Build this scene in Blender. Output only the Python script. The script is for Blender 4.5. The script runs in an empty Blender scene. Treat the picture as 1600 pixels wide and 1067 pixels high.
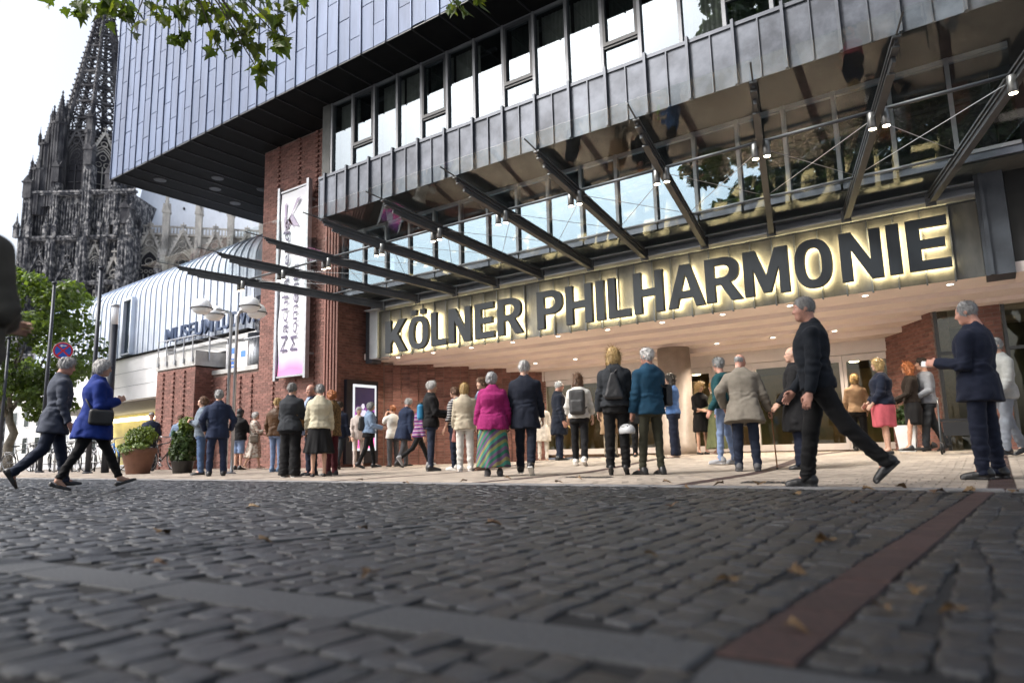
import bpy, bmesh, math, random
import numpy as np
from mathutils import Vector, Matrix, Quaternion
random.seed(7); RNG = np.random.default_rng(7)
S = bpy.context.scene
COL = S.collection
R = math.radians

# ------------------------------------------------------------------ camera
CAM_H = 0.44
YAW, PITCH, ROLL = R(-35), math.atan(165 / 1067.0), R(-1.47)
_fw = Vector((math.sin(YAW) * math.cos(PITCH), math.cos(YAW) * math.cos(PITCH), math.sin(PITCH)))
_r0 = Vector((math.cos(YAW), -math.sin(YAW), 0)); _u0 = _r0.cross(_fw)
_r = _r0 * math.cos(ROLL) + _u0 * math.sin(ROLL); _u = _u0 * math.cos(ROLL) - _r0 * math.sin(ROLL)
cd = bpy.data.cameras.new('camera'); cam = bpy.data.objects.new('camera', cd); COL.objects.link(cam)
m = Matrix((( _r.x, _u.x, -_fw.x, 0), (_r.y, _u.y, -_fw.y, 0), (_r.z, _u.z, -_fw.z, CAM_H), (0, 0, 0, 1)))
cam.matrix_world = m
cd.sensor_width = 36; cd.lens = 24.0; cd.clip_start = 0.05; cd.clip_end = 3000
cd.dof.use_dof = True; cd.dof.focus_distance = 11.5; cd.dof.aperture_fstop = 1.25
S.camera = cam

# ------------------------------------------------------------------ world, sun, exposure
SUN_EL, SUN_AZ = R(48), R(233)          # azimuth measured from +X, counter-clockwise: light comes from the left and a little behind
w = bpy.data.worlds.new('World'); S.world = w; w.use_nodes = True
nt = w.node_tree; nt.nodes.clear()
out = nt.nodes.new('ShaderNodeOutputWorld'); bg = nt.nodes.new('ShaderNodeBackground')
sky = nt.nodes.new('ShaderNodeTexSky'); sky.sky_type = 'NISHITA'; sky.sun_disc = False
sky.sun_elevation = SUN_EL; sky.sun_rotation = R(90) - SUN_AZ
sky.air_density = 1.0; sky.dust_density = 6.0; sky.ozone_density = 1.0; sky.altitude = 50
hs = nt.nodes.new('ShaderNodeHueSaturation'); hs.inputs['Saturation'].default_value = 0.55
nt.links.new(sky.outputs[0], hs.inputs['Color'])
nt.links.new(hs.outputs[0], bg.inputs[0]); bg.inputs[1].default_value = 0.15
nt.links.new(bg.outputs[0], out.inputs[0])
sl = bpy.data.lights.new('sun', 'SUN'); sl.energy = 1.5; sl.angle = R(11); sl.color = (1, 0.98, 0.955)
sun = bpy.data.objects.new('sun', sl); COL.objects.link(sun)
sd = Vector((math.cos(SUN_EL) * math.cos(SUN_AZ), math.cos(SUN_EL) * math.sin(SUN_AZ), math.sin(SUN_EL)))
sun.rotation_euler = sd.to_track_quat('Z', 'Y').to_euler(); sun.location = sd * 60
S.view_settings.view_transform = 'Standard'; S.view_settings.look = 'None'
S.view_settings.exposure = 1.15; S.view_settings.gamma = 1.0; S.view_settings.use_curve_mapping = False
S.render.engine = 'CYCLES'
S.cycles.use_denoising = True
S.cycles.max_bounces = 8; S.cycles.transparent_max_bounces = 16
S.cycles.sample_clamp_indirect = 6.0; S.cycles.caustics_reflective = False; S.cycles.caustics_refractive = False

# ------------------------------------------------------------------ helpers
def ss(t):
    t = min(1.0, max(0.0, t)); return t * t * (3 - 2 * t)
def gz(x, y):
    """height of the ground: a gently dished square that climbs to the doors"""
    z = 0.16 * ss((y - 9.3) / 4.5) * ss((x + 13) / 7)
    z += 0.085 * math.exp(-(((x + 11.5) / 4.5) ** 2 + ((y - 3.3) / 2.3) ** 2))
    return z

def props(o, label=None, cat=None, group=None, kind=None):
    if label: o['label'] = label
    if cat: o['category'] = cat
    if group: o['group'] = group
    if kind: o['kind'] = kind
    return o
def empty(name, loc, label=None, cat=None, group=None, kind=None, rz=0.0, parent=None):
    o = bpy.data.objects.new(name, None); COL.objects.link(o); o.location = loc; o.rotation_euler = (0, 0, rz)
    o.empty_display_size = 0.2
    if parent is not None: adopt(o, parent)
    return props(o, label, cat, group, kind)
def wmat(o):
    M = o.matrix_parent_inverse @ o.matrix_basis if o.parent else o.matrix_basis
    return wmat(o.parent) @ M if o.parent else M
def adopt(o, parent):
    """parent o but keep its world place"""
    o.parent = parent; o.matrix_parent_inverse = wmat(parent).inverted()
def link_mesh(name, me, parent=None, local=False, loc=None, rot=None, scale=None):
    o = bpy.data.objects.new(name, me); COL.objects.link(o)
    if loc is not None: o.location = loc
    if rot is not None: o.rotation_euler = rot
    if scale is not None: o.scale = scale
    if parent is not None:
        if local: o.parent = parent
        else: adopt(o, parent)
    return o

class MB:
    """collects faces; build() links them as one mesh object"""
    def __init__(s): s.v = []; s.f = []; s.mi = []; s.cur = 0
    def face(s, idx): s.f.append(tuple(idx)); s.mi.append(s.cur)
    def add(s, vs, fs):
        b = len(s.v); s.v.extend([tuple(v) for v in vs])
        for f in fs: s.f.append(tuple(b + i for i in f)); s.mi.append(s.cur)
        return s
    def box(s, c, size, M=None):
        x, y, z = size[0] / 2, size[1] / 2, size[2] / 2
        vs = [Vector((sx * x, sy * y, sz * z)) for sz in (-1, 1) for sx, sy in ((-1, -1), (1, -1), (1, 1), (-1, 1))]
        if M is not None: vs = [M @ v for v in vs]
        c = Vector(c)
        return s.add([v + c for v in vs], [(3, 2, 1, 0), (4, 5, 6, 7), (0, 1, 5, 4), (1, 2, 6, 5), (2, 3, 7, 6), (3, 0, 4, 7)])
    def box2(s, a, b): return s.box([(a[i] + b[i]) / 2 for i in range(3)], [abs(b[i] - a[i]) for i in range(3)])
    def quad(s, *p): return s.add(p, [tuple(range(len(p)))])
    def bar(s, p0, p1, w, h, up=(0, 0, 1)):
        """box from p0 to p1, w wide (sideways), h tall (along up)"""
        p0, p1 = Vector(p0), Vector(p1); d = p1 - p0; L = d.length; x = d.normalized(); u = Vector(up)
        y = u.cross(x)
        if y.length < 1e-5: y = Vector((0, 1, 0)).cross(x)
        y.normalize(); z = x.cross(y)
        return s.box((p0 + p1) / 2, (L, w, h), Matrix((x, y, z)).transposed())
    def tube(s, pts, r, n=8, cap=True, r1=None, closed=False):
        pts = [Vector(p) for p in pts]; k = len(pts); rings = []
        prev = None
        for i, p in enumerate(pts):
            if closed: t = (pts[(i + 1) % k] - pts[i - 1]).normalized()
            else: t = (pts[min(i + 1, k - 1)] - pts[max(i - 1, 0)]).normalized()
            a = prev if prev is not None else (Vector((0, 0, 1)) if abs(t.z) < .9 else Vector((1, 0, 0)))
            y = t.cross(a)
            if y.length < 1e-6: y = t.orthogonal()
            y.normalize(); z = y.cross(t).normalized(); prev = z
            if isinstance(r, (list, tuple)): rr = r[i]
            else: rr = r if r1 is None else r + (r1 - r) * i / max(1, k - 1)
            rings.append([p + (y * math.cos(2 * math.pi * j / n) + z * math.sin(2 * math.pi * j / n)) * rr for j in range(n)])
        fs = []; m_ = k if closed else k - 1
        for i in range(m_):
            a, b = i * n, ((i + 1) % k) * n
            for j in range(n): fs.append((a + j, a + (j + 1) % n, b + (j + 1) % n, b + j))
        if cap and not closed: fs += [tuple(range(n - 1, -1, -1)), tuple(range((k - 1) * n, k * n))]
        return s.add([v for q in rings for v in q], fs)
    def lathe(s, prof, c, n=24, M=None):
        """profile [(r,z)...] turned about z at c"""
        c = Vector(c); vs = []
        for r, z in prof:
            for j in range(n):
                v = Vector((r * math.cos(2 * math.pi * j / n), r * math.sin(2 * math.pi * j / n), z))
                vs.append((M @ v if M is not None else v) + c)
        fs = []
        for i in range(len(prof) - 1):
            for j in range(n): fs.append((i * n + j, i * n + (j + 1) % n, (i + 1) * n + (j + 1) % n, (i + 1) * n + j))
        if prof[0][0] > 1e-6: fs.append(tuple(range(n - 1, -1, -1)))
        if prof[-1][0] > 1e-6: fs.append(tuple(range((len(prof) - 1) * n, len(prof) * n)))
        return s.add(vs, fs)
    def ball(s, c, r, n=10, m_=6, sc=(1, 1, 1)):
        prof = [(math.sin(math.pi * i / m_) * r, -math.cos(math.pi * i / m_) * r) for i in range(m_ + 1)]
        prof[0] = (1e-4, -r); prof[-1] = (1e-4, r)
        return s.lathe(prof, c, n, Matrix.Diagonal(sc))
    def prism(s, poly, f0, f1):
        """poly: 2-D points; f0,f1 map (u,v)->3-D for the two ends"""
        n = len(poly); vs = [f0(*p) for p in poly] + [f1(*p) for p in poly]
        return s.add(vs, [tuple(range(n - 1, -1, -1)), tuple(range(n, 2 * n))] + [(i, (i + 1) % n, n + (i + 1) % n, n + i) for i in range(n)])
    def mesh(s, name, mats=(), smooth=False):
        me = bpy.data.meshes.new(name); me.from_pydata(s.v, [], s.f); 
        for m_ in (mats if isinstance(mats, (list, tuple)) else [mats]): me.materials.append(m_)
        if len(me.materials) > 1: me.polygons.foreach_set('material_index', s.mi)
        if smooth: me.polygons.foreach_set('use_smooth', [True] * len(s.f))
        me.update(); return me
    def build(s, name, mats, parent=None, smooth=False, label=None, cat=None, group=None, kind=None, local=False, base=None):
        """world-space vertices; the origin goes to base (or the centre of the vertices)"""
        if not local and s.v:
            if base is None:
                a = np.array(s.v); base = (a.min(0) + a.max(0)) / 2
            b = Vector(base); vs = s.v; s.v = [(v[0] - b.x, v[1] - b.y, v[2] - b.z) for v in vs]
            o = link_mesh(name, s.mesh(name, mats, smooth), parent, False, b)
        else: o = link_mesh(name, s.mesh(name, mats, smooth), parent, local)
        return props(o, label, cat, group, kind)

# ------------------------------------------------------------------ materials
MATS = {}
def mat(name, col, rough=.6, metal=0.0, var=.12, scale=3.0, bump=0.0, bscale=60.0, spec=.5, rnd=0.0, col2=None, lo=.35, hi=.65, emit=None, estr=0, trans=0, sheen=0, dist=.01, stretch=None, coat=0):
    if name in MATS: return MATS[name]
    m_ = bpy.data.materials.new(name); m_.use_nodes = True; MATS[name] = m_
    n = m_.node_tree.nodes; l = m_.node_tree.links; b = n['Principled BSDF']
    b.inputs['Roughness'].default_value = rough; b.inputs['Metallic'].default_value = metal
    b.inputs['Specular IOR Level'].default_value = spec
    if sheen: b.inputs['Sheen Weight'].default_value = sheen
    if coat: b.inputs['Coat Weight'].default_value = coat
    c4 = (*col, 1)
    geo = n.new('ShaderNodeNewGeometry'); src = geo.outputs['Position']
    if stretch:
        mp = n.new('ShaderNodeMapping'); mp.inputs['Scale'].default_value = stretch; l.new(src, mp.inputs[0]); src = mp.outputs[0]
    last = None
    if var or col2:
        tx = n.new('ShaderNodeTexNoise'); tx.inputs['Scale'].default_value = scale; tx.inputs['Detail'].default_value = 6; tx.inputs['Roughness'].default_value = .62
        l.new(src, tx.inputs['Vector'])
        rp = n.new('ShaderNodeValToRGB'); e = rp.color_ramp.elements; e[0].position = lo; e[1].position = hi
        if col2: e[0].color = c4; e[1].color = (*col2, 1)
        else:
            e[0].color = (*[c * (1 - var) for c in col], 1); e[1].color = (*[min(1, c * (1 + var)) for c in col], 1)
        l.new(tx.outputs['Fac'], rp.inputs[0]); last = rp.outputs[0]
    if rnd:
        oi = n.new('ShaderNodeObjectInfo'); mr = n.new('ShaderNodeMapRange'); mr.inputs['To Min'].default_value = 1 - rnd; mr.inputs['To Max'].default_value = 1 + rnd
        ad_ = n.new('ShaderNodeMath'); ad_.operation = 'ADD'; l.new(oi.outputs['Random'], ad_.inputs[0]); l.new(geo.outputs['Random Per Island'], ad_.inputs[1])
        fr_ = n.new('ShaderNodeMath'); fr_.operation = 'FRACT'; l.new(ad_.outputs[0], fr_.inputs[0]); l.new(fr_.outputs[0], mr.inputs['Value'])
        mx = n.new('ShaderNodeVectorMath'); mx.operation = 'SCALE'
        if last: l.new(last, mx.inputs[0])
        else: mx.inputs[0].default_value = col
        l.new(mr.outputs[0], mx.inputs['Scale']); last = mx.outputs[0]
    if last: l.new(last, b.inputs['Base Color'])
    else: b.inputs['Base Color'].default_value = c4
    if bump:
        t2 = n.new('ShaderNodeTexNoise'); t2.inputs['Scale'].default_value = bscale; t2.inputs['Detail'].default_value = 4; l.new(src, t2.inputs['Vector'])
        bp = n.new('ShaderNodeBump'); bp.inputs['Strength'].default_value = bump; bp.inputs['Distance'].default_value = dist
        l.new(t2.outputs['Fac'], bp.inputs['Height']); l.new(bp.outputs[0], b.inputs['Normal'])
    if emit: b.inputs['Emission Color'].default_value = (*emit, 1); b.inputs['Emission Strength'].default_value = estr
    if trans: b.inputs['Transmission Weight'].default_value = trans
    return m_
def emis(name, col, strength):
    if name in MATS: return MATS[name]
    m_ = bpy.data.materials.new(name); m_.use_nodes = True; MATS[name] = m_
    n = m_.node_tree.nodes; n.clear(); o = n.new('ShaderNodeOutputMaterial'); e = n.new('ShaderNodeEmission')
    e.inputs[0].default_value = (*col, 1); e.inputs[1].default_value = strength; m_.node_tree.links.new(e.outputs[0], o.inputs[0]); return m_
def glass(name, tint=(1, 1, 1), ior=1.5, gain=1.0, base=0.0, rough=.01, refl=(1, 1, 1), dirt=0.0):
    """thin pane: clear, mirrored by Fresnel (both faces)"""
    if name in MATS: return MATS[name]
    m_ = bpy.data.materials.new(name); m_.use_nodes = True; MATS[name] = m_
    n = m_.node_tree.nodes; l = m_.node_tree.links; n.clear(); o = n.new('ShaderNodeOutputMaterial')
    t = n.new('ShaderNodeBsdfTransparent'); t.inputs[0].default_value = (*tint, 1)
    g = n.new('ShaderNodeBsdfGlossy'); g.inputs['Roughness'].default_value = rough; g.inputs[0].default_value = (*refl, 1)
    lw = n.new('ShaderNodeLayerWeight'); lw.inputs['Blend'].default_value = .5
    f0 = ((ior - 1) / (ior + 1)) ** 2
    pw = n.new('ShaderNodeMath'); pw.operation = 'POWER'; pw.inputs[1].default_value = 5; l.new(lw.outputs['Facing'], pw.inputs[0])
    ma = n.new('ShaderNodeMath'); ma.operation = 'MULTIPLY_ADD'; ma.use_clamp = True; ma.inputs[1].default_value = (1 - f0) * gain; ma.inputs[2].default_value = base + f0 * gain
    l.new(pw.outputs[0], ma.inputs[0]); mx = n.new('ShaderNodeMixShader'); l.new(ma.outputs[0], mx.inputs[0]); l.new(t.outputs[0], mx.inputs[1]); l.new(g.outputs[0], mx.inputs[2])
    last = mx.outputs[0]
    if dirt:
        d = n.new('ShaderNodeBsdfDiffuse'); d.inputs[0].default_value = (.5, .5, .5, 1); tx = n.new('ShaderNodeTexNoise'); tx.inputs['Scale'].default_value = 1.3; tx.inputs['Detail'].default_value = 5
        ge = n.new('ShaderNodeNewGeometry'); l.new(ge.outputs['Position'], tx.inputs[0])
        mm = n.new('ShaderNodeMath'); mm.operation = 'MULTIPLY'; mm.inputs[1].default_value = dirt; l.new(tx.outputs['Fac'], mm.inputs[0])
        m2 = n.new('ShaderNodeMixShader'); l.new(mm.outputs[0], m2.inputs[0]); l.new(last, m2.inputs[1]); l.new(d.outputs[0], m2.inputs[2]); last = m2.outputs[0]
    l.new(last, o.inputs[0]); return m_

M_sett = mat('granite_sett', (.0115, .0134, .0175), .42, var=.75, scale=70, lo=.3, hi=.7, bump=1.0, bscale=120, rnd=.5, dist=.007, spec=.85)
M_joint = mat('joint_sand', (.012, .012, .013), .95, var=.3, scale=30)
M_granite = mat('granite_slab', (.062, .065, .07), .65, var=.6, scale=110, bump=.25, bscale=220, dist=.004)
M_clinker = mat('red_clinker', (.040, .020, .0175), .75, var=.4, scale=40, bump=.3, bscale=120, rnd=.15)
M_slab = mat('cream_paver', (.33, .28, .23), .75, var=.18, scale=3, bump=.2, bscale=150, rnd=.1)
M_ground = mat('pale_asphalt', (.35, .35, .36), .85, var=.15, scale=1.5, bump=.2, bscale=80)
M_kerb = mat('kerb_concrete', (.17, .17, .175), .8, var=.2, scale=8, bump=.3, bscale=90)
M_zinc = mat('zinc_blue', (.112, .146, .228), .55, metal=.08, spec=.3, var=.2, scale=.9, bump=.05, bscale=2.5, rnd=.07, stretch=(2, 2, .35))
M_zincseam = mat('zinc_seam', (.07, .092, .15), .4, metal=.5, var=.1)
M_zincgrey = mat('zinc_weathered', (.040, .047, .062), .42, metal=.3, col2=(.115, .13, .16), scale=1.6, lo=.38, hi=.66, bump=.06, bscale=4, rnd=.08)
M_zincrib = mat('zinc_rib', (.085, .094, .112), .42, metal=.45, var=.15, scale=3)
M_black = mat('black_soffit', (.009, .0095, .0105), .8, var=.15, spec=.08)
M_blackrib = mat('soffit_rib_grey', (.04, .042, .046), .6, metal=.2, var=.1, spec=.3)
M_brick = mat('red_brick', (.13, .056, .045), .82, col2=(.245, .122, .10), scale=7.5, lo=.3, hi=.7, bump=.35, bscale=130, rnd=.28, dist=.005, stretch=(1, 1, 3))
M_mortar = mat('mortar', (.20, .155, .135), .92, var=.2, scale=20)
M_steel = mat('canopy_steel', (.075, .078, .084), .45, metal=.35, var=.12, scale=5)
M_steel2 = mat('brushed_steel', (.42, .43, .45), .3, metal=.9, var=.06)
M_galv = mat('galvanised', (.38, .40, .43), .42, metal=.6, var=.12, scale=9)
M_frame = mat('window_frame_dark', (.045, .05, .055), .4, var=.1)
M_frameg = mat('window_frame_grey', (.19, .20, .215), .42, metal=.3, var=.1)
M_white = mat('white_paint', (.74, .745, .75), .5, var=.04)
M_plaster = mat('soffit_plaster', (.80, .70, .655), .75, var=.05, scale=1)
M_concrete = mat('concrete', (.40, .40, .39), .85, var=.2, scale=2.5, bump=.25, bscale=60)
M_letter = mat('letter_anthracite', (.009, .014, .022), .42, var=.08)
M_glow = emis('letter_glow', (1.0, .80, .40), 23.0)
M_lamp = emis('lamp_warm', (1.0, .86, .62), 16.0)
M_lampw = emis('lamp_white', (1.0, .93, .82), 5.0)
M_glass = glass('canopy_glass', (.94, .97, .965), 1.52, .62, .0, .006, dirt=.010)
M_win = glass('mirror_glass', (.75, .80, .80), 1.6, 1.0, .45, .008, (.29, .335, .375))
M_winlow = glass('mirror_glass_low', (.5, .55, .56), 1.6, 1.0, .34, .008, (.50, .64, .76))
M_door_glass = glass('door_glass', (.72, .74, .68), 1.5, .8, .0, .008)
# ================================================================== GROUND
g = MB(); g.quad((-900, -400, -.09), (700, -400, -.09), (700, 1200, -.09), (-900, 1200, -.09))
g.build('ground', M_ground, kind='structure', label='pale asphalt ground reaching to the horizon')

def sheet(name, x0, x1, y0, y1, dz, mt, step=.5, **k):
    b = MB(); nx = max(1, int((x1 - x0) / step)); ny = max(1, int((y1 - y0) / step))
    for j in range(ny + 1):
        for i in range(nx + 1):
            x = x0 + (x1 - x0) * i / nx; y = y0 + (y1 - y0) * j / ny; b.v.append((x, y, gz(x, y) + dz))
    for j in range(ny):
        for i in range(nx):
            a = j * (nx + 1) + i; b.face((a, a + 1, a + nx + 2, a + nx + 1))
    return b.build(name, mt, smooth=True, base=(0, 0, 0), **k)
plaza = sheet('cobbled_plaza', -34, 8, -12, 6.72, -.010, M_joint, kind='structure', label='dark cobbled square in front of the entrance')
terrace = sheet('terrace', -34, 8, 6.72, 17.6, -.006, mat('paver_joint', (.30, .26, .23), .9, var=.2, scale=6), kind='structure', label='cream paved terrace before the doors')

def sett_geo(w, d, h, seed, rough=1.0):
    """one hewn sett: rounded shoulders, uneven top; returns verts, faces about its centre (top at z=0)"""
    rr = random.Random(seed); hw, hd = w / 2, d / 2; c = .16 * min(w, d)
    base = [(-hw + c, -hd), (hw - c, -hd), (hw, -hd + c), (hw, hd - c), (hw - c, hd), (-hw + c, hd), (-hw, hd - c), (-hw, -hd + c)]
    j = .075 * rough
    base = [(x + rr.uniform(-j, j) * w, y + rr.uniform(-j, j) * d) for x, y in base]
    tx, ty = rr.uniform(-.022, .022), rr.uniform(-.022, .022)
    V = [(x, y, -h) for x, y in base] + [(x * .995, y * .995, -.0035 + rr.uniform(-.0015, .001)) for x, y in base]
    V += [(x * .955, y * .955, -.0004 + x * tx + y * ty + rr.uniform(-.004, .003) * rough) for x, y in base]
    V += [(x * .5, y * .5, .0002 + x * tx + y * ty + rr.uniform(-.003, .003) * rough) for x, y in base]
    F = []
    for k in range(3):
        for i in range(8): F.append((k * 8 + i, k * 8 + (i + 1) % 8, k * 8 + 8 + (i + 1) % 8, k * 8 + 8 + i))
    F.append(tuple(range(24, 32)))
    return V, F

# strips crossing the cobbles, in ground coordinates
STR_GREY = [(-9.5, .92, .70), (-.55, 1.555, 1.335)]             # x, far edge y, near edge y
def grey_y(x):
    t = (x + 3.6) / 3.05; far = 1.32 + .235 * t; return far - .20, far
def red_x(y):
    t = (y - 1.5) / 5.2; l = -.545 + .35 * t; return l, l + .165 - .04 * t
def lineA(y): return -5.75 + (y - 1.9) * .45
def lineB(y): return -3.40 + (y - 1.39) * .34
def blocked(x, y, m_):
    a, b = grey_y(x)
    if x < -.48 and a - m_ < y < b + m_: return True
    a, b = red_x(y)
    if y > 1.50 and a - m_ - .09 < x < b + m_ + .09: return True
    if x >= -.48 and 1.24 - m_ < y < 1.50 + m_ and x < 1.6: return True
    if abs(x - lineA(y)) < .045 + m_ and 1.6 < y < 5.4: return True
    if abs(x - lineB(y)) < .045 + m_ and 1.6 < y < 5.2: return True
    return False
setts = []
def in_view(x, y):
    return (-3.9 * y - 2.6 < x < .35 * y + 1.2) and y > .55
rs = random.Random(3)
x = -26.0; col_ = 0
while x < 3.6:
    w_ = rs.uniform(.095, .14)
    y = .60 + rs.uniform(0, .1); ymin = max(.60, (-x - 2.6) / 3.9) if x < -2.6 else .6
    while y < 6.66:
        d = rs.uniform(.105, .185)
        if y + d > 6.60: d = 6.70 - y
        cy_ = y + d / 2; cxw = x + w_ / 2 + .035 * math.sin(cy_ * 1.3 + x * .4) + .02 * math.sin(cy_ * 2.9 + x)
        # the setts are laid in long gently waving courses running to the kerb
        if cy_ > ymin - .2 and cxw < .35 * cy_ + 1.2 and not blocked(cxw, cy_, .034): setts.append((cxw + rs.uniform(-.006, .006), cy_, w_ - rs.uniform(.003, .020), d - rs.uniform(.006, .014)))
        y += d
    x += w_; col_ += 1
y = 1.52
while y < 6.6:                      # a straight course on either side of the clinker strip
    d = min(rs.uniform(.12, .19), 6.69 - y); a_, b_ = red_x(y + d / 2)
    for xc, w_ in ((a_ - .067, .118), (b_ + .072, .118)): setts.append((xc + rs.uniform(-.004, .004), y + d / 2, w_ - rs.uniform(0, .01), d - rs.uniform(.006, .014)))
    y += d
camxy = (0, 0)
setts.sort(key=lambda s: (s[0] ** 2 + s[1] ** 2))
seen = [s for s in setts if -3.0 * s[1] - .1 < s[0] < .1 * s[1] + .05 and s[1] > 1.15]
seen_ids = set(id(s) for s in seen[:300])
rest = MB(); k = 0; flags = []
for i, s in enumerate(setts):
    z = gz(s[0], s[1]) + rs.uniform(-.004, .002)
    rz = rs.uniform(-.06, .06)
    V, F = sett_geo(s[2], s[3], .07, i)
    if id(s) in seen_ids:
        b = MB(); b.add(V, F); me = b.mesh('sett', M_sett, True); me.polygons.foreach_set('use_smooth', [False] * 16 + [True] * 9)
        o = bpy.data.objects.new('sett', me); COL.objects.link(o); o.location = (s[0], s[1], z); o.rotation_euler = (0, 0, rz); o.parent = plaza
    else:
        c_, s_ = math.cos(rz), math.sin(rz)
        if s[0] ** 2 + s[1] ** 2 > 30: V = V[8:]; F = [tuple(q - 8 for q in f) for f in F[8:]]
        flags += [False] * (len(F) - 9) + [True] * 9
        rest.add([(s[0] + v[0] * c_ - v[1] * s_, s[1] + v[0] * s_ + v[1] * c_, z + v[2]) for v in V], F)
o = rest.build('setts', M_sett, plaza, True, kind='stuff', base=(0, 0, 0)); o.data.polygons.foreach_set('use_smooth', flags)

def block(b, pts, top, h, bev=.006):
    """a slab from a quadrilateral of ground points, with a small bevel"""
    c = [sum(p[i] for p in pts) / 4 for i in (0, 1)]
    def ins(p, m_):
        L = math.hypot(p[0] - c[0], p[1] - c[1]); t = max(0, 1 - m_ / L); return (c[0] + (p[0] - c[0]) * t, c[1] + (p[1] - c[1]) * t)
    V = []
    for m_, z in ((.002, -h), (.002, -bev), (bev * 1.6, 0)):
        for p in pts:
            q = ins(p, m_); V.append((q[0], q[1], gz(*p) + top + z))
    F = [(k * 4 + i, k * 4 + (i + 1) % 4, k * 4 + 4 + (i + 1) % 4, k * 4 + 4 + i) for k in range(2) for i in range(4)] + [(8, 9, 10, 11)]
    return b.add(V, F)
x = -.55
while x > -9:
    L = rs.uniform(.75, 1.05); x0 = x - L; a0, b0 = grey_y(x0); a1, b1 = grey_y(x)
    block(MB(), [(x0 + .004, a0), (x - .004, a1), (x - .004, b1), (x0 + .004, b0)], -.001, .1, .006).build('granite_strip_stone', M_granite, plaza)
    x = x0
for x0, x1 in ((-.535, .12), (.13, .85), (.86, 1.5)):
    block(MB(), [(x0, 1.25), (x1, 1.27), (x1, 1.48), (x0, 1.46)], -.001, .1, .006).build('granite_strip_stone', M_granite, plaza)
y = 1.50
while y < 6.6:
    y1 = min(y + .245, 6.68); a0, b0 = red_x(y); a1, b1 = red_x(y1)
    block(MB(), [(a0, y + .005), (b0, y + .005), (b1, y1 - .005), (a1, y1 - .005)], -.001 + rs.uniform(-.003, .002), .09, .005).build('clinker_brick', M_clinker, plaza)
    y = y1
block(MB(), [(-.60, .86), (-.36, .86), (-.35, 1.12), (-.59, 1.12)], .002, .09, .004).build('clinker_brick', M_clinker, plaza)
for fn, ya, yb in ((lineA, 1.65, 5.3), (lineB, 1.65, 5.1)):
    y = ya
    while y < yb:
        y1 = min(y + .42, yb); block(MB(), [(fn(y) - .04, y + .003), (fn(y) + .04, y + .003), (fn(y1) + .04, y1 - .003), (fn(y1) - .04, y1 - .003)], .0, .08, .003).build('granite_strip_stone', M_granite, plaza); y = y1
# kerb
x = -34.0
while x < 7.5:
    block(MB(), [(x, 6.705), (x + .995, 6.705), (x + .995, 6.90), (x, 6.90)], .010, .12, .008).build('kerb_stone', M_kerb, terrace); x += 1.0
# terrace pavers, running bond, with bands of red clinker
bands = [-.02 + 2.72 * k for k in range(-9, 3)]
pav = []
y = 6.905; row = 0
while y < 17.3:
    for b0, b1 in zip(bands[:-1], bands[1:]):
        pav.append((b0 - .1, y, .2, True)); n_ = 13; ww_ = (b1 - b0 - .2) / n_; xs_ = [b0 + .1]
        if row % 2: xs_ += [b0 + .1 + ww_ * (k + .5) for k in range(n_)]
        else: xs_ += [b0 + .1 + ww_ * (k + 1) for k in range(n_ - 1)]
        xs_.append(b1 - .1); pav += [(p_, y, q_ - p_, False) for p_, q_ in zip(xs_[:-1], xs_[1:])]
    y += .20; row += 1
vis = sorted([p for p in pav if -3.1 * p[1] < p[0] < .04 * p[1] and p[1] < 8.6], key=lambda p: p[0] ** 2 + p[1] ** 2)
ids = set(vis[:300]); rest = MB()
for p in pav:
    if not (-3.5 * p[1] - 1 < p[0] < .25 * p[1] + 1): continue
    w_ = p[2] - .004; pts = [(p[0], p[1]), (p[0] + w_, p[1]), (p[0] + w_, p[1] + .197), (p[0], p[1] + .197)]
    red = p[3]; dz = rs.uniform(0, .004)
    if p in ids: block(MB(), pts, .006 + dz, .03, .005).build('paver', M_clinker if red else M_slab, terrace)
    else:
        rest.cur = 1 if red else 0
        rest.add([(p[0] + .003, p[1] + .003, gz(*pts[0]) + .006 + dz), (p[0] + w_ - .002, p[1] + .003, gz(*pts[1]) + .006 + dz), (p[0] + w_ - .002, p[1] + .194, gz(*pts[2]) + .006 + dz), (p[0] + .003, p[1] + .194, gz(*pts[3]) + .006 + dz)], [(0, 1, 2, 3)])
rest.build('pavers', [M_slab, M_clinker], terrace, kind='stuff', base=(0, 0, 0))
# drain gratings set in the terrace
for gx, gy in ((-1.95, 7.45), (-4.6, 8.3)):
    t = empty('drain_grating', (gx, gy, gz(gx, gy) + .008), 'rectangular iron drain grating ' + ('just beyond the kerb behind the striding man' if gx > -3 else 'in the paving between blue jacket man and cane man'), 'grating')
    b = MB(); b.box2((gx - .32, gy - .11, gz(gx, gy) + .0), (gx + .32, gy + .11, gz(gx, gy) + .013)); b.build('frame', mat('cast_iron', (.03, .03, .03), .6, metal=.3, var=.2), t)
    for q in range(12):
        xx = gx - .29 + q * .0527; b = MB(); b.box2((xx - .012, gy - .095, gz(gx, gy) + .013), (xx + .012, gy + .095, gz(gx, gy) + .02)); b.build('bar', mat('cast_iron_worn', (.12, .11, .10), .45, metal=.5, var=.2), t)
# ================================================================== CONCERT HALL
HALL = empty('concert_hall', (-8, 13.5, 0), 'zinc clad concert hall with brick tower, glazed doors and overhanging upper storey', 'building')

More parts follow.
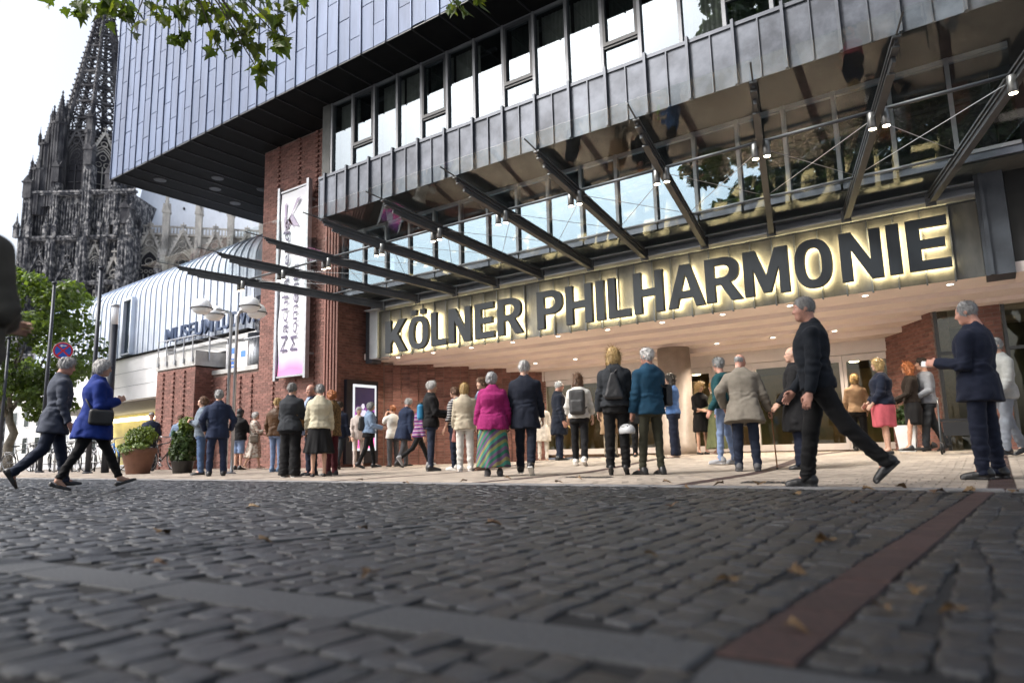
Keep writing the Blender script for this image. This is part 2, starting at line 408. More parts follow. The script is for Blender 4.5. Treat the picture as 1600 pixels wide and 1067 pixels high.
def to_mesh(curve_obj, name, mats):
    dg = bpy.context.evaluated_depsgraph_get(); ev = curve_obj.evaluated_get(dg)
    me = bpy.data.meshes.new_from_object(ev, depsgraph=dg); me.name = name
    me.materials.clear()
    for m_ in mats: me.materials.append(m_)
    bpy.data.objects.remove(curve_obj); return me
def text_mesh(body, size, mats, extrude=.002, spacing=1.0, bold=0.0):
    c = bpy.data.curves.new('text', 'FONT'); c.body = body; c.size = size; c.extrude = extrude; c.space_character = spacing; c.offset = bold
    o = bpy.data.objects.new('text', c); COL.objects.link(o); bpy.context.view_layer.update()
    return to_mesh(o, 'text', mats)
def poly_mesh(loops, extrude, mats, bevel=0.0):
    c = bpy.data.curves.new('outline', 'CURVE'); c.dimensions = '2D'; c.fill_mode = 'BOTH'; c.extrude = extrude; c.bevel_depth = bevel
    for lp in loops:
        sp = c.splines.new('POLY'); sp.points.add(len(lp) - 1); sp.use_cyclic_u = True
        for p, q in zip(sp.points, lp): p.co = (q[0], q[1], 0, 1)
    o = bpy.data.objects.new('outline', c); COL.objects.link(o); bpy.context.view_layer.update()
    return to_mesh(o, 'outline', mats)

BRICKS_LEFT = [300]
def brick_wall(parent, p0, p1, z0, z1, teeth=(), flute=False, nparts=0, name='brick_wall', thick=.3, pick=None, mtb=None):
    """brick courses on a vertical face from p0 to p1 (left to right seen from outside); returns the wall object"""
    mtb = mtb or M_brick
    p0 = Vector((*p0, 0)); p1 = Vector((*p1, 0)); d = p1 - p0; L = d.length; d.normalize(); n = Vector((d.y, -d.x, 0))
    body = MB(); a, b_ = p0, p1
    q = [a, b_, b_ - n * thick, a - n * thick]
    body.add([(v.x, v.y, z0) for v in q] + [(v.x, v.y, z1) for v in q], [(3, 2, 1, 0), (4, 5, 6, 7), (0, 1, 5, 4), (1, 2, 6, 5), (2, 3, 7, 6), (3, 0, 4, 7)])
    wall = body.build(name, M_mortar, parent)
    bw, bh, j = .25, .0775, .011
    rest = MB(); rr = random.Random(int(L * 1000)); cand = []
    rows = int((z1 - z0) / bh)
    for r in range(rows):
        u = 0 if flute else (-bw / 2 if r % 2 else 0)
        k = 0
        while u < L - .01:
            ua, ub = max(0, u), min(L, u + bw)
            if ub - ua > .04:
                pr = .007 + rr.uniform(0, .004)
                if flute and k % 2: pr += .055
                cand.append((ua + j / 2, ub - j / 2, z0 + r * bh + j / 2, z0 + (r + 1) * bh - j / 2, pr))
            u += bw; k += 1
    for t in teeth:
        for r in range(0, rows, 2): cand.append((t - .055, t + .055, z0 + r * bh + j / 2, z0 + (r + 1) * bh - j / 2, .065))
    def geo(c):
        ua, ub, za, zb, pr = c; V = []
        for off in (-.004, pr):
            for u_, z_ in ((ua, za), (ub, za), (ub, zb), (ua, zb)):
                v = p0 + d * u_ + n * off; V.append((v.x, v.y, z_))
        return V, [(4, 5, 6, 7), (0, 1, 5, 4), (1, 2, 6, 5), (2, 3, 7, 6), (3, 0, 4, 7)]
    if nparts and pick: cand.sort(key=pick)
    for i, c in enumerate(cand):
        V, F = geo(c)
        if i < nparts: MB().add(V, F).build('brick', mtb, wall)
        else: rest.add(V, F)
    if rest.v: rest.build('bricks', mtb, wall, kind='stuff')
    return wall

# ---- the overhanging upper storey -------------------------------------------------
BX0, BX1, BY, BZ0, BZ1 = -24.40, 5.0, 10.62, 10.05, 17.6
SP = .845
b = MB(); b.box2((BX0 + .02, BY + .03, BZ0 + .02), (BX1, 24, BZ1)); upper = b.build('upper_storey', M_zincseam, HALL)
pm = MB()
W, Hh = SP / 2 - .006, 1.36
for (zz) in (0,):
    pm.add([(-W / 2, 0.02, -.5), (W / 2, 0.02, -.5), (W / 2, .02, .5), (-W / 2, .02, .5), (-W / 2, 0, -.5 + .006), (W / 2, 0, -.5 + .006), (W / 2, 0, .5 - .006), (-W / 2, 0, .5 - .006), (0, -.005, -.5 + .006), (0, -.005, .5 - .006)],
           [(0, 1, 5, 8, 4), (1, 2, 6, 5), (2, 3, 7, 9, 6), (3, 0, 4, 7), (4, 8, 9, 7), (8, 5, 6, 9)])
panel_me = pm.mesh('zinc_panel', M_zinc)
rp = random.Random(5)
i = 0; x = BX0
while x < -5.2:
    z = BZ0 - ((i * .47) % 1.0) * Hh
    ztop = 15.9 if x < -14 else 13.5
    while z < ztop:
        za, zb = max(BZ0 + .003, z), z + Hh - .012
        if zb - za > .05:
            o = link_mesh('zinc_panel', panel_me, upper, False, (x + SP / 4, BY + rp.uniform(-.003, .003), (za + zb) / 2), (rp.uniform(-.003, .003), 0, rp.uniform(-.006, .006)), (1, 1, zb - za))
        z += Hh
    thick = i % 2 == 0
    b = MB(); wd, dp = (.03, .036) if thick else (.014, .018)
    b.box2((x - wd / 2, BY - dp, BZ0 - .012), (x + wd / 2, BY + .02, BZ1)); b.build('standing_seam', M_zincseam, upper)
    x += SP / 2; i += 1
b = MB(); b.box2((x, BY, BZ0), (BX1, BY + .03, BZ1)); b.box2((BX0, BY, 15.9), (x, BY + .025, BZ1)); b.build('zinc_sheet', M_zinc, upper)
# left end of the box
b = MB()
for kx in range(16): b.box2((BX0 - .012, BY + .03 + kx * SP, BZ0 + .003), (BX0 + .02, BY + .03 + kx * SP + SP - .02, BZ1))
b.build('end_cladding', M_zinc, upper)
soff = MB(); soff.box2((BX0 + .01, BY + .02, BZ0 - .015), (BX1, 24, BZ0 + .015)); soffit = soff.build('soffit', M_black, HALL)
k = 0
while BX0 + k * SP < 2:
    x = BX0 + k * SP
    y1 = 17.5 if x < -18.3 else (12.56 if x < -14.9 else 11.78)
    b = MB(); b.box2((x + .02 + (0 if k else .02), BY + .03, BZ0 - .028), (x + SP - .02, y1, BZ0 - .0152)); b.build('soffit_panel', M_black, soffit)
    b = MB(); b.box2((x - .012 + (.03 if k == 0 else 0), BY - .03 if k else BY, BZ0 - .055), (x + .012 + (.03 if k == 0 else 0), y1, BZ0 - .0152)); b.build('soffit_rib', M_blackrib, soffit)
    k += 1
b = MB(); b.box2((BX0 + .005, BY - .004, BZ0 - .035), (BX1, BY + .02, BZ0 - .0155)); b.build('drip_edge', M_frame, soffit)
for (dx, dy) in ((-23.06, 11.65), (-21.38, 12.8), (-22.35, 13.3), (-21.1, 14.4), (-23.1, 14.6)):
    b = MB(); b.lathe([(.17, -.015), (.20, -.015), (.205, 0), (.17, .012)], (dx, dy, BZ0 - .03), 24); o = b.build('recessed_light', M_blackrib, soffit, True)
    b = MB(); b.lathe([(1e-3, -.012), (.12, -.02), (.17, -.012)], (dx, dy, BZ0 - .02), 20); b.build('lens', M_black, o, True)

# ---- window band above the balcony ------------------------------------------------
WX0, WSP, WY, WZ0, WZ1 = -14.16, .836, 11.84, 7.72, 10.02
band_ = empty('window_band', (-7, WY, WZ0), parent=HALL)
M_cur = mat('curtain', (.52, .54, .50), .9, var=.15, scale=4)
M_room = mat('dark_room', (.075, .078, .075), .9, var=.2)
for k in range(19):
    x0 = WX0 + k * WSP; x1 = x0 + WSP; cas = k % 3 == 1
    win = MB(); fw_ = .035
    win.box2((x0 - fw_, WY - .07, WZ0), (x0 + fw_, WY + .07, WZ1))
    win.box2((x0 + fw_, WY - .05, WZ1 - .06), (x1 - fw_, WY + .05, WZ1)); win.box2((x0 + fw_, WY - .05, WZ0), (x1 - fw_, WY + .05, WZ0 + .07))
    W_ = win.build('window', M_frameg, band_)
    a, c = x0 + fw_, x1 - fw_
    if cas:
        zt = WZ0 + .78; s_ = MB()
        for (xa, xb, za, zb) in ((a, a + .06, zt, WZ1 - .06), (c - .06, c, zt, WZ1 - .06), (a + .06, c - .06, zt, zt + .08), (a + .06, c - .06, WZ1 - .13, WZ1 - .06)): s_.box2((xa, WY - .075, za), (xb, WY + .03, zb))
        s_.box2((a, WY - .05, zt - .05), (c, WY + .03, zt - .002)); s_.build('casement', M_frame, W_)
        p = MB(); p.box2((a + .06, WY - .004, zt + .08), (c - .06, WY + .004, WZ1 - .13)); p.build('pane', M_win, W_)
        p = MB(); p.box2((a, WY - .004, WZ0 + .07), (c, WY + .004, zt - .05)); p.build('pane', M_win, W_)
    else:
        p = MB(); tl = random.uniform(-.003, .003); p.add([(a, WY - .002 + tl, WZ0 + .07), (c, WY - .002 - tl, WZ0 + .07), (c, WY - .002 - tl, WZ1 - .06), (a, WY - .002 + tl, WZ1 - .06)], [(0, 1, 2, 3)]); p.build('pane', M_win, W_)
    if k % 5 in (2, 3, 0, 4):
        cu = MB(); n_ = 15
        for q in range(n_ + 1): cu.v += [(x0 + .05 + (WSP - .1) * q / n_, WY + .25 + .025 * (q % 2), WZ0), (x0 + .05 + (WSP - .1) * q / n_, WY + .25 + .025 * (q % 2), WZ1)]
        for q in range(n_): cu.face((2 * q, 2 * q + 2, 2 * q + 3, 2 * q + 1))
        cu.build('curtain', M_cur, W_)
b = MB(); b.box2((WX0 - .3, WY + 3.0, WZ0 - 1), (3, WY + 3.2, WZ1)); b.box2((WX0 - .3, WY + .1, WZ1 + .0), (3, WY + 3, WZ1 + .02)); b.box2((WX0 - .36, WY - .08, WZ0 - .9), (WX0 - .036, WY + .8, WZ1)); b.build('room_lining', M_room, band_)
b = MB()
for k in range(9):
    for j in range(3): b.box2((WX0 + 1 + k * 1.67, WY + .5 + j * .8, WZ1 - .08), (WX0 + 1.9 + k * 1.67, WY + .6 + j * .8, WZ1 - .01))
b.build('ceiling_fins', M_frameg, band_)

# ---- balcony parapet ----------------------------------------------------------------
PY, PZ0, PZ1, PX0 = 11.42, 6.58, 7.74, -14.18
bal = MB(); bal.box2((PX0, PY + .02, PZ0), (3, 13.9, PZ0 + .15)); bal.box2((PX0, PY + .02, PZ0 + .15), (3, PY + .1, PZ1 - .06)); balcony = bal.build('balcony', mat('balcony_under', (.016, .016, .017), .8, var=.2, scale=2, spec=.15), HALL)
k = 0
while PX0 + k * WSP / 2 < 2.5:
    x = PX0 + .26 + (k - 1) * WSP / 2
    x0, x1 = max(PX0, x), x + WSP / 2
    if k: 
        pass
    b = MB(); tl = random.uniform(-.004, .004); b.add([(x0 + .012, PY + tl, PZ0), (x1 - .012, PY - tl, PZ0), (x1 - .012, PY - tl, PZ1 - .07), (x0 + .012, PY + tl, PZ1 - .07), (x0 + .012, PY + .018, PZ0), (x1 - .012, PY + .018, PZ0), (x1 - .012, PY + .018, PZ1 - .07), (x0 + .012, PY + .018, PZ1 - .07)], [(0, 1, 2, 3), (0, 4, 5, 1), (1, 5, 6, 2), (3, 7, 4, 0), (2, 6, 7, 3)])
    b.build('zinc_panel', M_zincgrey, balcony)
    big = k % 2 == 0; dp = .075 if big else .035; wd = .05 if big else .022
    b = MB(); b.box2((x1 - wd / 2, PY - dp, PZ0 - .01), (x1 + wd / 2, PY + .018, PZ1 + (.05 if big else -.071))); b.build('rib', M_zincrib, balcony)
    k += 1
b = MB(); b.box2((PX0 - .02, PY - .03, PZ1 - .07), (3, PY + .1, PZ1)); b.build('top_rail', M_zincrib, balcony)
b = MB(); b.box2((PX0 - .03, PY - .005, PZ0), (PX0 - .002, 12.58, PZ1 - .07)); b.build('end_panel', M_zincgrey, balcony)

# ---- glazed wall between the balcony and the sign fascia ---------------------------
LY, LZ0, LZ1 = 12.72, 4.74, 6.56
low = empty('glazed_wall', (-7, LY, LZ0), parent=HALL)
for k in range(18):
    x0 = -14.66 + k * .86; x1 = x0 + .86
    wn = MB(); wn.box2((x0 - .035, LY - .07, LZ0 + .12), (x0 + .035, LY + .05, LZ1)); wn.box2((x0 + .035, LY - .05, LZ0 + .12), (x1 - .035, LY + .04, LZ0 + .18)); wn.box2((x0 + .035, LY - .05, LZ1 - .08), (x1 - .035, LY + .04, LZ1))
    W_ = wn.build('window', M_frameg, low)
    p = MB(); tl = random.uniform(-.004, .004); p.add([(x0 + .035, LY + tl, LZ0 + .18), (x1 - .035, LY - tl, LZ0 + .18), (x1 - .035, LY - tl, LZ1 - .08), (x0 + .035, LY + tl, LZ1 - .08)], [(0, 1, 2, 3)]); p.build('pane', M_winlow, W_)
    b = MB(); b.box2((x0 + .02, LY - .03, LZ0), (x1 - .02, LY, LZ0 + .115)); b.build('zinc_panel', M_zincgrey, low)
b = MB(); b.box2((-14.66, LY + 2.0, LZ0), (1, LY + 2.1, LZ1)); b.box2((-14.66, LY + .1, LZ0), (1, LY + 2, LZ0 + .05)); b.build('room_lining', M_room, low)

# ---- sign fascia -----------------------------------------------------------------------
FY, FZ0, FZ1, FX0, FX1 = 13.50, 3.03, 4.34, -14.02, .12
fs = MB(); fs.box2((FX0, FY + .02, FZ0 + .02), (FX1, FY + .36, FZ1)); fascia = fs.build('fascia', M_zincrib, HALL)
M_fasc = mat('zinc_fascia', (.045, .047, .05), .45, metal=.35, col2=(.14, .138, .135), scale=2.2, lo=.35, hi=.7, rnd=.3, stretch=(1, 1, .35)); n_ = 34; st = (FX1 - FX0) / n_
for k in range(n_):
    x0 = FX0 + k * st; b = MB(); b.box2((x0 + .006, FY, FZ0), (x0 + st - .006, FY + .018, FZ1 - .01)); b.build('fascia_panel', M_fasc, fascia)
    b = MB(); b.box2((x0 - .012, FY - .045, FZ0 - .03), (x0 + .012, FY + .018, FZ1 - .01)); b.build('rib', M_zincrib, fascia)
b = MB(); b.box2((-14.34, FY - .10, FZ0 - .02), (FX0 - .002, FY + .36, FZ1 + .05)); b.build('end_cap', mat('zinc_pale', (.42, .44, .47), .45, metal=.4, var=.08), fascia)
b = MB(); b.box2((-14.62, FY + .02, FZ0 - .12), (-14.345, FY + .36, FZ1 + .1)); b.build('end_box', M_zincrib, fascia)
b = MB(); b.box2((FX1 + .002, FY - .10, FZ0 - .02), (FX1 + .40, FY + .5, 5.0)); b.box2((FX1 + .06, FY - .16, FZ0 - .02), (FX1 + .12, FY - .102, 4.9)); b.build('end_post', M_zincrib, fascia)
b = MB(); b.box2((-14.34, FY - .30, 4.36), (FX1, FY + .1, 4.385)); b.box2((-14.34, FY - .05, 4.386), (FX1, FY - .02, 4.55)); b.box2((-14.34, FY - .30, 4.551), (FX1, FY + .1, 4.575)); b.build('edge_beam', mat('beam_grey', (.30, .315, .34), .45, metal=.2, var=.1), fascia)

# ---- entrance soffit ---------------------------------------------------------------------
levels = [(13.52, 14.5, 3.03), (14.5, 15.2, 2.94), (15.2, 15.9, 2.86), (15.9, 16.6, 2.78), (16.6, 17.36, 2.66)]
es = empty('entrance_soffit', (-7, 15, 2.6), parent=HALL)
for ya, yb, z in levels:
    y = ya
    while y < yb - .02:
        y2 = min(y + .245, yb); b = MB(); b.box2((-14.68, y + .002, z), (5, y2 - .002, z + .06)); b.build('soffit_board', M_plaster, es); y = y2
    b = MB(); b.box2((-14.68, ya + .001, z + .061), (5, yb + .02, 3.2)); b.build('soffit_step', M_plaster, es)
def downlight(parent, x, y, z, e):
    b = MB(); b.lathe([(.052, -.002), (.075, -.006), (.082, .004)], (x, y, z), 20); o = b.build('downlight', M_white, parent, True)
    b = MB(); b.lathe([(1e-3, -.003), (.052, -.0025)], (x, y, z), 16); b.build('lens', M_lampw, o)
    L = bpy.data.lights.new('downlight_lamp', 'SPOT'); L.energy = e; L.spot_size = R(115); L.spot_blend = .7; L.color = (1, .85, .68); L.shadow_soft_size = .06
    lo = bpy.data.objects.new('downlight_lamp', L); COL.objects.link(lo); lo.location = (x, y, z - .02); adopt(lo, parent)
for k in range(11): downlight(es, -13.65 + 1.325 * k, 13.85, 3.03, 105)
for k in range(7): downlight(es, -10.55 + 1.31 * k, 16.2, 2.78, 150)

# ---- brickwork ---------------------------------------------------------------------------
TX0, TX1, TY = -18.36, -14.72, 12.6
near = lambda px_, zz: (lambda c: (abs((c[0] + c[1]) / 2 - px_)) + .6 * abs((c[2] + c[3]) / 2 - zz))
tower = brick_wall(HALL, (TX0, TY), (TX1, TY), 0, 10.03, teeth=(.76, 1.78, 2.62), nparts=170, pick=near(3.0, 1.2), name='brick_tower', thick=2.0)
for q in range(5):
    xx = -15.26 + q * .128; b = MB(); b.box2((xx, TY - .075, 0), (xx + .065, TY - .012, 9.98)); b.build('brick_rib', M_brick, tower)
brick_wall(HALL, (TX1, TY + .001), (TX1, 14.32), 0, 6.5, name='return_wall', thick=.2)
brick_wall(HALL, (-14.70, 14.34), (-10.95, 17.34), 0, 3.0, flute=True, name='fluted_wall', mtb=M_brick)
brick_wall(HALL, (-1.88, 17.34), (-.82, 15.6), .0, 3.0, nparts=130, pick=near(1.4, 1.2), name='entrance_pier')
brick_wall(HALL, (-.10, 15.58), (.28, 15.58), 0, 3.0, name='entrance_pier'); brick_wall(HALL, (.95, 15.58), (4, 15.58), 0, 3.0, name='entrance_pier')
for xa, xb in ((-.80, -.11), (.29, .94)):
    b = MB(); b.box2((xa, 15.6, .1), (xa + .06, 15.7, 2.95)); b.box2((xb - .06, 15.6, .1), (xb, 15.7, 2.95)); b.box2((xa + .06, 15.6, 2.0), (xb - .06, 15.7, 2.06)); W_ = b.build('side_window', M_frame, HALL)
    b = MB(); b.box2((xa + .06, 15.64, .1), (xb - .06, 15.65, 2.95)); b.build('pane', M_door_glass, W_)
b = MB(); b.box2((-.75, 16.9, 0), (4, 17.0, 3)); b.build('inner_wall', mat('inner_wall', (.16, .15, .10), .8, var=.3, scale=1.5), HALL)
# low wall, stair block and pier left of the tower
LW = brick_wall(HALL, (-21.3, 12.62), (TX0, 12.62), 0, 3.02, teeth=(.5, 1.25, 2.0, 2.6), name='low_wall', thick=.35)
b = MB(); b.box2((-21.32, 12.56, 3.02), (TX0 - .004, 13.0, 3.16)); b.build('coping', M_concrete, LW)
PR = brick_wall(HALL, (-19.4, 15.6), (-18.2, 15.6), 0, 7.2, teeth=(.3, .75), name='rear_pier', thick=.6)

# dark flank wall right of the fascia
b = MB(); b.box2((FX1 + .41, FY + .05, 3.06), (6, FY + .4, 6.56)); b.build('flank_wall', mat('dark_bronze', (.016, .016, .017), .35, var=.2), HALL)

# ---- doors -------------------------------------------------------------------------------
DY = 17.36
doors = empty('door_front', (-6.4, DY, .18), parent=HALL)
M_al = mat('door_aluminium', (.62, .57, .54), .4, metal=.1, var=.05)
M_gold = mat('brass', (.55, .42, .18), .3, metal=.9, var=.1)
b = MB(); b.box2((-11.1, DY - .09, 2.36), (-1.6, DY + .09, 2.66)); b.build('transom', M_al, doors)
nd = 9; dw = (11.0 - 1.75) / nd
for k in range(nd):
    x0 = -11.0 + k * dw; x1 = x0 + dw
    d_ = MB(); f_ = .075
    d_.box2((x0 + .004, DY - .05, .19), (x0 + f_, DY + .05, 2.35)); d_.box2((x1 - f_, DY - .05, .19), (x1 - .004, DY + .05, 2.35))
    d_.box2((x0 + f_, DY - .05, .19), (x1 - f_, DY + .05, .34)); d_.box2((x0 + f_, DY - .05, 2.2), (x1 - f_, DY + .05, 2.35))
    D = d_.build('door', M_al, doors)
    p = MB(); p.box2((x0 + f_, DY - .005, .34), (x1 - f_, DY + .005, 2.2)); p.build('pane', M_door_glass, D)
    h = MB(); hx = x1 - .035 if k % 2 == 0 else x0 + .035
    pts = [(hx + (.21 * math.cos(t) if True else 0) * (1 if True else 0), DY - .11, 1.15 + .21 * math.sin(t)) for t in [((-90 if k % 2 else 90) + 180 * q / 12) * math.pi / 180 for q in range(13)]]
    h.tube(pts, .025, 8); h.build('handle', M_gold, D, True)
# foyer behind the doors
foy = MB(); foy.box2((-14, 27, 0), (4, 27.2, 3.2)); foy.box2((-14.2, 17.6, 0), (-14, 27, 3.2)); foy.box2((4, 17.6, 0), (4.2, 27, 3.2))
foyer = foy.build('foyer', mat('foyer_wall', (.34, .22, .10), .6, col2=(.12, .12, .05), scale=.8), HALL)
b = MB(); b.box2((-14, 17.45, .1), (4, 27, .185)); b.build('foyer_floor', mat('foyer_floor', (.25, .17, .11), .25, var=.2), foyer)
b = MB(); b.box2((-14, 17.5, 2.9), (4, 27, 3.0)); b.build('foyer_ceiling', mat('foyer_ceiling', (.10, .085, .07), .8, var=.1), foyer)
for j in range(4):
    for k in range(9):
        x, y = -12.3 + k * 1.75, 18.6 + j * 1.9
        b = MB(); b.lathe([(1e-3, 0), (.14, 0), (.15, .02)], (x, y, 2.88), 16); b.build('ceiling_lamp', emis('lamp_foyer', (1, .85, .62), 22), foyer)
for k in range(4):
    x = -10.5 + k * 3.1; b = MB(); b.box2((x, 24, .185), (x + .5, 24.5, 2.9)); b.build('foyer_pillar', mat('foyer_wood', (.20, .13, .07), .5, var=.3), foyer)
b = MB(); b.lathe([(.42, .1), (.42, .42), (.40, .425), (.40, 2.78)], (-6.42, 16.2, 0), 40); b.build('column', mat('column_stone', (.27, .225, .19), .5, var=.12, scale=4), HALL, True)
# ================================================================== SIGN LETTERS
def arc(cx_, cy_, rx, ry, a0, a1, n, p=2.4):
    o_ = []
    for i in range(n + 1):
        t = R(a0 + (a1 - a0) * i / n); c, s_ = math.cos(t), math.sin(t)
        o_.append((cx_ + rx * math.copysign(abs(c) ** (2 / p), c), cy_ + ry * math.copysign(abs(s_) ** (2 / p), s_)))
    return o_
def glyph(ch, st=.19):
    """outline loops in a box w x 1; st = stem"""
    if ch == 'K': return .76, [[(0, 0), (st, 0), (st, .27), (.29, .40), (.52, 0), (.76, 0), (.43, .57), (.73, 1), (.49, 1), (st, .58), (st, 1), (0, 1)]]
    if ch in 'OÖ':
        w_ = .74; L = [arc(w_ / 2, .5, w_ / 2, .515, 0, 352, 44), arc(w_ / 2, .5, w_ / 2 - st, .515 - .165, 0, 350, 36)]
        if ch == 'Ö': L += [[(.12, 1.07), (.30, 1.07), (.30, 1.22), (.12, 1.22)], [(.44, 1.07), (.62, 1.07), (.62, 1.22), (.44, 1.22)]]
        return w_, L
    if ch == 'L': return .56, [[(0, 0), (.56, 0), (.56, .175), (st, .175), (st, 1), (0, 1)]]
    if ch == 'N': return .74, [[(0, 0), (st, 0), (st, .66), (.53, 0), (.74, 0), (.74, 1), (.55, 1), (.55, .36), (.22, 1), (0, 1)]]
    if ch == 'E': return .60, [[(0, 0), (.60, 0), (.60, .17), (st, .17), (st, .42), (.54, .42), (.54, .58), (st, .58), (st, .83), (.59, .83), (.59, 1), (0, 1)]]
    if ch == 'R':
        o_ = [(0, 0), (st, 0), (st, .385), (.315, .385), (.53, 0), (.76, 0), (.51, .43)] + arc(.36, .70, .35, .30, -55, 90, 16) + [(0, 1)]
        return .76, [o_, [(st, .54), (.35, .54)] + arc(.35, .69, .17, .15, -80, 80, 10, 2) + [(.35, .84), (st, .84)]]
    if ch == 'P':
        o_ = [(0, 0), (st, 0), (st, .37), (.34, .37)] + arc(.34, .685, .36, .315, -88, 88, 20) + [(.34, 1), (0, 1)]
        return .70, [o_, [(st, .53), (.34, .53)] + arc(.34, .685, .18, .155, -80, 80, 10, 2) + [(.34, .84), (st, .84)]]
    if ch == 'H': return .74, [[(0, 0), (st, 0), (st, .41), (.55, .41), (.55, 0), (.74, 0), (.74, 1), (.55, 1), (.55, .58), (st, .58), (st, 1), (0, 1)]]
    if ch == 'I': return .20, [[(0, 0), (.20, 0), (.20, 1), (0, 1)]]
    if ch == 'A': return .86, [[(0, 0), (.205, 0), (.265, .215), (.595, .215), (.655, 0), (.86, 0), (.55, 1), (.31, 1)], [(.31, .375), (.55, .375), (.43, .80)]]
    if ch == 'M': return .92, [[(0, 0), (.185, 0), (.185, .62), (.385, .05), (.535, .05), (.735, .62), (.735, 0), (.92, 0), (.92, 1), (.67, 1), (.46, .40), (.25, 1), (0, 1)]]
SIGN = empty('illuminated_sign', (-7, 13.35, 3.18), 'row of dark backlit capital letters glowing along the zinc fascia over the doors', 'sign')
LET = [('K', -13.6, -12.81), ('Ö', -12.72, -12.01), ('L', -11.91, -11.39), ('N', -11.3, -10.58), ('E', -10.44, -9.85), ('R', -9.73, -8.99), ('P', -8.57, -7.88), ('H', -7.78, -7.11), ('I', -7.0, -6.8), ('L', -6.7, -6.18), ('H', -6.08, -5.42), ('A', -5.31, -4.54), ('R', -4.5, -3.78), ('M', -3.73, -2.9), ('O', -2.78, -2.14), ('N', -1.99, -1.33), ('I', -1.23, -1.04), ('E', -.93, -.32)]
for ch, xa, xb in LET:
    w_, L = glyph(ch); hgt = .86 if ch == 'Ö' else .885
    sx = (xb - xa) / w_
    L = [[(x * sx, y * hgt) for x, y in lp] for lp in L]
    me = poly_mesh(L, .045, [M_letter, M_glow], .006)
    for p in me.polygons: p.material_index = 1 if p.normal.z < -.95 else 0
    zb = 3.17 + .012 * (xa + 7)
    o = link_mesh('letter', me, SIGN, False, (xa, 13.345, zb), (R(90), 0, 0))

# ================================================================== GLASS CANOPY
CAN = empty('glass_canopy', (-7, 11, 4.5), 'sloping glass entrance canopy on fanned dark steel beams with pairs of spotlights', 'canopy')
TIPX = [-16.7, -14.85, -13.0, -11.06, -9.25, -7.43, -5.69, -3.91, -2.19, -.48, 1.22]
BASX = [-13.6 + 1.309 * k for k in range(11)]
BYY, TYY, BZZ, TZZ = 13.22, 8.95, 4.53, 5.24
def onbeam(k, y, dz=0.0):
    t = (BYY - y) / (BYY - TYY)
    if k < 0: xa, xb = BASX[0] - .75, TIPX[0] - .75
    elif k > 10: xa, xb = BASX[10] + .6, TIPX[10] + .75
    else: xa, xb = BASX[k], TIPX[k]
    return Vector((xa + (xb - xa) * t, y, BZZ + (TZZ - BZZ) * t + dz))
for k in range(11):
    b = MB()
    for (dz, wd, hh, cut) in ((-.015, .095, .03, 0), (-.052, .035, .044, .04), (-.088, .085, .028, .08), (-.142, .045, .08, .24), (-.195, .10, .026, .42)):
        b.bar(onbeam(k, BYY, dz), onbeam(k, TYY + cut, dz), wd, hh)
    beam = b.build('beam', M_steel, CAN)
    b = MB(); b.tube([onbeam(k, TYY + .1, .005), onbeam(k, TYY - .36, .012)], .013, 6); b.build('glass_pin', M_steel, beam)
    b = MB(); b.box(onbeam(k, BYY - .01, -.12), (.16, .05, .24)); b.build('end_plate', M_steel, beam)
    for s_ in (-1, 1):
        c = onbeam(k, 10.22, -.235) + Vector((s_ * .085, 0, 0)); b = MB()
        b.lathe([(.052, -.13), (.055, -.128), (.055, .10), (.05, .104), (.03, .106)], c, 16); sp_ = b.build('spotlight', mat('spot_steel', (.20, .195, .19), .3, metal=.7, var=.05), beam, True)
        b = MB(); b.lathe([(1e-3, -.136), (.046, -.132)], c, 14); b.build('lens', M_lamp, sp_)
    b = MB(); b.box(onbeam(k, 10.22, -.16), (.26, .05, .05)); b.build('spot_bracket', M_steel, beam)
for k in range(10):
    for yy, r_, dz in ((10.36, .028, -.03), (12.1, .021, -.03)):
        b = MB(); b.tube([onbeam(k, yy, dz), onbeam(k + 1, yy, dz)], r_, 8); b.build('cross_tube', mat('tube_grey', (.10, .105, .115), .4, metal=.4, var=.1), CAN, True)
    for (a, c) in ((0, 1), (1, 0)):
        b = MB(); b.tube([onbeam(k + a, 10.5, -.05), onbeam(k + c, 12.0, -.05)], .0055, 5); b.build('tie_rod', M_steel2, CAN)
for k in range(-1, 11):
    for ya, yb in ((13.30, 10.95), (10.94, 8.58)):
        q = [onbeam(k, ya, .03), onbeam(k + 1, ya, .03), onbeam(k + 1, yb, .03), onbeam(k, yb, .03)]
        q[0].x += .006; q[3].x += .006; q[1].x -= .006; q[2].x -= .006
        b = MB(); b.add(q + [v + Vector((0, 0, .014)) for v in q], [(0, 1, 2, 3), (7, 6, 5, 4), (0, 4, 5, 1), (1, 5, 6, 2), (2, 6, 7, 3), (3, 7, 4, 0)]); b.build('glass_pane', M_glass, CAN)

# ================================================================== BANNER AND POSTER
BAN = empty('banner', (-16.46, 12.35, 2.6), 'tall white concert banner with pink and violet foot on the brick tower', 'banner')
bm_ = bpy.data.materials.new('banner_print'); bm_.use_nodes = True
n = bm_.node_tree.nodes; l = bm_.node_tree.links; bs = n['Principled BSDF']; bs.inputs['Roughness'].default_value = .55
ge = n.new('ShaderNodeNewGeometry'); sx = n.new('ShaderNodeSeparateXYZ'); l.new(ge.outputs['Position'], sx.inputs[0])
mr = n.new('ShaderNodeMapRange'); mr.inputs['From Min'].default_value = 2.6; mr.inputs['From Max'].default_value = 3.55; l.new(sx.outputs['Z'], mr.inputs['Value'])
tx = n.new('ShaderNodeTexNoise'); tx.inputs['Scale'].default_value = 1.1; l.new(ge.outputs['Position'], tx.inputs[0])
ad = n.new('ShaderNodeMath'); ad.operation = 'MULTIPLY_ADD'; ad.inputs[1].default_value = .35; l.new(tx.outputs['Fac'], ad.inputs[0])
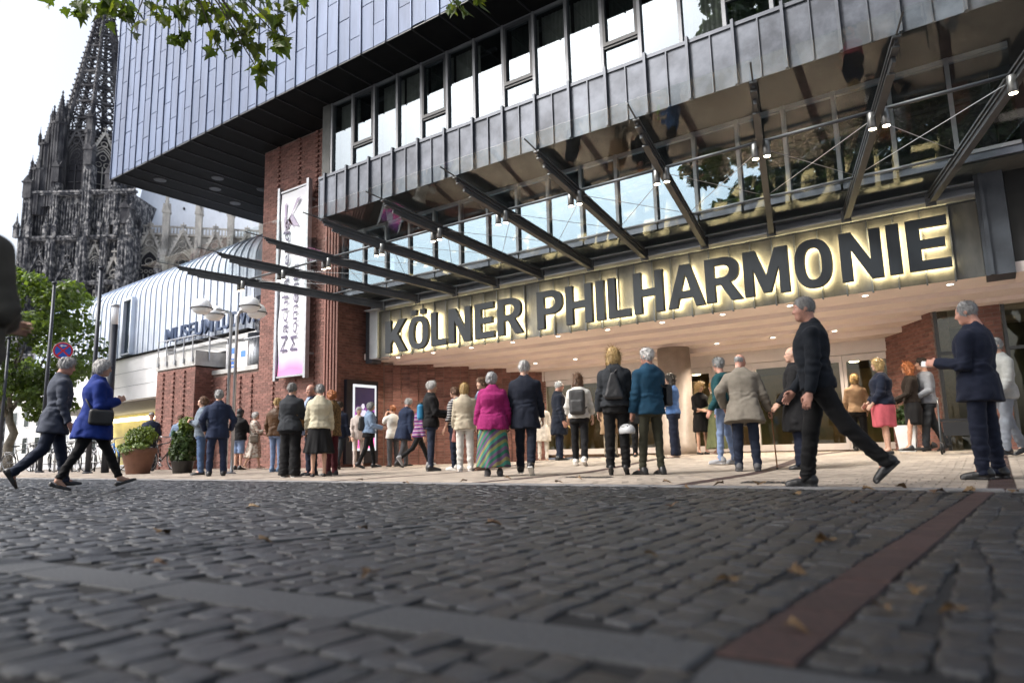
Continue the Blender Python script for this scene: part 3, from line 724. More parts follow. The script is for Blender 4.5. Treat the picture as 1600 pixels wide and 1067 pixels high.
m2_ = n.new('ShaderNodeMath'); m2_.operation = 'SUBTRACT'; m2_.inputs[1].default_value = .17; l.new(mr.outputs[0], m2_.inputs[0]); l.new(m2_.outputs[0], ad.inputs[2])
rp_ = n.new('ShaderNodeValToRGB'); cr = rp_.color_ramp; cr.elements[0].position = 0; cr.elements[0].color = (.62, .26, .62, 1); cr.elements[1].position = 1; cr.elements[1].color = (.74, .76, .80, 1)
for p_, c_ in ((.22, (.75, .22, .42, 1)), (.5, (.62, .42, .72, 1)), (.8, (.72, .70, .79, 1))):
    e_ = cr.elements.new(p_); e_.color = c_
l.new(ad.outputs[0], rp_.inputs[0]); l.new(rp_.outputs[0], bs.inputs['Base Color'])
b = MB(); ny = 24
for j in range(ny + 1):
    z = 2.66 + (8.22 - 2.66) * j / ny
    for i in range(5): b.v.append((-17.06 + 1.2 * i / 4, 12.33 + .02 * math.sin(j * .8 + i) , z))
for j in range(ny):
    for i in range(4): a = j * 5 + i; b.face((a, a + 1, a + 6, a + 5))
b.build('cloth', bm_, BAN, True)
for xx in (-17.14, -15.78):
    b = MB(); b.box2((xx - .05, 12.27, 2.52), (xx + .05, 12.41, 8.42)); b.build('post', M_galv, BAN)
for zz in (2.60, 8.24):
    b = MB(); b.box2((-17.09, 12.30, zz), (-15.83, 12.37, zz + .05)); b.build('cross_bar', M_galv, BAN)
for zz in (3.2, 5.4, 7.8):
    for xx in (-17.14, -15.78):
        b = MB(); b.box2((xx - .03, 12.41, zz), (xx + .03, 12.60, zz + .06)); b.build('wall_bracket', M_galv, BAN)
M_ink = mat('banner_ink', (.10, .085, .15), .6, var=0)
M_mauve = mat('banner_mauve', (.36, .31, .42), .6, var=0)
for body, xr, z0, ln in (('Nachhallende', -16.59, 3.30, 4.0), ('Momente', -16.14, 3.30, 2.55)):
    me = text_mesh(body, .44, [M_ink], .002, 1.0, .0); xs = [v.co.x for v in me.vertices]; sc_ = ln / (max(xs) - min(xs))
    for v in me.vertices: v.co.x *= sc_; v.co.y *= 1.0
    o = link_mesh('lettering', me, BAN, False, (xr, 12.29, z0), (R(90), R(-90), 0))
me = poly_mesh([[(0, .15), (.13, .25), (.13, 1.05), (0, 1.0)], [(.75, 1.1), (.95, 1.1), (.24, .42), (.20, .3)], [(.30, .52), (.46, .62), (.92, .08), (.68, .02)], [(.16, .3), (.25, .4), (.13, .06), (-.02, .0)]], .002, [M_mauve])
for v in me.vertices: v.co.x *= .78; v.co.y *= .88
link_mesh('emblem', me, BAN, False, (-16.86, 12.29, 6.95), (R(90), 0, 0))
b = MB(); b.tube([(-16.0, 12.5, 2.75), (-15.8, 12.35, 2.78)], .05, 10); b.box2((-16.12, 12.42, 2.62), (-15.98, 12.56, 2.76)); b.build('wall_floodlight', M_white, label='small white floodlight at the right foot of the banner', cat='floodlight')

POS = empty('poster_case', (-14.6, 13.4, .1), 'black backlit poster case with concert picture on side wall beside the doors', 'poster case')
b = MB(); b.box2((-14.70, 12.80, .10), (-14.58, 13.98, 2.42)); b.build('case', mat('case_black', (.012, .013, .02), .35, var=.1), POS)
b = MB(); b.box2((-14.58, 13.02, .45), (-14.572, 13.90, 2.30)); b.build('lit_border', emis('poster_white', (.95, .97, 1), .45), POS)
pm_ = bpy.data.materials.new('poster_print'); pm_.use_nodes = True; n = pm_.node_tree.nodes; l = pm_.node_tree.links; bs = n['Principled BSDF']; bs.inputs['Roughness'].default_value = .2
ge = n.new('ShaderNodeNewGeometry'); vo = n.new('ShaderNodeTexVoronoi'); vo.inputs['Scale'].default_value = 16; l.new(ge.outputs['Position'], vo.inputs[0])
sx = n.new('ShaderNodeSeparateXYZ'); l.new(ge.outputs['Position'], sx.inputs[0])
mr = n.new('ShaderNodeMapRange'); mr.inputs['From Min'].default_value = 1.75; mr.inputs['From Max'].default_value = 1.0; l.new(sx.outputs['Z'], mr.inputs['Value'])
m1 = n.new('ShaderNodeMath'); m1.operation = 'MULTIPLY'; l.new(mr.outputs[0], m1.inputs[0]); l.new(vo.outputs['Distance'], m1.inputs[1])
rp_ = n.new('ShaderNodeValToRGB'); cr = rp_.color_ramp; cr.elements[0].position = .02; cr.elements[0].color = (.02, .015, .035, 1); cr.elements[1].position = .5; cr.elements[1].color = (.8, .15, .42, 1)
e_ = cr.elements.new(.2); e_.color = (.22, .06, .30, 1)
l.new(m1.outputs[0], rp_.inputs[0]); l.new(rp_.outputs[0], bs.inputs['Base Color']); l.new(rp_.outputs[0], bs.inputs['Emission Color']); bs.inputs['Emission Strength'].default_value = .55
b = MB(); b.box2((-14.572, 13.09, .52), (-14.566, 13.83, 2.22)); pic = b.build('picture', pm_, POS)
fig = MB(); F_ = lambda y_, z_: (-14.563, 13.09 + y_, z_)
for poly in ([(.25, 1.62), (.31, 1.60), (.36, 1.66), (.34, 1.75), (.27, 1.76), (.23, 1.7)], [(.22, 1.58), (.38, 1.58), (.44, 1.35), (.36, 1.2), (.22, 1.25)], [(.36, 1.56), (.39, 1.57), (.66, 1.2), (.63, 1.18)], [(.10, 1.28), (.22, 1.5), (.24, 1.46), (.13, 1.24)]):
    fig.add([F_(*p) for p in poly], [tuple(range(len(poly)))])
fig.build('printed_musician', emis('poster_figure', (.55, .5, .6), .8), pic)

# ================================================================== MUSEUM
MUS = empty('museum_building', (-28.67, 14.81, 0), 'museum with pale curved zinc roof and white wall behind the lamp', 'building', rz=math.atan2(-.061, .998))
def mus(b, name, mt, parent=None, smooth=False): 
    o = link_mesh(name, b.mesh(name, mt, smooth), MUS, True)
    if parent is not None: o.parent = parent
    return o
M_zlight = mat('zinc_pale_roof', (.58, .64, .74), .42, metal=.15, var=.1, scale=1.2, rnd=.06)
prof = [(0, 4.85), (0, 7.45)] + [(1.4 - 1.4 * math.cos(R(a)), 7.45 + 1.4 * math.sin(R(a))) for a in range(10, 91, 10)] + [(7.0, 9.05)]
b = MB(); b.v = [(x, y + .03, z - .02) for x in (-15.0, 7.4) for y, z in prof]; n_ = len(prof)
for i in range(n_ - 1): b.face((i, i + 1, n_ + i + 1, n_ + i))
shell = mus(b, 'roof_shell', mat('museum_seam', (.44, .50, .60), .45, metal=.15, var=.05), None, True)
sw = .26; kk = int(22.4 / sw)
for i in range(kk):
    xa, xb = -15.0 + i * sw + .008, -15.0 + (i + 1) * sw - .012; b = MB()
    cuts = sorted([4.85 + ((i * .37) % 1) * 1.1 + q * 1.15 for q in range(3)])
    for (ya, za), (yb, zb) in zip(prof[:-1], prof[1:]):
        if ya == 0 and yb == 0:
            zs = [za] + [c for c in cuts if za < c < zb] + [zb]
            for p_, q_ in zip(zs[:-1], zs[1:]): b.add([(xa, -.004, p_ + .004), (xb, -.004, p_ + .004), (xb, -.004, q_ - .004), (xa, -.004, q_ - .004)], [(0, 1, 2, 3)])
        else: b.add([(xa, ya, za), (xb, ya, za), (xb, yb, zb), (xa, yb, zb)], [(0, 1, 2, 3)])
    mus(b, 'zinc_strip', M_zlight, shell)
    if i % 2 == 0:
        b = MB()
        for (ya, za), (yb, zb) in zip(prof[:-1], prof[1:]):
            dy, dz_ = yb - ya, zb - za; L = math.hypot(dy, dz_); ny_, nz_ = -dz_ / L * .05, dy / L * .05
            b.add([(xa - .022, ya, za), (xa + .002, ya, za), (xa + .002, yb, zb), (xa - .022, yb, zb)] + [(xa - .022, ya + ny_, za + nz_), (xa + .002, ya + ny_, za + nz_), (xa + .002, yb + ny_, zb + nz_), (xa - .022, yb + ny_, zb + nz_)], [(4, 5, 6, 7), (0, 4, 7, 3), (1, 2, 6, 5)])
        mus(b, 'standing_seam', mat('museum_seam', (.44, .50, .60), .45, metal=.15, var=.05), shell)
b = MB(); b.box2((-3.36, -.2, 4.95), (-3.26, .1, 7.55)); b.box2((-2.5, -.2, 4.95), (-2.4, .1, 7.55)); b.box2((-3.26, -.2, 7.45), (-2.5, .1, 7.55)); b.box2((-3.26, -.2, 4.95), (-2.5, .1, 5.02)); sw_ = mus(b, 'slit_window', M_zlight)
b = MB(); b.box2((-3.26, -.06, 5.02), (-2.5, -.03, 7.45)); mus(b, 'pane', M_win, sw_)
b = MB(); b.box2((-3.26, -.02, 5.02), (-2.5, .0, 7.45)); mus(b, 'blind', M_room, sw_)
b = MB(); b.box2((-15.0, -.25, 4.78), (7.4, .05, 4.848)); mus(b, 'shadow_gap', M_black)
b = MB(); b.box2((-15.0, -.16, 2.9), (1.2, .2, 4.775)); ww = mus(b, 'white_wall', mat('white_render', (.86, .865, .87), .6, var=.03))
for zz in (3.5, 4.12): 
    b = MB(); b.box2((-15.0, -.168, zz), (1.2, -.161, zz + .02)); mus(b, 'panel_joint', M_galv, ww)
b = MB(); b.box2((-15.0, .201, 2.86), (1.2, 4.2, 2.96)); mus(b, 'underside', mat('underside_brown', (.22, .2, .18), .8, var=.1))
b = MB(); b.box2((-15.0, 4.2, 0), (4.2, 4.4, 2.86)); mus(b, 'passage_wall', mat('ochre_wall', (.42, .35, .12), .6, var=.2, scale=2))
for k in range(9):
    b = MB(); b.box2((-14.8 + k * 2.2, 3.6, 2.42), (-14.8 + k * 2.2 + 2.05, 3.72, 2.62)); mus(b, 'strip_light', emis('strip_light', (1, .88, .55), 3.5))
b = MB(); b.box2((1.25, 1.8, 0), (8, 2.0, 4.78)); mus(b, 'recess_wall', M_room); 
b = MB(); b.box2((1.25, .2, 2.9), (8, 1.8, 3.02)); mus(b, 'recess_floor', M_concrete)
b = MB(); b.lathe([(.42, 3.02), (.42, 4.78)], (6.9, .55, 0), 24); mus(b, 'round_column', M_galv, None, True)
for word, x0_, ln_ in (('MUSEUM', 1.3, 3.75), ('LUDWIG', 5.35, 3.2)):
    me = text_mesh(word, .78, [mat('museum_letters', (.05, .075, .14), .4, metal=.2, var=.05)], .04, 1.0, .012); xs = [v.co.x for v in me.vertices]; sc_ = ln_ / (max(xs) - min(xs))
    for v in me.vertices: v.co.x *= sc_
    o = link_mesh('lettering', me, MUS, True, (x0_, -.3, 5.0), (R(90), 0, 0))
# stair block with railing
STB = empty('stair_block', (-22, 12.6, 0), 'brick stair block with concrete top and thin steel railing under the museum', 'stair block')
brick_wall(STB, (-23.2, 12.0), (-20.85, 12.0), 0, 3.3, teeth=(.45, 1.1, 1.75), name='front_wall', thick=1.8)
brick_wall(STB, (-20.85, 12.002), (-20.85, 13.8), 0, 3.3, name='side_wall', thick=.2)
b = MB(); b.box2((-23.24, 11.95, 3.3), (-20.8, 13.85, 3.78)); b.build('parapet', M_concrete, STB)
for q in range(5):
    x = -23.05 + q * .53; b = MB(); b.box2((x - .012, 11.90, 3.45), (x + .012, 11.93, 4.28)); b.box2((x - .04, 11.89, 3.42), (x + .04, 11.949, 3.56)); b.build('rail_post', M_galv, STB)
for q in range(3):
    y = 12.4 + q * .65; b = MB(); b.box2((-20.79, y - .02, 3.5), (-20.75, y + .02, 4.28)); b.build('rail_post', M_galv, STB)
for zz in (4.27, 4.12, 3.97, 3.85):
    b = MB(); r_ = .018 if zz > 4.2 else .007; b.tube([(-23.1, 11.92, zz), (-20.77, 11.92, zz), (-20.77, 13.8, zz)], r_, 6); b.build('rail', M_galv, STB)
for q in range(14):
    b = MB(); x = -20.6 + q * .16; b.tube([(x, 13.6, 3.3), (x, 13.6, 4.3)], .009, 5); b.build('baluster', M_galv, STB)
b = MB(); b.tube([(-20.7, 13.6, 4.32), (-18.4, 13.6, 4.32)], .022, 6); b.build('rail', M_galv, STB)
b = MB(); b.box2((-20.6, 12.9, 3.0), (-20.55, 13.0, 4.05)); b.box2((-20.55, 12.92, 3.0), (-19.45, 12.96, 4.05)); NB = b.build('notice_board', M_white, label='white notice board with blue squares above the low brick wall', cat='notice board')
for q, (dx, dz_) in enumerate(((.12, .7), (.12, .35), (.12, .1), (.75, .55))):
    b = MB(); b.box2((-20.55 + dx, 12.912, 3.0 + dz_), (-20.3 + dx, 12.9195, 3.2 + dz_)); b.build('blue_print', mat('print_blue', (.08, .22, .65), .5, var=0), NB)
# ================================================================== CATHEDRAL
CATH = empty('cathedral', (-174.0, 68.66, 0), 'blackened gothic cathedral tower with openwork spire far behind the square', 'cathedral', rz=R(35))
M_stone = mat('sooty_stone', (.030, .033, .042), .9, col2=(.42, .41, .40), scale=1.3, lo=.46, hi=.70, stretch=(1, 1, .7))
M_stone2 = mat('sooty_stone_dark', (.016, .017, .023), .9, col2=(.13, .13, .135), scale=.5, lo=.42, hi=.75, stretch=(1, 1, .4))
M_pale = mat('pale_stone', (.17, .165, .155), .9, col2=(.50, .48, .44), scale=.5, lo=.32, hi=.62, stretch=(1, 1, .5))
M_void = mat('tracery_void', (.02, .02, .025), .9, var=.2)
M_lead = mat('lead_roof', (.60, .65, .72), .6, var=.05, scale=.4, stretch=(3, 3, .3))
rc = random.Random(11)
def cat(b, name, mt, parent=CATH, smooth=False):
    o = link_mesh(name, b.mesh(name, mt, smooth), parent, True)
    if name in ('pinnacle_cluster', 'crockets', 'blind_tracery', 'tracery', 'tracery_ring'): o['kind'] = 'stuff'
    return o
def pin(b, x, y, z0, w_, h, crock=True):
    """gothic pinnacle: shaft, four little gables, spirelet, crockets, finial"""
    b.box2((x - w_ / 2, y - w_ / 2, z0), (x + w_ / 2, y + w_ / 2, z0 + h * .42))
    b.box2((x - w_ * .62, y - w_ * .62, z0 + h * .42), (x + w_ * .62, y + w_ * .62, z0 + h * .46))
    for dx, dy in ((0, -1), (1, 0), (-1, 0)):
        tx_, ty_ = -dy, dx
        b.add([(x + dx * w_ * .6 + tx_ * w_ * .5, y + dy * w_ * .6 + ty_ * w_ * .5, z0 + h * .46), (x + dx * w_ * .6 - tx_ * w_ * .5, y + dy * w_ * .6 - ty_ * w_ * .5, z0 + h * .46), (x + dx * w_ * .6, y + dy * w_ * .6, z0 + h * .62), (x, y, z0 + h * .6)], [(0, 1, 2), (1, 3, 2), (0, 2, 3)])
    b.lathe([(w_ * .45, z0 + h * .46), (w_ * .05, z0 + h * .95), (w_ * .16, z0 + h * .965), (w_ * .05, z0 + h)], (x, y, 0), 6)
    if crock:
        for q in range(6):
            t = .5 + q * .075; rr_ = w_ * .45 * (1 - (t - .46) / .5)
            for a in range(4): b.box((x + math.cos(a * 1.571) * rr_, y + math.sin(a * 1.571) * rr_, z0 + h * t), (w_ * .16, w_ * .16, w_ * .14))
def lancet(x, y, z0, w_, h, n_=8):
    """pointed arch outline in the xz plane"""
    hw = w_ / 2; pts = [(x - hw, z0), (x + hw, z0)]; sp = z0 + h - w_ * 1.0
    pts += [(x + hw - w_ * (1 - math.cos(R(a))), sp + w_ * math.sin(R(a))) for a in [60 * i / n_ for i in range(n_ + 1)]]
    pts += [(x - hw + w_ * (1 - math.cos(R(a))), sp + w_ * math.sin(R(a))) for a in [60 * i / n_ for i in range(n_ - 1, -1, -1)]]
    return pts
def window(parent, x, y, z0, w_, h, mt, gable=True, lights=3, rot=0, cx_=0, cy_=0):
    """traceried window on a face (towards -y), with moulded arch and crocketed gable"""
    M_ = Matrix.Translation((cx_, cy_, 0)) @ Matrix.Rotation(rot, 4, 'Z')
    def tr(b):
        b.v = [tuple(M_ @ Vector(v)) for v in b.v]; return b
    o_ = lancet(x, y, z0, w_, h); b = MB(); b.add([(p[0], y - .15, p[1]) for p in o_], [tuple(range(len(o_)))]); W_ = cat(tr(b), 'window', M_void, parent)
    b = MB()
    for s_, off in ((1.0, .25), (1.22, .5), (1.45, .8)):
        q = lancet(x, y, z0, w_ * s_, h + (s_ - 1) * w_); pts = [(p[0], y - off * .6, p[1]) for p in q[1:]] + [(q[0][0], y - off * .6, q[0][1])]
        b.tube(pts, w_ * .045, 5, cap=False)
    cat(tr(b), 'arch_moulding', mt, W_)
    b = MB()
    for k in range(1, lights): xx = x - w_ / 2 + w_ * k / lights; b.box2((xx - w_ * .028, y - .5, z0), (xx + w_ * .028, y - .16, z0 + h * .66))
    for zz in (z0 + h * .33, z0 + h * .55): b.box2((x - w_ / 2, y - .45, zz), (x + w_ / 2, y - .17, zz + w_ * .04))
    for k in range(lights): b.tube([(x - w_ / 2 + w_ * (k + .5) / lights + w_ / lights * .36 * math.cos(t * .7), y - .35, z0 + h * .70 + w_ / lights * .36 * math.sin(t * .7)) for t in range(9)], w_ * .025, 4, closed=True)
    b.tube([(x + w_ * .2 * math.cos(t * .628), y - .35, z0 + h * .83 + w_ * .2 * math.sin(t * .628)) for t in range(10)], w_ * .025, 4, closed=True)
    cat(tr(b), 'tracery', mt, W_)
    if gable:
        b = MB(); gw, zb, zt = w_ * .85, z0 + h - w_ * .75, z0 + h + w_ * 1.15
        for s_ in (-1, 1):
            b.bar((x + s_ * gw, y - .8, zb), (x, y - .8, zt), w_ * .12, .5, up=(0, 1, 0))
            for q in range(9):
                t = (q + .5) / 9; b.box((x + s_ * gw * (1 - t) + s_ * w_ * .1, y - .8, zb + (zt - zb) * t), (w_ * .12, .4, w_ * .14))
        b.tube([(x + w_ * .2 * math.cos(t * .628), y - .8, z0 + h + w_ * .28 + w_ * .2 * math.sin(t * .628)) for t in range(10)], w_ * .04, 4, closed=True)
        b.tube([(x, y - .8, zt), (x, y - .8, zt + w_ * .45)], [w_ * .05, w_ * .02], 5); b.box((x, y - .8, zt + w_ * .28), (w_ * .3, w_ * .12, w_ * .07))
        cat(tr(b), 'gable', mt, W_)
# shaft of the tower
b = MB(); b.box2((-10.6, 1.0, 0), (11.6, 24, 64)); shaft = cat(b, 'tower_shaft', M_stone)
for zc in (24, 41, 52, 63.2):
    b = MB(); b.box2((-12.9, -.9, zc), (13.9, .9, zc + .5)); b.box2((-12.6, -.6, zc - .45), (13.6, .8, zc)); cat(b, 'string_course', M_stone, shaft)
# buttress piers, stepping back storey by storey
for bx, wd, dp, zt in ((-11.6, 3.2, 3.0, 62), (-5.4, 2.6, 2.4, 66), (2.4, 3.0, 3.2, 70), (7.2, 2.2, 2.2, 64), (12.2, 3.4, 3.2, 55)):
    b = MB(); z = 0; w2, d2 = wd, dp
    for zz in (24, 41, 52, zt):
        if zz > zt: zz = zt
        b.box2((bx - w2 / 2, 1 - d2, z), (bx + w2 / 2, 1.2, zz)); 
        for q in range(3):
            xx = bx - w2 / 2 + w2 * (q + .5) / 3; b.box2((xx - .14, 1 - d2 - .25, z + .6), (xx + .14, 1 - d2 - .002, zz - 1.2))
        z = zz; w2 *= .88; d2 *= .82
        if zz >= zt: break
    cat(b, 'buttress', M_stone, shaft)
    b = MB(); pin(b, bx, 1 - dp * .4, zt, wd * .62, 9); cat(b, 'pinnacle', M_stone2, shaft)
    b = MB(); pin(b, bx - wd * .45, 1 - dp * .8, 52, wd * .3, 6); pin(b, bx + wd * .45, 1 - dp * .8, 52, wd * .3, 6.5); pin(b, bx, 1 - dp * .95, 41, wd * .34, 6); cat(b, 'pinnacle_cluster', M_stone, shaft)
# blind tracery ribs between the piers
b = MB()
for (xa, xb) in ((-10, -6.7), (-4, .8), (4, 6), (8.4, 10.6)):
    k = int((xb - xa) / .62)
    for i in range(k + 1):
        xx = xa + (xb - xa) * i / k
        for za, zb in ((2, 23), (42, 51.4), (53, 62)):
            if rc.random() < .9: b.box2((xx - .11, .55, za + rc.uniform(0, 2)), (xx + .11, 1.0, zb - rc.uniform(0, 1.6)))
cat(b, 'blind_tracery', M_stone, shaft)
window(shaft, -8.3, 1.0, 25.5, 2.8, 20, M_stone, True, 2); window(shaft, -1.6, 1.0, 27, 3.4, 16, M_stone, True, 2)
window(shaft, 4.9, 1.0, 25, 3.0, 22, M_pale, True, 2); window(shaft, 9.6, 1.0, 22, 4.6, 20, M_pale, True, 3); window(shaft, -8.0, 1.0, 53.5, 2.4, 11, M_stone2, True, 2)
# corner turrets
for tx_, ty_, r_, z0, zt, hp in ((-11.2, 2.2, 1.9, 50, 62.0, 8.0), (-9.9, 1.0, 1.8, 58, 69.0, 9.0), (-8.6, 1.8, 2.2, 60, 75.5, 11.5), (11.2, 3, 2.1, 40, 54, 12), (8.6, 1, 1.6, 55, 64, 12), (-6.4, 1.2, 1.7, 60, 81, 9.5)):
    b = MB(); b.lathe([(r_, z0), (r_, zt), (r_ * 1.18, zt + .2), (r_ * 1.18, zt + .7), (r_ * .8, zt + .8)], (tx_, ty_, 0), 8)
    for q in range(8):
        a = q * math.pi / 4 + .39; b.box2((tx_ + math.cos(a) * r_ - .16, ty_ + math.sin(a) * r_ - .16, z0), (tx_ + math.cos(a) * r_ + .16, ty_ + math.sin(a) * r_ + .16, zt + 1.6))
    T_ = cat(b, 'turret', M_stone2 if tx_ < 0 else M_stone, CATH)
    b = MB(); b.lathe([(r_ * .85, zt + .5), (.12, zt + hp - .8), (.3, zt + hp - .6), (.06, zt + hp)], (tx_, ty_, 0), 8)
    for q in range(9):
        t = q / 9
        for a in range(8): b.box((tx_ + math.cos(a * .785) * r_ * .85 * (1 - t), ty_ + math.sin(a * .785) * r_ * .85 * (1 - t), zt + .6 + (hp - 1.4) * t), (.28, .28, .3))
    cat(b, 'turret_spire', M_stone2, T_)
    b = MB()
    for a in range(5): pin(b, tx_ + math.cos(a * 1.256) * r_ * 1.1, ty_ + math.sin(a * 1.256) * r_ * 1.1, zt + .3, .5, hp * .42, False)
    cat(b, 'pinnacle_cluster', M_stone2, T_)
# octagon belfry
OX, OY = -2.8, 10.0
b = MB(); b.lathe([(7.4, 60), (7.4, 80)], (OX, OY, 0), 8, Matrix.Rotation(R(22.5), 3, 'Z')); bel = cat(b, 'belfry', M_stone2)
for q in range(8):
    a = q * math.pi / 4 + R(22.5); x_, y_ = OX + math.cos(a) * 8.3, OY + math.sin(a) * 8.3
    b = MB(); b.lathe([(1.25, 60), (1.1, 79), (1.3, 79.3), (1.3, 80)], (x_, y_, 0), 8); pin(b, x_, y_, 80, 1.5, 8.5); cat(b, 'corner_shaft', M_stone2, bel)
for q in range(8):
    rot = q * math.pi / 4
    if q in (0, 1, 2, 6, 7): window(bel, 0, -7.0, 62.5, 3.6, 14.0, M_pale if q == 1 else M_stone2, True, 2, rot, OX, OY)
for zc in (62, 80):
    b = MB(); b.lathe([(7.6, zc), (8.6, zc + .2), (8.6, zc + .7), (7.6, zc + .9)], (OX, OY, 0), 8, Matrix.Rotation(R(22.5), 3, 'Z')); cat(b, 'string_course', M_stone2, bel)
# openwork spire
SZ0, SZ1, SR = 79.0, 126.5, 8.2
def sr(z): return SR * (SZ1 - z) / (SZ1 - SZ0) + .15
spire = empty('spire', (0, 0, 0)); spire.parent = CATH
for q in range(8):
    a = q * math.pi / 4 + R(22.5); b = MB(); P = lambda z: (OX + math.cos(a) * sr(z), OY + math.sin(a) * sr(z), z)
    b.tube([P(SZ0), P(SZ1)], [.62, .2], 6); cat(b, 'rib', M_stone2, spire)
    b = MB()
    for k in range(30):
        z = SZ0 + 1.0 + k * 1.56; x_, y_, _ = P(z); s_ = .9 - .5 * k / 30
        b.box((x_ + math.cos(a) * s_ * .62, y_ + math.sin(a) * s_ * .62, z + .1), (s_ * .95, s_ * .6, s_ * .42), Matrix.Rotation(a, 3, 'Z'))
    cat(b, 'crockets', M_stone2, spire)
zz = SZ0; lev = []
while zz < 120: lev.append(zz); zz += 5.2 - 3.3 * (zz - SZ0) / 55
for li, (za, zb) in enumerate(zip(lev[:-1], lev[1:])):
    b = MB()
    for q in range(8):
        a0, a1 = q * math.pi / 4 + R(22.5), (q + 1) * math.pi / 4 + R(22.5)
        A = Vector((OX + math.cos(a0) * sr(za), OY + math.sin(a0) * sr(za), za)); B_ = Vector((OX + math.cos(a1) * sr(za), OY + math.sin(a1) * sr(za), za))
        C_ = Vector((OX + math.cos(a0) * sr(zb), OY + math.sin(a0) * sr(zb), zb)); D_ = Vector((OX + math.cos(a1) * sr(zb), OY + math.sin(a1) * sr(zb), zb))
        b.bar(A, B_, .45, .5); mid = (A + B_ + C_ + D_) / 4; w_ = (B_ - A).length
        ux = (B_ - A).normalized(); uz = ((C_ + D_) / 2 - (A + B_) / 2).normalized(); r_ = min(w_, (zb - za)) * .25
        for s1, s2 in ((-1, -1), (1, -1), (-1, 1), (1, 1)):
            c0 = mid + ux * s1 * r_ * .78 + uz * s2 * r_ * .78
            b.tube([c0 + ux * r_ * .72 * math.cos(t * .785) + uz * r_ * .72 * math.sin(t * .785) for t in range(8)], .15 + .05 * (1 - li / 10), 4, closed=True)
        b.bar(A, mid - (ux + uz) * r_ * 1.1, .24, .3); b.bar(B_, mid + (ux - uz) * r_ * 1.1, .24, .3); b.bar(C_, mid + (uz - ux) * r_ * 1.1, .24, .3); b.bar(D_, mid + (ux + uz) * r_ * 1.1, .24, .3)
    cat(b, 'tracery_ring', M_stone2, spire)
# nave beside the tower, paler stone, with gables, pinnacles, balustrade and lead roof
nave = empty('nave', (9.5, 8, 5.2), rz=R(14)); nave.parent = CATH
def nv(b, name, mt, p=None): return cat(b, name, mt, p or nave)
b = MB(); b.box2((-1, 0, -5.2), (46, 12, 50.5)); nwall = nv(b, 'wall', M_pale)
b = MB(); b.add([(-1, 1.5, 50.5), (46, 1.5, 50.5), (46, 13, 76), (-1, 13, 76), (-1, 1.6, 50.4), (46, 1.6, 50.4)], [(0, 1, 2, 3), (0, 4, 5, 1)]); rf = nv(b, 'roof', M_lead)
for k in range(9):
    b = MB(); zz_ = 59.5 - k * .1; b.ball((1.2 + k * 4.4, 5.2, zz_), .32, 8, 5); b.tube([(1.2 + k * 4.4, 5.2, zz_ - .2), (1.2 + k * 4.4, 5.5, zz_ - 1.2)], .07, 5); nv(b, 'roof_finial', M_void, rf)
b = MB()
for k in range(62): xx = -.8 + k * .76; b.box2((xx - .12, -.35, 50.6), (xx + .12, -.1, 52.2))
b.box2((-1, -.45, 52.2), (46, 0, 52.6)); b.box2((-1, -.6, 50.1), (46, 0, 50.6)); nv(b, 'balustrade', M_pale, nwall)
for k in range(6):
    x0 = 3.8 + k * 7.6
    window(nwall, x0, 0, 27, 4.4, 19.5, M_pale, True, 4)
    b = MB(); b.box2((x0 - 4.9, -2.6, 0), (x0 - 3.1, .2, 44)); b.box2((x0 - 4.7, -1.6, 44), (x0 - 3.3, .1, 50)); Bt = nv(b, 'buttress', M_pale, nwall)
    b = MB(); pin(b, x0 - 4.0, -.9, 50, 1.5, 13.5); nv(b, 'pinnacle', M_pale, Bt)
    b = MB(); pin(b, x0 - 4.0, -3.0, 40, 1.6, 9.5); pin(b, x0 - 5.2, -2.6, 33, .9, 6); pin(b, x0 - 2.8, -2.6, 33, .9, 6); nv(b, 'pinnacle_cluster', M_pale, Bt)
    b = MB(); b.bar((x0 - 4, -5.5, 33), (x0 - 4, 0, 45), .7, 1.0); b.bar((x0 - 4, -5.5, 28), (x0 - 4, 0, 38), .6, .8); b.box2((x0 - 4.7, -7.4, 0), (x0 - 3.3, -5.2, 36)); pin(b, x0 - 4, -6.3, 36, 1.3, 8); nv(b, 'flying_buttress', M_stone, Bt)
b = MB(); b.box2((-1, -6.5, -5.2), (46, 0, 24)); nv(b, 'aisle', M_stone, None)
# ================================================================== PEOPLE: signed-distance modelling
def vnoise(P, f, seed=0):
    """cheap smooth 3-D value noise, -1..1"""
    q = P * f + seed * 17.31; i = np.floor(q).astype(np.int64); t = q - i; t = t * t * (3 - 2 * t)
    def hsh(a, b, c):
        h = (a * 374761393 + b * 668265263 + c * 2147483647 + seed * 1274126177) & 0xffffffff
        h = ((h ^ (h >> 13)) * 1274126177) & 0xffffffff; return ((h ^ (h >> 16)) & 0xffff) / 32767.5 - 1
    r = 0
    for dx in (0, 1):
        for dy in (0, 1):
            for dz in (0, 1):
                w_ = (t[..., 0] if dx else 1 - t[..., 0]) * (t[..., 1] if dy else 1 - t[..., 1]) * (t[..., 2] if dz else 1 - t[..., 2])
                r = r + w_ * hsh(i[..., 0] + dx, i[..., 1] + dy, i[..., 2] + dz)
    return r
def rc_(P, a, b, ra, rb):
    a = np.asarray(a, float); b = np.asarray(b, float); ba = b - a; t = np.clip(((P - a) @ ba) / max(1e-9, ba @ ba), 0, 1)
    return np.linalg.norm(P - a - t[..., None] * ba, axis=-1) - (ra + (rb - ra) * t)
def el_(P, c, r):
    q = (P - np.asarray(c, float)) / np.asarray(r, float); k = np.linalg.norm(q, axis=-1); return (k - 1) * min(r)
def bx_(P, c, h, r=.01):
    q = np.abs(P - np.asarray(c, float)) - (np.asarray(h, float) - r); return np.linalg.norm(np.maximum(q, 0), axis=-1) + np.minimum(q.max(-1), 0) - r
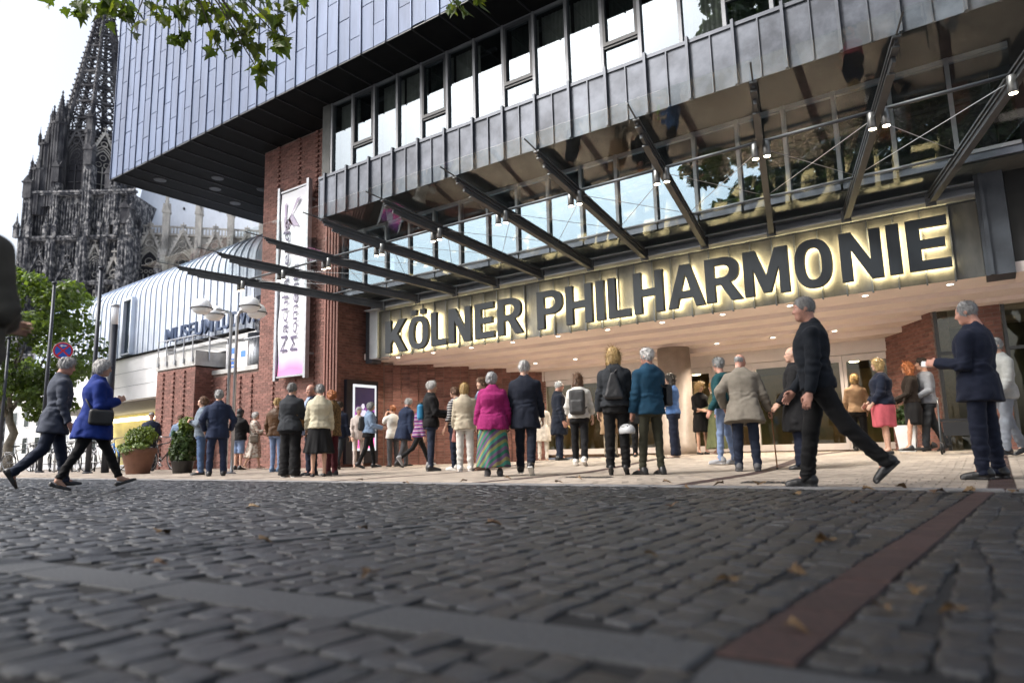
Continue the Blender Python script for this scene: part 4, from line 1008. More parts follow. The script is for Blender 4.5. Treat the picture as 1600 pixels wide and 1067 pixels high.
def smin(a, b, k):
    h = np.clip(.5 + .5 * (b - a) / k, 0, 1); return b * (1 - h) + a * h - k * h * (1 - h)
def smax(a, b, k): return -smin(-a, -b, k)
def band(P, d, fn, w=.045):
    """add fn(P) to d only close to the surface"""
    m_ = np.abs(d) < w; r = np.array(d)
    if m_.any(): r[m_] = r[m_] + fn(P[m_], m_)
    return r
def nets(fn, lo, hi, h):
    """naive surface nets of fn over the box lo..hi"""
    lo = np.asarray(lo, float); hi = np.asarray(hi, float); n = np.maximum(3, np.ceil((hi - lo) / h).astype(int) + 1)
    ax = [lo[i] + h * np.arange(n[i]) for i in range(3)]
    G = np.stack(np.meshgrid(*ax, indexing='ij'), -1); D = fn(G)
    s = D < 0; c = np.zeros(n - 1, int); num = np.zeros((*(n - 1), 3)); cnt = np.zeros(n - 1)
    sl = lambda o: tuple(slice(o[i], n[i] - 1 + o[i]) for i in range(3))
    cor = [(x, y, z) for x in (0, 1) for y in (0, 1) for z in (0, 1)]
    for a in cor:
        for i in range(3):
            if a[i]: continue
            b = list(a); b[i] = 1; da, db = D[sl(a)], D[sl(b)]; cr = (da < 0) != (db < 0)
            t = np.where(cr, da / np.where(cr, da - db, 1), 0)
            for j in range(3): num[..., j] += np.where(cr, a[j] + (t if j == i else 0), 0)
            cnt += cr
    act = cnt > 0; idx = -np.ones(n - 1, int); idx[act] = np.arange(act.sum())
    cell = np.argwhere(act); V = lo + h * (cell + num[act] / cnt[act][:, None]); F = []
    for i in range(3):
        j, k = (i + 1) % 3, (i + 2) % 3
        s0 = [slice(None)] * 3; s1 = [slice(None)] * 3; s0[i] = slice(0, -1); s1[i] = slice(1, None)
        for q in (j, k): s0[q] = slice(1, -1); s1[q] = slice(1, -1)
        a, b = s[tuple(s0)], s[tuple(s1)]; e = np.argwhere(a != b)
        if not len(e): continue
        flip = a[tuple(e.T)]; e[:, j] += 1; e[:, k] += 1
        def at(dj, dk):
            q = e.copy(); q[:, j] -= dj; q[:, k] -= dk; return idx[tuple(q.T)]
        qd = np.stack([at(1, 1), at(0, 1), at(0, 0), at(1, 0)], -1); qd[~flip] = qd[~flip][:, ::-1]; F.append(qd)
    F = np.concatenate(F) if F else np.zeros((0, 4), int)
    return V, F[(F >= 0).all(1)]
def np_mesh(name, V, F, mats, mi=None):
    me = bpy.data.meshes.new(name); me.vertices.add(len(V)); me.vertices.foreach_set('co', np.asarray(V, np.float32).ravel())
    me.loops.add(len(F) * 4); me.loops.foreach_set('vertex_index', np.asarray(F, np.int32).ravel())
    me.polygons.add(len(F)); me.polygons.foreach_set('loop_start', np.arange(len(F), dtype=np.int32) * 4)
    try: me.polygons.foreach_set('loop_total', np.full(len(F), 4, np.int32))
    except Exception: pass
    for m_ in mats: me.materials.append(m_)
    if mi is not None: me.polygons.foreach_set('material_index', np.asarray(mi, np.int32))
    me.polygons.foreach_set('use_smooth', np.ones(len(F), bool)); me.update(calc_edges=True); me.validate(); return me

def rotm(ax, a):
    c, s_ = math.cos(a), math.sin(a)
    return np.array({'x': [[1, 0, 0], [0, c, -s_], [0, s_, c]], 'y': [[c, 0, s_], [0, 1, 0], [-s_, 0, c]], 'z': [[c, -s_, 0], [s_, c, 0], [0, 0, 1]]}[ax], float)

# ---- shared pieces: heads, hair, hands, shoes (built once, reused) -------------------------
# head frame: +x forward, +y left, +z up, origin in the middle of the skull
def head_sdf(P, fem=False, jowl=0.0):
    d = el_(P, (-.010, 0, .030), (.096, .076, .092))
    d = smin(d, el_(P, (.022, 0, -.035), (.068, .060 + jowl, .082)), .03)
    d = smin(d, el_(P, (.055, 0, -.088), (.03, .03 if not fem else .024, .024)), .03)
    for s_ in (-1, 1):
        d = smin(d, el_(P, (.052, s_ * .036, -.018), (.026, .024, .024)), .025)       # cheekbone
        d = smin(d, rc_(P, (.075, s_ * .012, .032), (.062, s_ * .046, .034), .010, .008), .015)   # brow
        d = smax(d, -el_(P, (.092, s_ * .030, .010), (.018, .018, .012)), .012)
        d = smin(d, el_(P, (.070, s_ * .030, .009), (.012, .013, .010)), .004)        # eyelid
        e = el_(P, (-.008, s_ * .080, .0), (.017, .007, .027)); e = smax(e, -el_(P, (.0, s_ * .090, .004), (.010, .007, .016)), .004); d = smin(d, e, .008)
    d = smin(d, rc_(P, (.080, 0, .022), (.104, 0, -.022), .009, .013), .012)            # nose
    for s_ in (-1, 1): d = smin(d, el_(P, (.092, s_ * .012, -.026), (.012, .009, .009)), .006)
    d = smin(d, rc_(P, (.083, -.018, -.053), (.083, .018, -.053), .006, .006), .01)
    d = smin(d, rc_(P, (.080, -.015, -.065), (.080, .015, -.065), .007, .007), .01)
    d = smax(d, -rc_(P, (.092, -.02, -.059), (.092, .02, -.059), .0035, .0035), .004)
    d = smin(d, rc_(P, (-.028, 0, -.06), (-.050, 0, -.20), .056 if not fem else .048, .062 if not fem else .052), .03)
    return d
HEADS = {}
for key, fem, jw in (('m', False, .004), ('f', True, 0), ('o', False, .008)):
    HEADS[key] = nets(lambda P: head_sdf(P, fem, jw), (-.13, -.11, -.21), (.13, .11, .14), .0095)
def eye_geo():
    V, F, mi = [], [], []
    for s_ in (-1, 1):
        for (cx_, rr, m_) in ((.0715, .0112, 1), (.0785, .0052, 2)):
            b = MB(); b.ball((cx_, s_ * .030, .010), rr, 8, 5); o_ = len(V); V += b.v
            for f in b.f: F.append([o_ + i for i in (f if len(f) == 4 else (f[0], f[1], f[2], f[2]))] if len(f) <= 4 else None); mi.append(m_)
    keep = [i for i, f in enumerate(F) if f is not None]
    return np.array(V), np.array([F[i] for i in keep]), np.array([mi[i] for i in keep])
EYES = eye_geo()
def hair_sdf(P, style):
    n1 = vnoise(P * np.array([1, 1, .45]), 55, 3); n2 = vnoise(P, 26, 5)
    sk = el_(P, (-.012, 0, .034), (.100, .081, .097))
    face = el_(P, (.100, 0, -.035), (.085, .074, .098))
    if style == 'bald':
        d = sk + .002 + .003 * n1; d = smax(d, P[..., 2] - .045 + .3 * P[..., 0], .01); d = smax(d, -(P[..., 2] + .055), .01); d = smax(d, P[..., 0] - .035, .01); d = smax(d, -face, .01); return d
    if style == 'crop':
        d = sk - .004 + .003 * n1; d = smax(d, -face, .01); d = smax(d, -(P[..., 2] + .05 - .1 * np.maximum(0, P[..., 0])), .01); return smax(d, P[..., 0] - .082 - .2 * (P[..., 2] - .06), .01)
    if style == 'short':
        d = sk - .012 + .010 * n1 + .008 * n2; d = smax(d, -face, .012); d = smax(d, -(P[..., 2] + .068), .012); d = smax(d, .0 - P[..., 2] + .3 * (P[..., 0] - .0) - .07, .01); return d
    if style == 'thin':
        d = sk - .007 + .006 * n1 + .005 * n2; d = smax(d, -face, .01); d = smax(d, -(P[..., 2] + .07), .01); return smax(d, P[..., 0] * .9 + P[..., 2] * .55 - .095, .02)
    if style == 'curly':
        n3 = vnoise(P, 75, 8); d = el_(P, (-.018, 0, .030), (.112, .100, .106)); d = smin(d, el_(P, (-.045, 0, -.03), (.075, .092, .07)), .03)
        d = d - .006 + .011 * n3 + .010 * n2; return smax(d, -el_(P, (.102, 0, -.03), (.080, .066, .088)), .012)
    if style == 'bob':
        d = smin(sk - .016, el_(P, (-.022, 0, -.045), (.092, .098, .085)), .03) + .007 * n1 + .005 * n2
        d = smax(d, -el_(P, (.100, 0, -.045), (.085, .066, .105)), .012); return smax(d, -(P[..., 2] + .115), .012)
    if style == 'long':
        d = smin(sk - .020, el_(P, (-.042, 0, -.11), (.072, .118, .17)), .06) + .012 * n1 + .007 * n2
        return smax(d, -el_(P, (.100, 0, -.06), (.090, .064, .13)), .012)
    if style == 'wavy':
        d = smin(sk - .018, el_(P, (-.045, 0, -.12), (.075, .118, .16)), .05) + .013 * n2 + .008 * vnoise(P, 42, 9)
        return smax(d, -el_(P, (.100, 0, -.06), (.090, .064, .13)), .012)
    if style == 'cap':
        d = smin(sk - .016, el_(P, (.10, 0, .058), (.06, .07, .012)), .015); return smax(d, -(P[..., 2] - .035 + .15 * P[..., 0]), .006)
    if style == 'hood':
        d = sk - .018 + .004 * n2; d = smin(d, el_(P, (-.04, 0, -.09), (.09, .1, .08)), .03); return smax(d, -el_(P, (.1, 0, -.02), (.08, .062, .1)), .012)
HAIRS = {}
STR = dict(bald=(120, .012), crop=(500, .010), short=(650, .034), thin=(450, .030), curly=(800, .022), bob=(700, .06), long=(800, .09), wavy=(800, .07))
def strands(style, V):
    """loose tapering locks lying on the modelled hair, to break its outline"""
    k, L = STR[style]; g_ = np.random.default_rng(3); P = V[g_.integers(0, len(V), k)]; nrm = P - np.array([-.015, 0, .0 if style not in ('long', 'wavy', 'bob') else -.04]); nrm /= np.linalg.norm(nrm, axis=1)[:, None]
    flow = np.array([-.5, 0, -1.0]) if style != 'curly' else g_.normal(size=(k, 3)) * 1.5; t = flow - (nrm * flow).sum(1)[:, None] * nrm + g_.normal(size=(k, 3)) * .30; t /= np.linalg.norm(t, axis=1)[:, None]
    s_ = np.cross(nrm, t); ln = L * g_.uniform(.6, 1.3, k)[:, None]; w_ = .0032 * g_.uniform(.6, 1.5, k)[:, None]; up = g_.uniform(.002, .009, k)[:, None]
    a0 = P - nrm * .004; a1 = P + nrm * up + t * ln * .5; a2 = P + nrm * up * .7 + t * ln
    VV = np.stack([a0 - s_ * w_, a0 + s_ * w_, a1 - s_ * w_, a1 + s_ * w_, a2 - s_ * w_ * .15, a2 + s_ * w_ * .15], 1).reshape(-1, 3)
    base = np.arange(k)[:, None] * 6; FF = np.concatenate([base + np.array([0, 1, 3, 2]), base + np.array([2, 3, 5, 4])]); return VV, FF
def hair_mesh(style, mt):
    k = (style, mt.name)
    if style not in HAIRS:
        V, F_ = nets(lambda P: hair_sdf(P, style), (-.17, -.15, -.32), (.18, .15, .17), .0092)
        if style in STR:
            V2, F2 = strands(style, V); F_ = np.concatenate([F_, F2 + len(V)]); V = np.concatenate([V, V2])
        HAIRS[style] = (V, F_)
    if k not in HAIRS: HAIRS[k] = np_mesh('hair', *HAIRS[style], [mt])
    return HAIRS[k]
# hand frame: origin wrist, fingers along -z, palm facing +y of frame (mirrored for the right hand), thumb towards +x
def hand_sdf(P, curl):
    d = el_(P, (.0, 0, -.045), (.040, .016, .050))
    for i, (xx, L) in enumerate(((.030, .075), (.011, .085), (-.009, .080), (-.028, .062))):
        p = np.array([xx, 0, -.082]); a = .15 + curl * .25; prev = p; rad = .0092
        for j, seg in enumerate((.45, .32, .23)):
            nx = prev + L * seg * np.array([xx * .6, math.sin(a), -math.cos(a)]); d = smin(d, rc_(P, prev, nx, rad, rad * .88), .005); prev = nx; a += curl * (.95 + .1 * i); rad *= .9
    t0 = np.array([.034, .004, -.022]); t1 = np.array([.056, .016 + .010 * curl, -.055]); t2 = np.array([.056 - .012 * curl, .026 + .014 * curl, -.086])
    d = smin(d, rc_(P, t0, t1, .0125, .0105), .008); d = smin(d, rc_(P, t1, t2, .0105, .0085), .004)
    return smin(d, rc_(P, (0, 0, .05), (0, 0, -.01), .026, .024), .02)
HANDS = {k: nets(lambda P: hand_sdf(P, c), (-.06, -.05, -.19), (.085, .10, .06), .0062) for k, c in (('relax', .45), ('hold', 1.25))}
# shoe frame: origin at ankle, toe along +x, sole at z=-.085
def shoe_sdf(P, kind):
    if kind == 'sneaker':
        d = smin(rc_(P, (-.045, 0, -.035), (-.02, 0, .01), .040, .040), rc_(P * np.array([1, 1, 1.15]), (-.02, 0, -.03), (.125, 0, -.065), .048, .034), .05); d = smin(d, rc_(P, (.09, .008, -.062), (.165, .004, -.064), .036, .030), .03)
        d = smin(d, bx_(P, (.055, 0, -.078), (.135, .042, .014), .012), .008); d = d + .002 * vnoise(P, 70, 2); return smax(d, -(P[..., 2] + .088), .004)
    if kind == 'flat':
        d = smin(rc_(P, (-.045, 0, -.055), (.05, 0, -.066), .033, .030), rc_(P, (.05, 0, -.066), (.165, 0, -.072), .036, .022), .03)
        d = smin(d, bx_(P, (.055, 0, -.080), (.122, .034, .007), .006), .006); d = smax(d, el_(P, (.025, 0, -.025), (.075, .030, .045)) * -1, .008); return smax(d, -(P[..., 2] + .086), .003)
    d = smin(rc_(P, (-.045, 0, -.045), (-.02, 0, .0), .036, .038), rc_(P, (-.02, 0, -.04), (.12, 0, -.066), .042, .028), .05); d = smin(d, rc_(P, (.09, .004, -.066), (.185, 0, -.070), .032, .020), .03)
    d = smin(d, bx_(P, (.065, 0, -.081), (.135, .035, .006), .005), .004); d = smin(d, bx_(P, (-.045, 0, -.075), (.035, .033, .013), .006), .004); return smax(d, -(P[..., 2] + .088), .003)
SHOES = {k: nets(lambda P: shoe_sdf(P, k), (-.10, -.07, -.10), (.22, .07, .07), .0085) for k in ('sneaker', 'flat', 'dress')}
SHOE_ME = {}
def shoe_mesh(kind, mt, sole=None):
    k = (kind, mt.name, sole.name if sole else '')
    if k not in SHOE_ME:
        V, F = SHOES[kind]; zc = V[F].mean(1)[:, 2]; SHOE_ME[k] = np_mesh('shoe', V, F, [mt, sole or mt], (zc < -.068).astype(int))
    return SHOE_ME[k]

def fabric(name, col, var=.12, rough=.85, bump=.25, sc=9, sheen=.02, col2=None, metal=0):
    lum = max(col); k_ = .55 if lum < .15 else .72; col = tuple(c * k_ for c in col)
    return mat('fabric_' + name, col, rough, var=var, scale=sc, bump=bump, bscale=26, sheen=sheen, col2=col2, dist=.012, spec=.25)
SKIN = {'fair': mat('skin_fair', (.50, .30, .22), .5, var=.08, scale=25, spec=.35), 'tan': mat('skin_tan', (.40, .225, .155), .5, var=.08, scale=25, spec=.35), 'ruddy': mat('skin_ruddy', (.46, .24, .18), .5, var=.1, scale=25, spec=.35)}
M_eye = mat('eye_white', (.65, .63, .6), .2, var=0); M_iris = mat('iris', (.03, .025, .02), .15, var=0)
HAIR = {k: mat('hair_' + k, c, .55, var=.35, scale=45, bump=.5, bscale=110, dist=.006, stretch=(1, 1, .35)) for k, c in dict(white=(.42, .41, .40), grey=(.20, .20, .20), dark=(.025, .018, .014), brown=(.11, .055, .028), blond=(.40, .27, .11), red=(.30, .10, .03), silver=(.30, .30, .30), pepper=(.17, .165, .16), black=(.008, .008, .009), navy=(.02, .025, .05)).items()}

# ---- the figure -------------------------------------------------------------------------------
TZ = np.array([-.34, -.20, -.08, .0, .10, .20, .32, .40, .45, .49, .53, .58])
def prof_for(kind, fat, fem):
    #            hem   hip             waist         chest        shoulder      neck
    if fem: W = [.200, .192, .184, .176, .152, .143, .160, .166, .160, .130, .088, .060]; D = [.150, .148, .146, .136, .116, .110, .132, .122, .108, .090, .066, .056]
    else:   W = [.195, .186, .180, .174, .164, .168, .186, .194, .186, .150, .098, .066]; D = [.140, .138, .136, .130, .120, .122, .132, .124, .112, .094, .070, .060]
    W = np.array(W); D = np.array(D); f_ = np.ones(12) ; f_[:8] += fat; W = W * f_; D = D * (f_ + .5 * (f_ - 1)); return W, D
def skeleton(p):
    """joint positions for a 1.75 m figure, facing +x"""
    J = {}; lean = p.get('lean', 0.0); T = rotm('y', lean); pel = np.array([0, 0, .945]); J['pel'] = pel; J['T'] = T
    tor = lambda v: pel + T @ np.array(v, float); J['tor'] = tor
    hw = .150 if p.get('fem') else .172
    J['neck'] = tor((-.005, 0, .54)); hp, hy, hr = p.get('head', (0, 0, 0))
    J['H'] = rotm('z', hy) @ rotm('y', hp + lean * .4) @ rotm('x', hr); J['headc'] = J['neck'] + rotm('y', hp * .5 + lean * .5) @ np.array([.030, 0, .138])
    for s_, k in ((1, 'l'), (-1, 'r')):
        fl, ab, eb, tw = p.get('arm_' + k, (0, .12, .2, 0))      # forward swing, sideways lift, elbow bend, elbow turn (inwards +)
        sh = tor((0, s_ * hw, .435)); A = T @ rotm('x', s_ * (ab + .05)) @ rotm('y', -fl) @ rotm('z', -s_ * tw); el = sh + A @ np.array([0, 0, -.285]); B2 = A @ rotm('y', -eb)
        wr = el + B2 @ np.array([0, 0, -.255]); J['sh' + k], J['el' + k], J['wr' + k], J['hand' + k] = sh, el, wr, B2
        hf, kn, ft, out = p.get('leg_' + k, (0, .03, 0, .10)); hip = pel + np.array([0, s_ * .088, -.02]); sp = p.get('spread', .025)
        O = rotm('z', s_ * out); L1 = O @ rotm('x', s_ * sp) @ rotm('y', -hf); kn_ = hip + L1 @ np.array([0, 0, -.430]); L2 = O @ rotm('x', s_ * sp * .6) @ rotm('y', -hf + kn); an = kn_ + L2 @ np.array([0, 0, -.395])
        J['hip' + k], J['kn' + k], J['an' + k] = hip, kn_, an; J['foot' + k] = O @ rotm('y', ft)
    low = min((J['an' + k] + J['foot' + k] @ np.array(v))[2] for k in 'lr' for v in ((-.08, 0, -.086), (.17, 0, -.086)))
    J['drop'] = -low; return J
def person(x, y, heading, h, label, p, top, bottom, hair, skin='fair', shoe=('dress', None), vox=.018, extra=None, name='person', group=None, z=None):
    J = skeleton(p); s = h / 1.76; M_ = Matrix.Translation((x, y, gz(x, y) + .008 if z is None else z)) @ Matrix.Rotation(heading, 4, 'Z') @ Matrix.Scale(s, 4)
    root = bpy.data.objects.new(name, None); COL.objects.link(root); root.empty_display_size = .2
    root.location = M_.to_translation(); root.rotation_euler = (0, 0, heading); root.scale = (s, s, s); props(root, label, 'person', group)
    dz = np.array([0, 0, J['drop']]); fem = p.get('fem', False); fat = p.get('fat', 0.0); T, pel, tor = J['T'], J['pel'], J['tor']
    def child(nm, V, F, mats, mi=None, parent=root, hole=None):
        o = bpy.data.objects.new(nm, np_mesh(nm, V + dz, F, mats, mi)); COL.objects.link(o); o.parent = parent; return o
    seed = int(abs(x * 131 + y * 57)) % 97
    def torso(P, W, D, z0, z1, belly=0.0):
        q = (P - pel) @ T; zz = q[..., 2]; w_ = np.interp(zz, TZ, W); d_ = np.interp(zz, TZ, D)
        x0 = np.interp(zz, [-.34, 0, .2, .38, .5, .58], [-.005, -.005, .006 + belly, .0, -.012, -.01])
        k = ((np.abs(q[..., 1]) / w_) ** 2.35 + (np.abs(q[..., 0] - x0) / d_) ** 2.35) ** (1 / 2.35)
        d = (k - 1) * np.minimum(w_, d_) * .92; return smax(smax(d, zz - z1, .02), z0 - zz, .012), q
    W, D = prof_for('t', fat, fem)
    # ---- body: one skin surface (torso, arms, legs), head and hands of the same mesh
    def body_sdf(P):
        d, _ = torso(P, W * .80, D * .78, -.05, .56)
        for k in 'lr':
            d = smin(d, rc_(P, J['sh' + k], J['el' + k], .045, .036), .03); d = smin(d, rc_(P, J['el' + k], J['wr' + k], .037, .026), .015)
            d = smin(d, rc_(P, J['hip' + k], J['kn' + k], .070, .048), .02)
            cm = J['kn' + k] * .68 + J['an' + k] * .32; d = smin(d, rc_(P, J['kn' + k], cm, .042, .045), .02); d = smin(d, rc_(P, cm, J['an' + k], .045, .030), .02)
            d = smin(d, rc_(P, J['an' + k], J['an' + k] + J['foot' + k] @ np.array([.10, 0, -.055]), .036, .026), .02)
        return d
    pts = np.array([J[a] for a in J if a[:2] in ('sh', 'el', 'wr', 'hi', 'kn', 'an', 'ne')]); lo, hi = pts.min(0) - .17, pts.max(0) + .17
    bv = max(vox * 1.25, .019)
    Vs, Fs, Ms = [], [], []
    V, F = nets(body_sdf, lo, hi, bv); Vs.append(V); Fs.append(F); Ms.append(np.zeros(len(F), int))
    hv, hf_ = HEADS['f' if fem else p.get('headtype', 'm')]; hs_ = .88 if fem else .915
    Hm = J['H'] * hs_; off = len(V); Vs.append(hv @ Hm.T + J['headc']); Fs.append(hf_ + off); Ms.append(np.zeros(len(hf_), int)); off += len(hv)
    Vs.append(EYES[0] @ Hm.T + J['headc']); Fs.append(EYES[1] + off); Ms.append(EYES[2]); off += len(EYES[0])
    for k, sg in (('l', 1), ('r', -1)):
        kind = p.get('hand_' + k, 'relax'); V2, F2 = HANDS[kind]; tw = p.get('htw_' + k, 1.2)
        Q = V2 * np.array([1, -sg, 1]); Q = Q @ rotm('z', 0).T; Hq = J['hand' + k] @ rotm('z', -sg * (tw - 1.2)) @ rotm('y', -.1)
        F2 = F2 if sg < 0 else F2[:, ::-1]
        Vs.append((Q * .95) @ Hq.T + J['wr' + k] + J['hand' + k] @ np.array([0, 0, -.01])); Fs.append(F2 + off); Ms.append(np.zeros(len(F2), int)); off += len(V2)
    body = child('body', np.concatenate(Vs), np.concatenate(Fs), [SKIN[skin], M_eye, M_iris], np.concatenate(Ms))
    # ---- bottom: trousers / shorts / skirt
    bk = bottom[0]
    if bk in ('trousers', 'wide', 'shorts', 'slim'):
        rt = {'trousers': (.092, .072, .058), 'wide': (.100, .095, .105), 'slim': (.086, .060, .046), 'shorts': (.096, .090, .09)}[bk]; hem = bottom[2] if len(bottom) > 2 else (.0 if bk != 'shorts' else None)
        fs_ = 1 + fat * .6
        def leg_sdf(P):
            q = (P - pel) @ T; W2, D2 = W * .97, D * .97; d, _ = torso(P, W2, D2, -.135, .14)
            for k in 'lr':
                a, b, c = J['hip' + k], J['kn' + k], J['an' + k]
                d = smin(d, rc_(P, a, b, rt[0] * fs_, rt[1]), .025)
                if bk != 'shorts':
                    end = b + (c - b) * (1.0 - hem); e = rc_(P, b, end + (end - b) / np.linalg.norm(end - b) * .06, rt[1], rt[2]); e = smax(e, (P - (end + (end - b) / np.linalg.norm(end - b) * .045)) @ ((end - b) / np.linalg.norm(end - b)), .006); d = smin(d, e, .02)
                else: 
                    ax_ = (b - a) / np.linalg.norm(b - a); d = smax(d, (P - b) @ ax_ - .02, .008)
            def wr(P, m_):
                n_ = vnoise(P * np.array([1, 1, 2.0]), 11, seed); n2 = vnoise(P, 24, seed + 1)
                low = np.clip((.60 - P[..., 2]) / .4, 0, 1)
                return .008 * n_ + .004 * n2 + .006 * low * np.sin(P[..., 2] * 85 + 5 * n_)
            return band(P, d, wr)
        pts = np.array([J[a + k] for a in ('hip', 'kn', 'an') for k in 'lr'] + [pel + T @ np.array([0, 0, .15])]); V, F = nets(leg_sdf, pts.min(0) - .22, pts.max(0) + .22, vox)
        child('shorts' if bk == 'shorts' else 'trousers', V, F, [bottom[1]])
    else:                                                     # skirt / dress: (kind, material, length, flare, pleats)
        ln, fl, npl = bottom[2], bottom[3], bottom[4]
        up = .13 if bk == 'skirt' else .50
        def sk_sdf(P):
            q = (P - pel) @ T; P2 = P - pel; zz = P2[..., 2]
            w_ = np.where(zz > 0, np.interp(zz, TZ, W), np.interp(-zz, [0, .12, ln], [W[3], W[2] + .01, W[2] + fl])); d_ = np.where(zz > 0, np.interp(zz, TZ, D), np.interp(-zz, [0, .12, ln], [D[3], D[2] + .01, D[2] + fl]))
            sway = p.get('sway', 0) * np.clip(-zz / ln, 0, 1) ** 1.5
            th = np.arctan2(P2[..., 1], P2[..., 0] - sway); pl = 1 + np.clip(-zz / ln, 0, 1) * .07 * np.sin(th * npl + 2 * zz + seed) + np.clip(-zz / ln, 0, 1) * .03 * np.sin(th * (npl * 2 + 1) - 3 * zz)
            k = ((np.abs(P2[..., 1]) / w_) ** 2.2 + (np.abs(P2[..., 0] - sway) / d_) ** 2.2) ** (1 / 2.2); d = (k / pl - 1) * np.minimum(w_, d_) * .9
            return smax(smax(d, zz - up, .01), -zz - ln - .012 * np.sin(th * 3), .006)
        V, F = nets(sk_sdf, pel + np.array([-.30 - fl, -.34 - fl, -ln - .05]), pel + np.array([.30 + fl + abs(p.get('sway', 0)), .34 + fl, up + .05]), vox)
        child('skirt' if bk == 'skirt' else 'dress', V, F, [bottom[1]])
    # ---- top: (kind, material, hem, sleeve 0..1, looseness)
    tk, tm, hem, slv, loose = top[:5]
    if tk:
        def top_sdf(P):
            W2, D2 = W * .98 + .008 + loose * .8, D * 1.0 + .012 + loose * .8; W2 = W2.copy(); W2[10:] *= .95
            d, q = torso(P, W2, D2, hem, .562 if tk != 'shirt' else .54, p.get('belly', 0))
            fl_ = np.clip((.12 - q[..., 2]) / .35, 0, 1) * top[5] if len(top) > 5 else 0
            d = d - fl_
            for k, sg in (('l', 1), ('r', -1)):
                a, b, c = J['sh' + k], J['el' + k], J['wr' + k]; ex = loose * .8 + fat * .06
                pad = a + T @ np.array([0, sg * .006, -.012]); d = smin(d, rc_(P, pad, b, .060 + ex, .050 + ex), .006 + .034 * np.exp(-(np.linalg.norm(P - a, axis=-1) / .11) ** 2))
                if slv > .5:
                    c2 = b + (c - b) * ((slv - .5) * 2); ax_ = (c - b) / np.linalg.norm(c - b); e = rc_(P, b, c2 + ax_ * .03, .053 + ex, .041 + ex * .8); e = smax(e, (P - c2) @ ax_ - .005, .005); d = smin(d, e, .006)
                else:
                    ax_ = (b - a) / np.linalg.norm(b - a); 
            if tk in ('jacket', 'coat', 'anorak'):
                d = smin(d, rc_(P, tor((-.042, -.036, .553)), tor((-.042, .036, .553)), .040, .040), .015); d = smax(d, -rc_(P, tor((.0, 0, .55)), tor((-.035, 0, .66)), .052, .06), .006)
            if tk == 'anorak': d = smin(d, el_((P - tor((-.085, 0, .49))), (0, 0, 0), (.05, .11, .06)), .03)
            def wr(P, m_):
                q_ = q[m_]; n_ = vnoise(P * np.array([1, 1, 1.4]), 8, seed + 2); n2 = vnoise(P, 20, seed + 3); cr = 0
                for k in 'lr':
                    de = np.linalg.norm(P - J['el' + k], axis=-1); cr = cr + np.exp(-(de / .13) ** 2) * np.sin((P - J['el' + k]) @ ((J['wr' + k] - J['sh' + k]) / .5) * 70 + 3 * n_)
                wst = np.exp(-((q_[..., 2] - .12) / .10) ** 2) * np.sin(q_[..., 2] * 75 + 5 * n_ + 20 * q_[..., 1])
                drape = np.sin(np.arctan2(q_[..., 1], q_[..., 0]) * 6 + 4 * n_) * np.clip((.25 - q_[..., 2]) / .4, 0, 1)
                seam = np.exp(-(q_[..., 1] / .007) ** 2) * (q_[..., 0] < 0) if tk in ('jacket', 'coat') else 0
                return .009 * n_ + .0045 * n2 + .006 * cr + .005 * wst + .005 * drape + .005 * seam
            return band(P, d, wr)
        pts = np.array([J[a + k] for a in ('sh', 'el', 'wr') for k in 'lr'] + [tor((0, 0, hem)), tor((0, 0, .6))]); V, F = nets(top_sdf, pts.min(0) - .26, pts.max(0) + .2, vox)
        o = child(tk if tk != 'shirt' else 'shirt', V, F, [tm]); 
        if tk in ('jacket', 'coat') and len(top) > 6:            # shirt front and lapels where the jacket opens
            Vv, Ff = nets(lambda P: smax(smax(torso(P, W * 1.03 + .016 + loose, D * 1.03 + .0185 + loose, .10, .55, p.get('belly', 0))[0], np.abs(((P - pel) @ T)[..., 1]) - .012 - .13 * np.clip(((P - pel) @ T)[..., 2] - .12, 0, 1), .004), .02 - ((P - pel) @ T)[..., 0], .004), tor((0, 0, .32)) - .3, tor((0, 0, .32)) + .3, min(vox, .014))
            child('shirt_front', Vv, Ff, [top[6]], parent=o)
    # ---- hair, shoes
    if hair:
        ho = bpy.data.objects.new('hair' if hair[0] not in ('cap', 'hood') else hair[0], hair_mesh(hair[0], hair[1])); COL.objects.link(ho); ho.parent = root
        HM = Matrix.Identity(4)
        for i in range(3):
            for j in range(3): HM[i][j] = J['H'][i, j] * hs_
            HM[i][3] = (J['headc'] + dz)[i]
        ho.matrix_basis = HM
    for k in 'lr':
        so = bpy.data.objects.new('shoe', shoe_mesh(shoe[0], shoe[1] or M_shoe, shoe[2] if len(shoe) > 2 else None)); COL.objects.link(so); so.parent = root; FM = Matrix.Identity(4)
        for i in range(3):
            for j in range(3): FM[i][j] = J['foot' + k][i, j]
            FM[i][3] = (J['an' + k] + dz)[i]
        so.matrix_basis = FM
    if p.get('glasses'):
        b = MB()
        for s_ in (-1, 1):
            b.tube([(.090, s_ * .031 + .021 * math.cos(t * .785), .008 + .017 * math.sin(t * .785)) for t in range(8)], .0022, 4, closed=True); b.tube([(.088, s_ * .052, .010), (.0, s_ * .083, .014)], .002, 4)
        b.tube([(.091, -.010, .010), (.091, .010, .010)], .002, 4)
        V = np.array(b.v) @ Hm.T + J['headc'] + dz; b.v = [tuple(v) for v in V]; go = link_mesh('glasses', b.mesh('glasses', M_frame, True), root, True)
    def world(v): return M_ @ Vector(tuple(np.asarray(v, float) + dz))
    J['world'] = world; J['M'] = M_; J['root'] = root; J['dz'] = dz; J['s'] = s; J['heading'] = heading
    return J
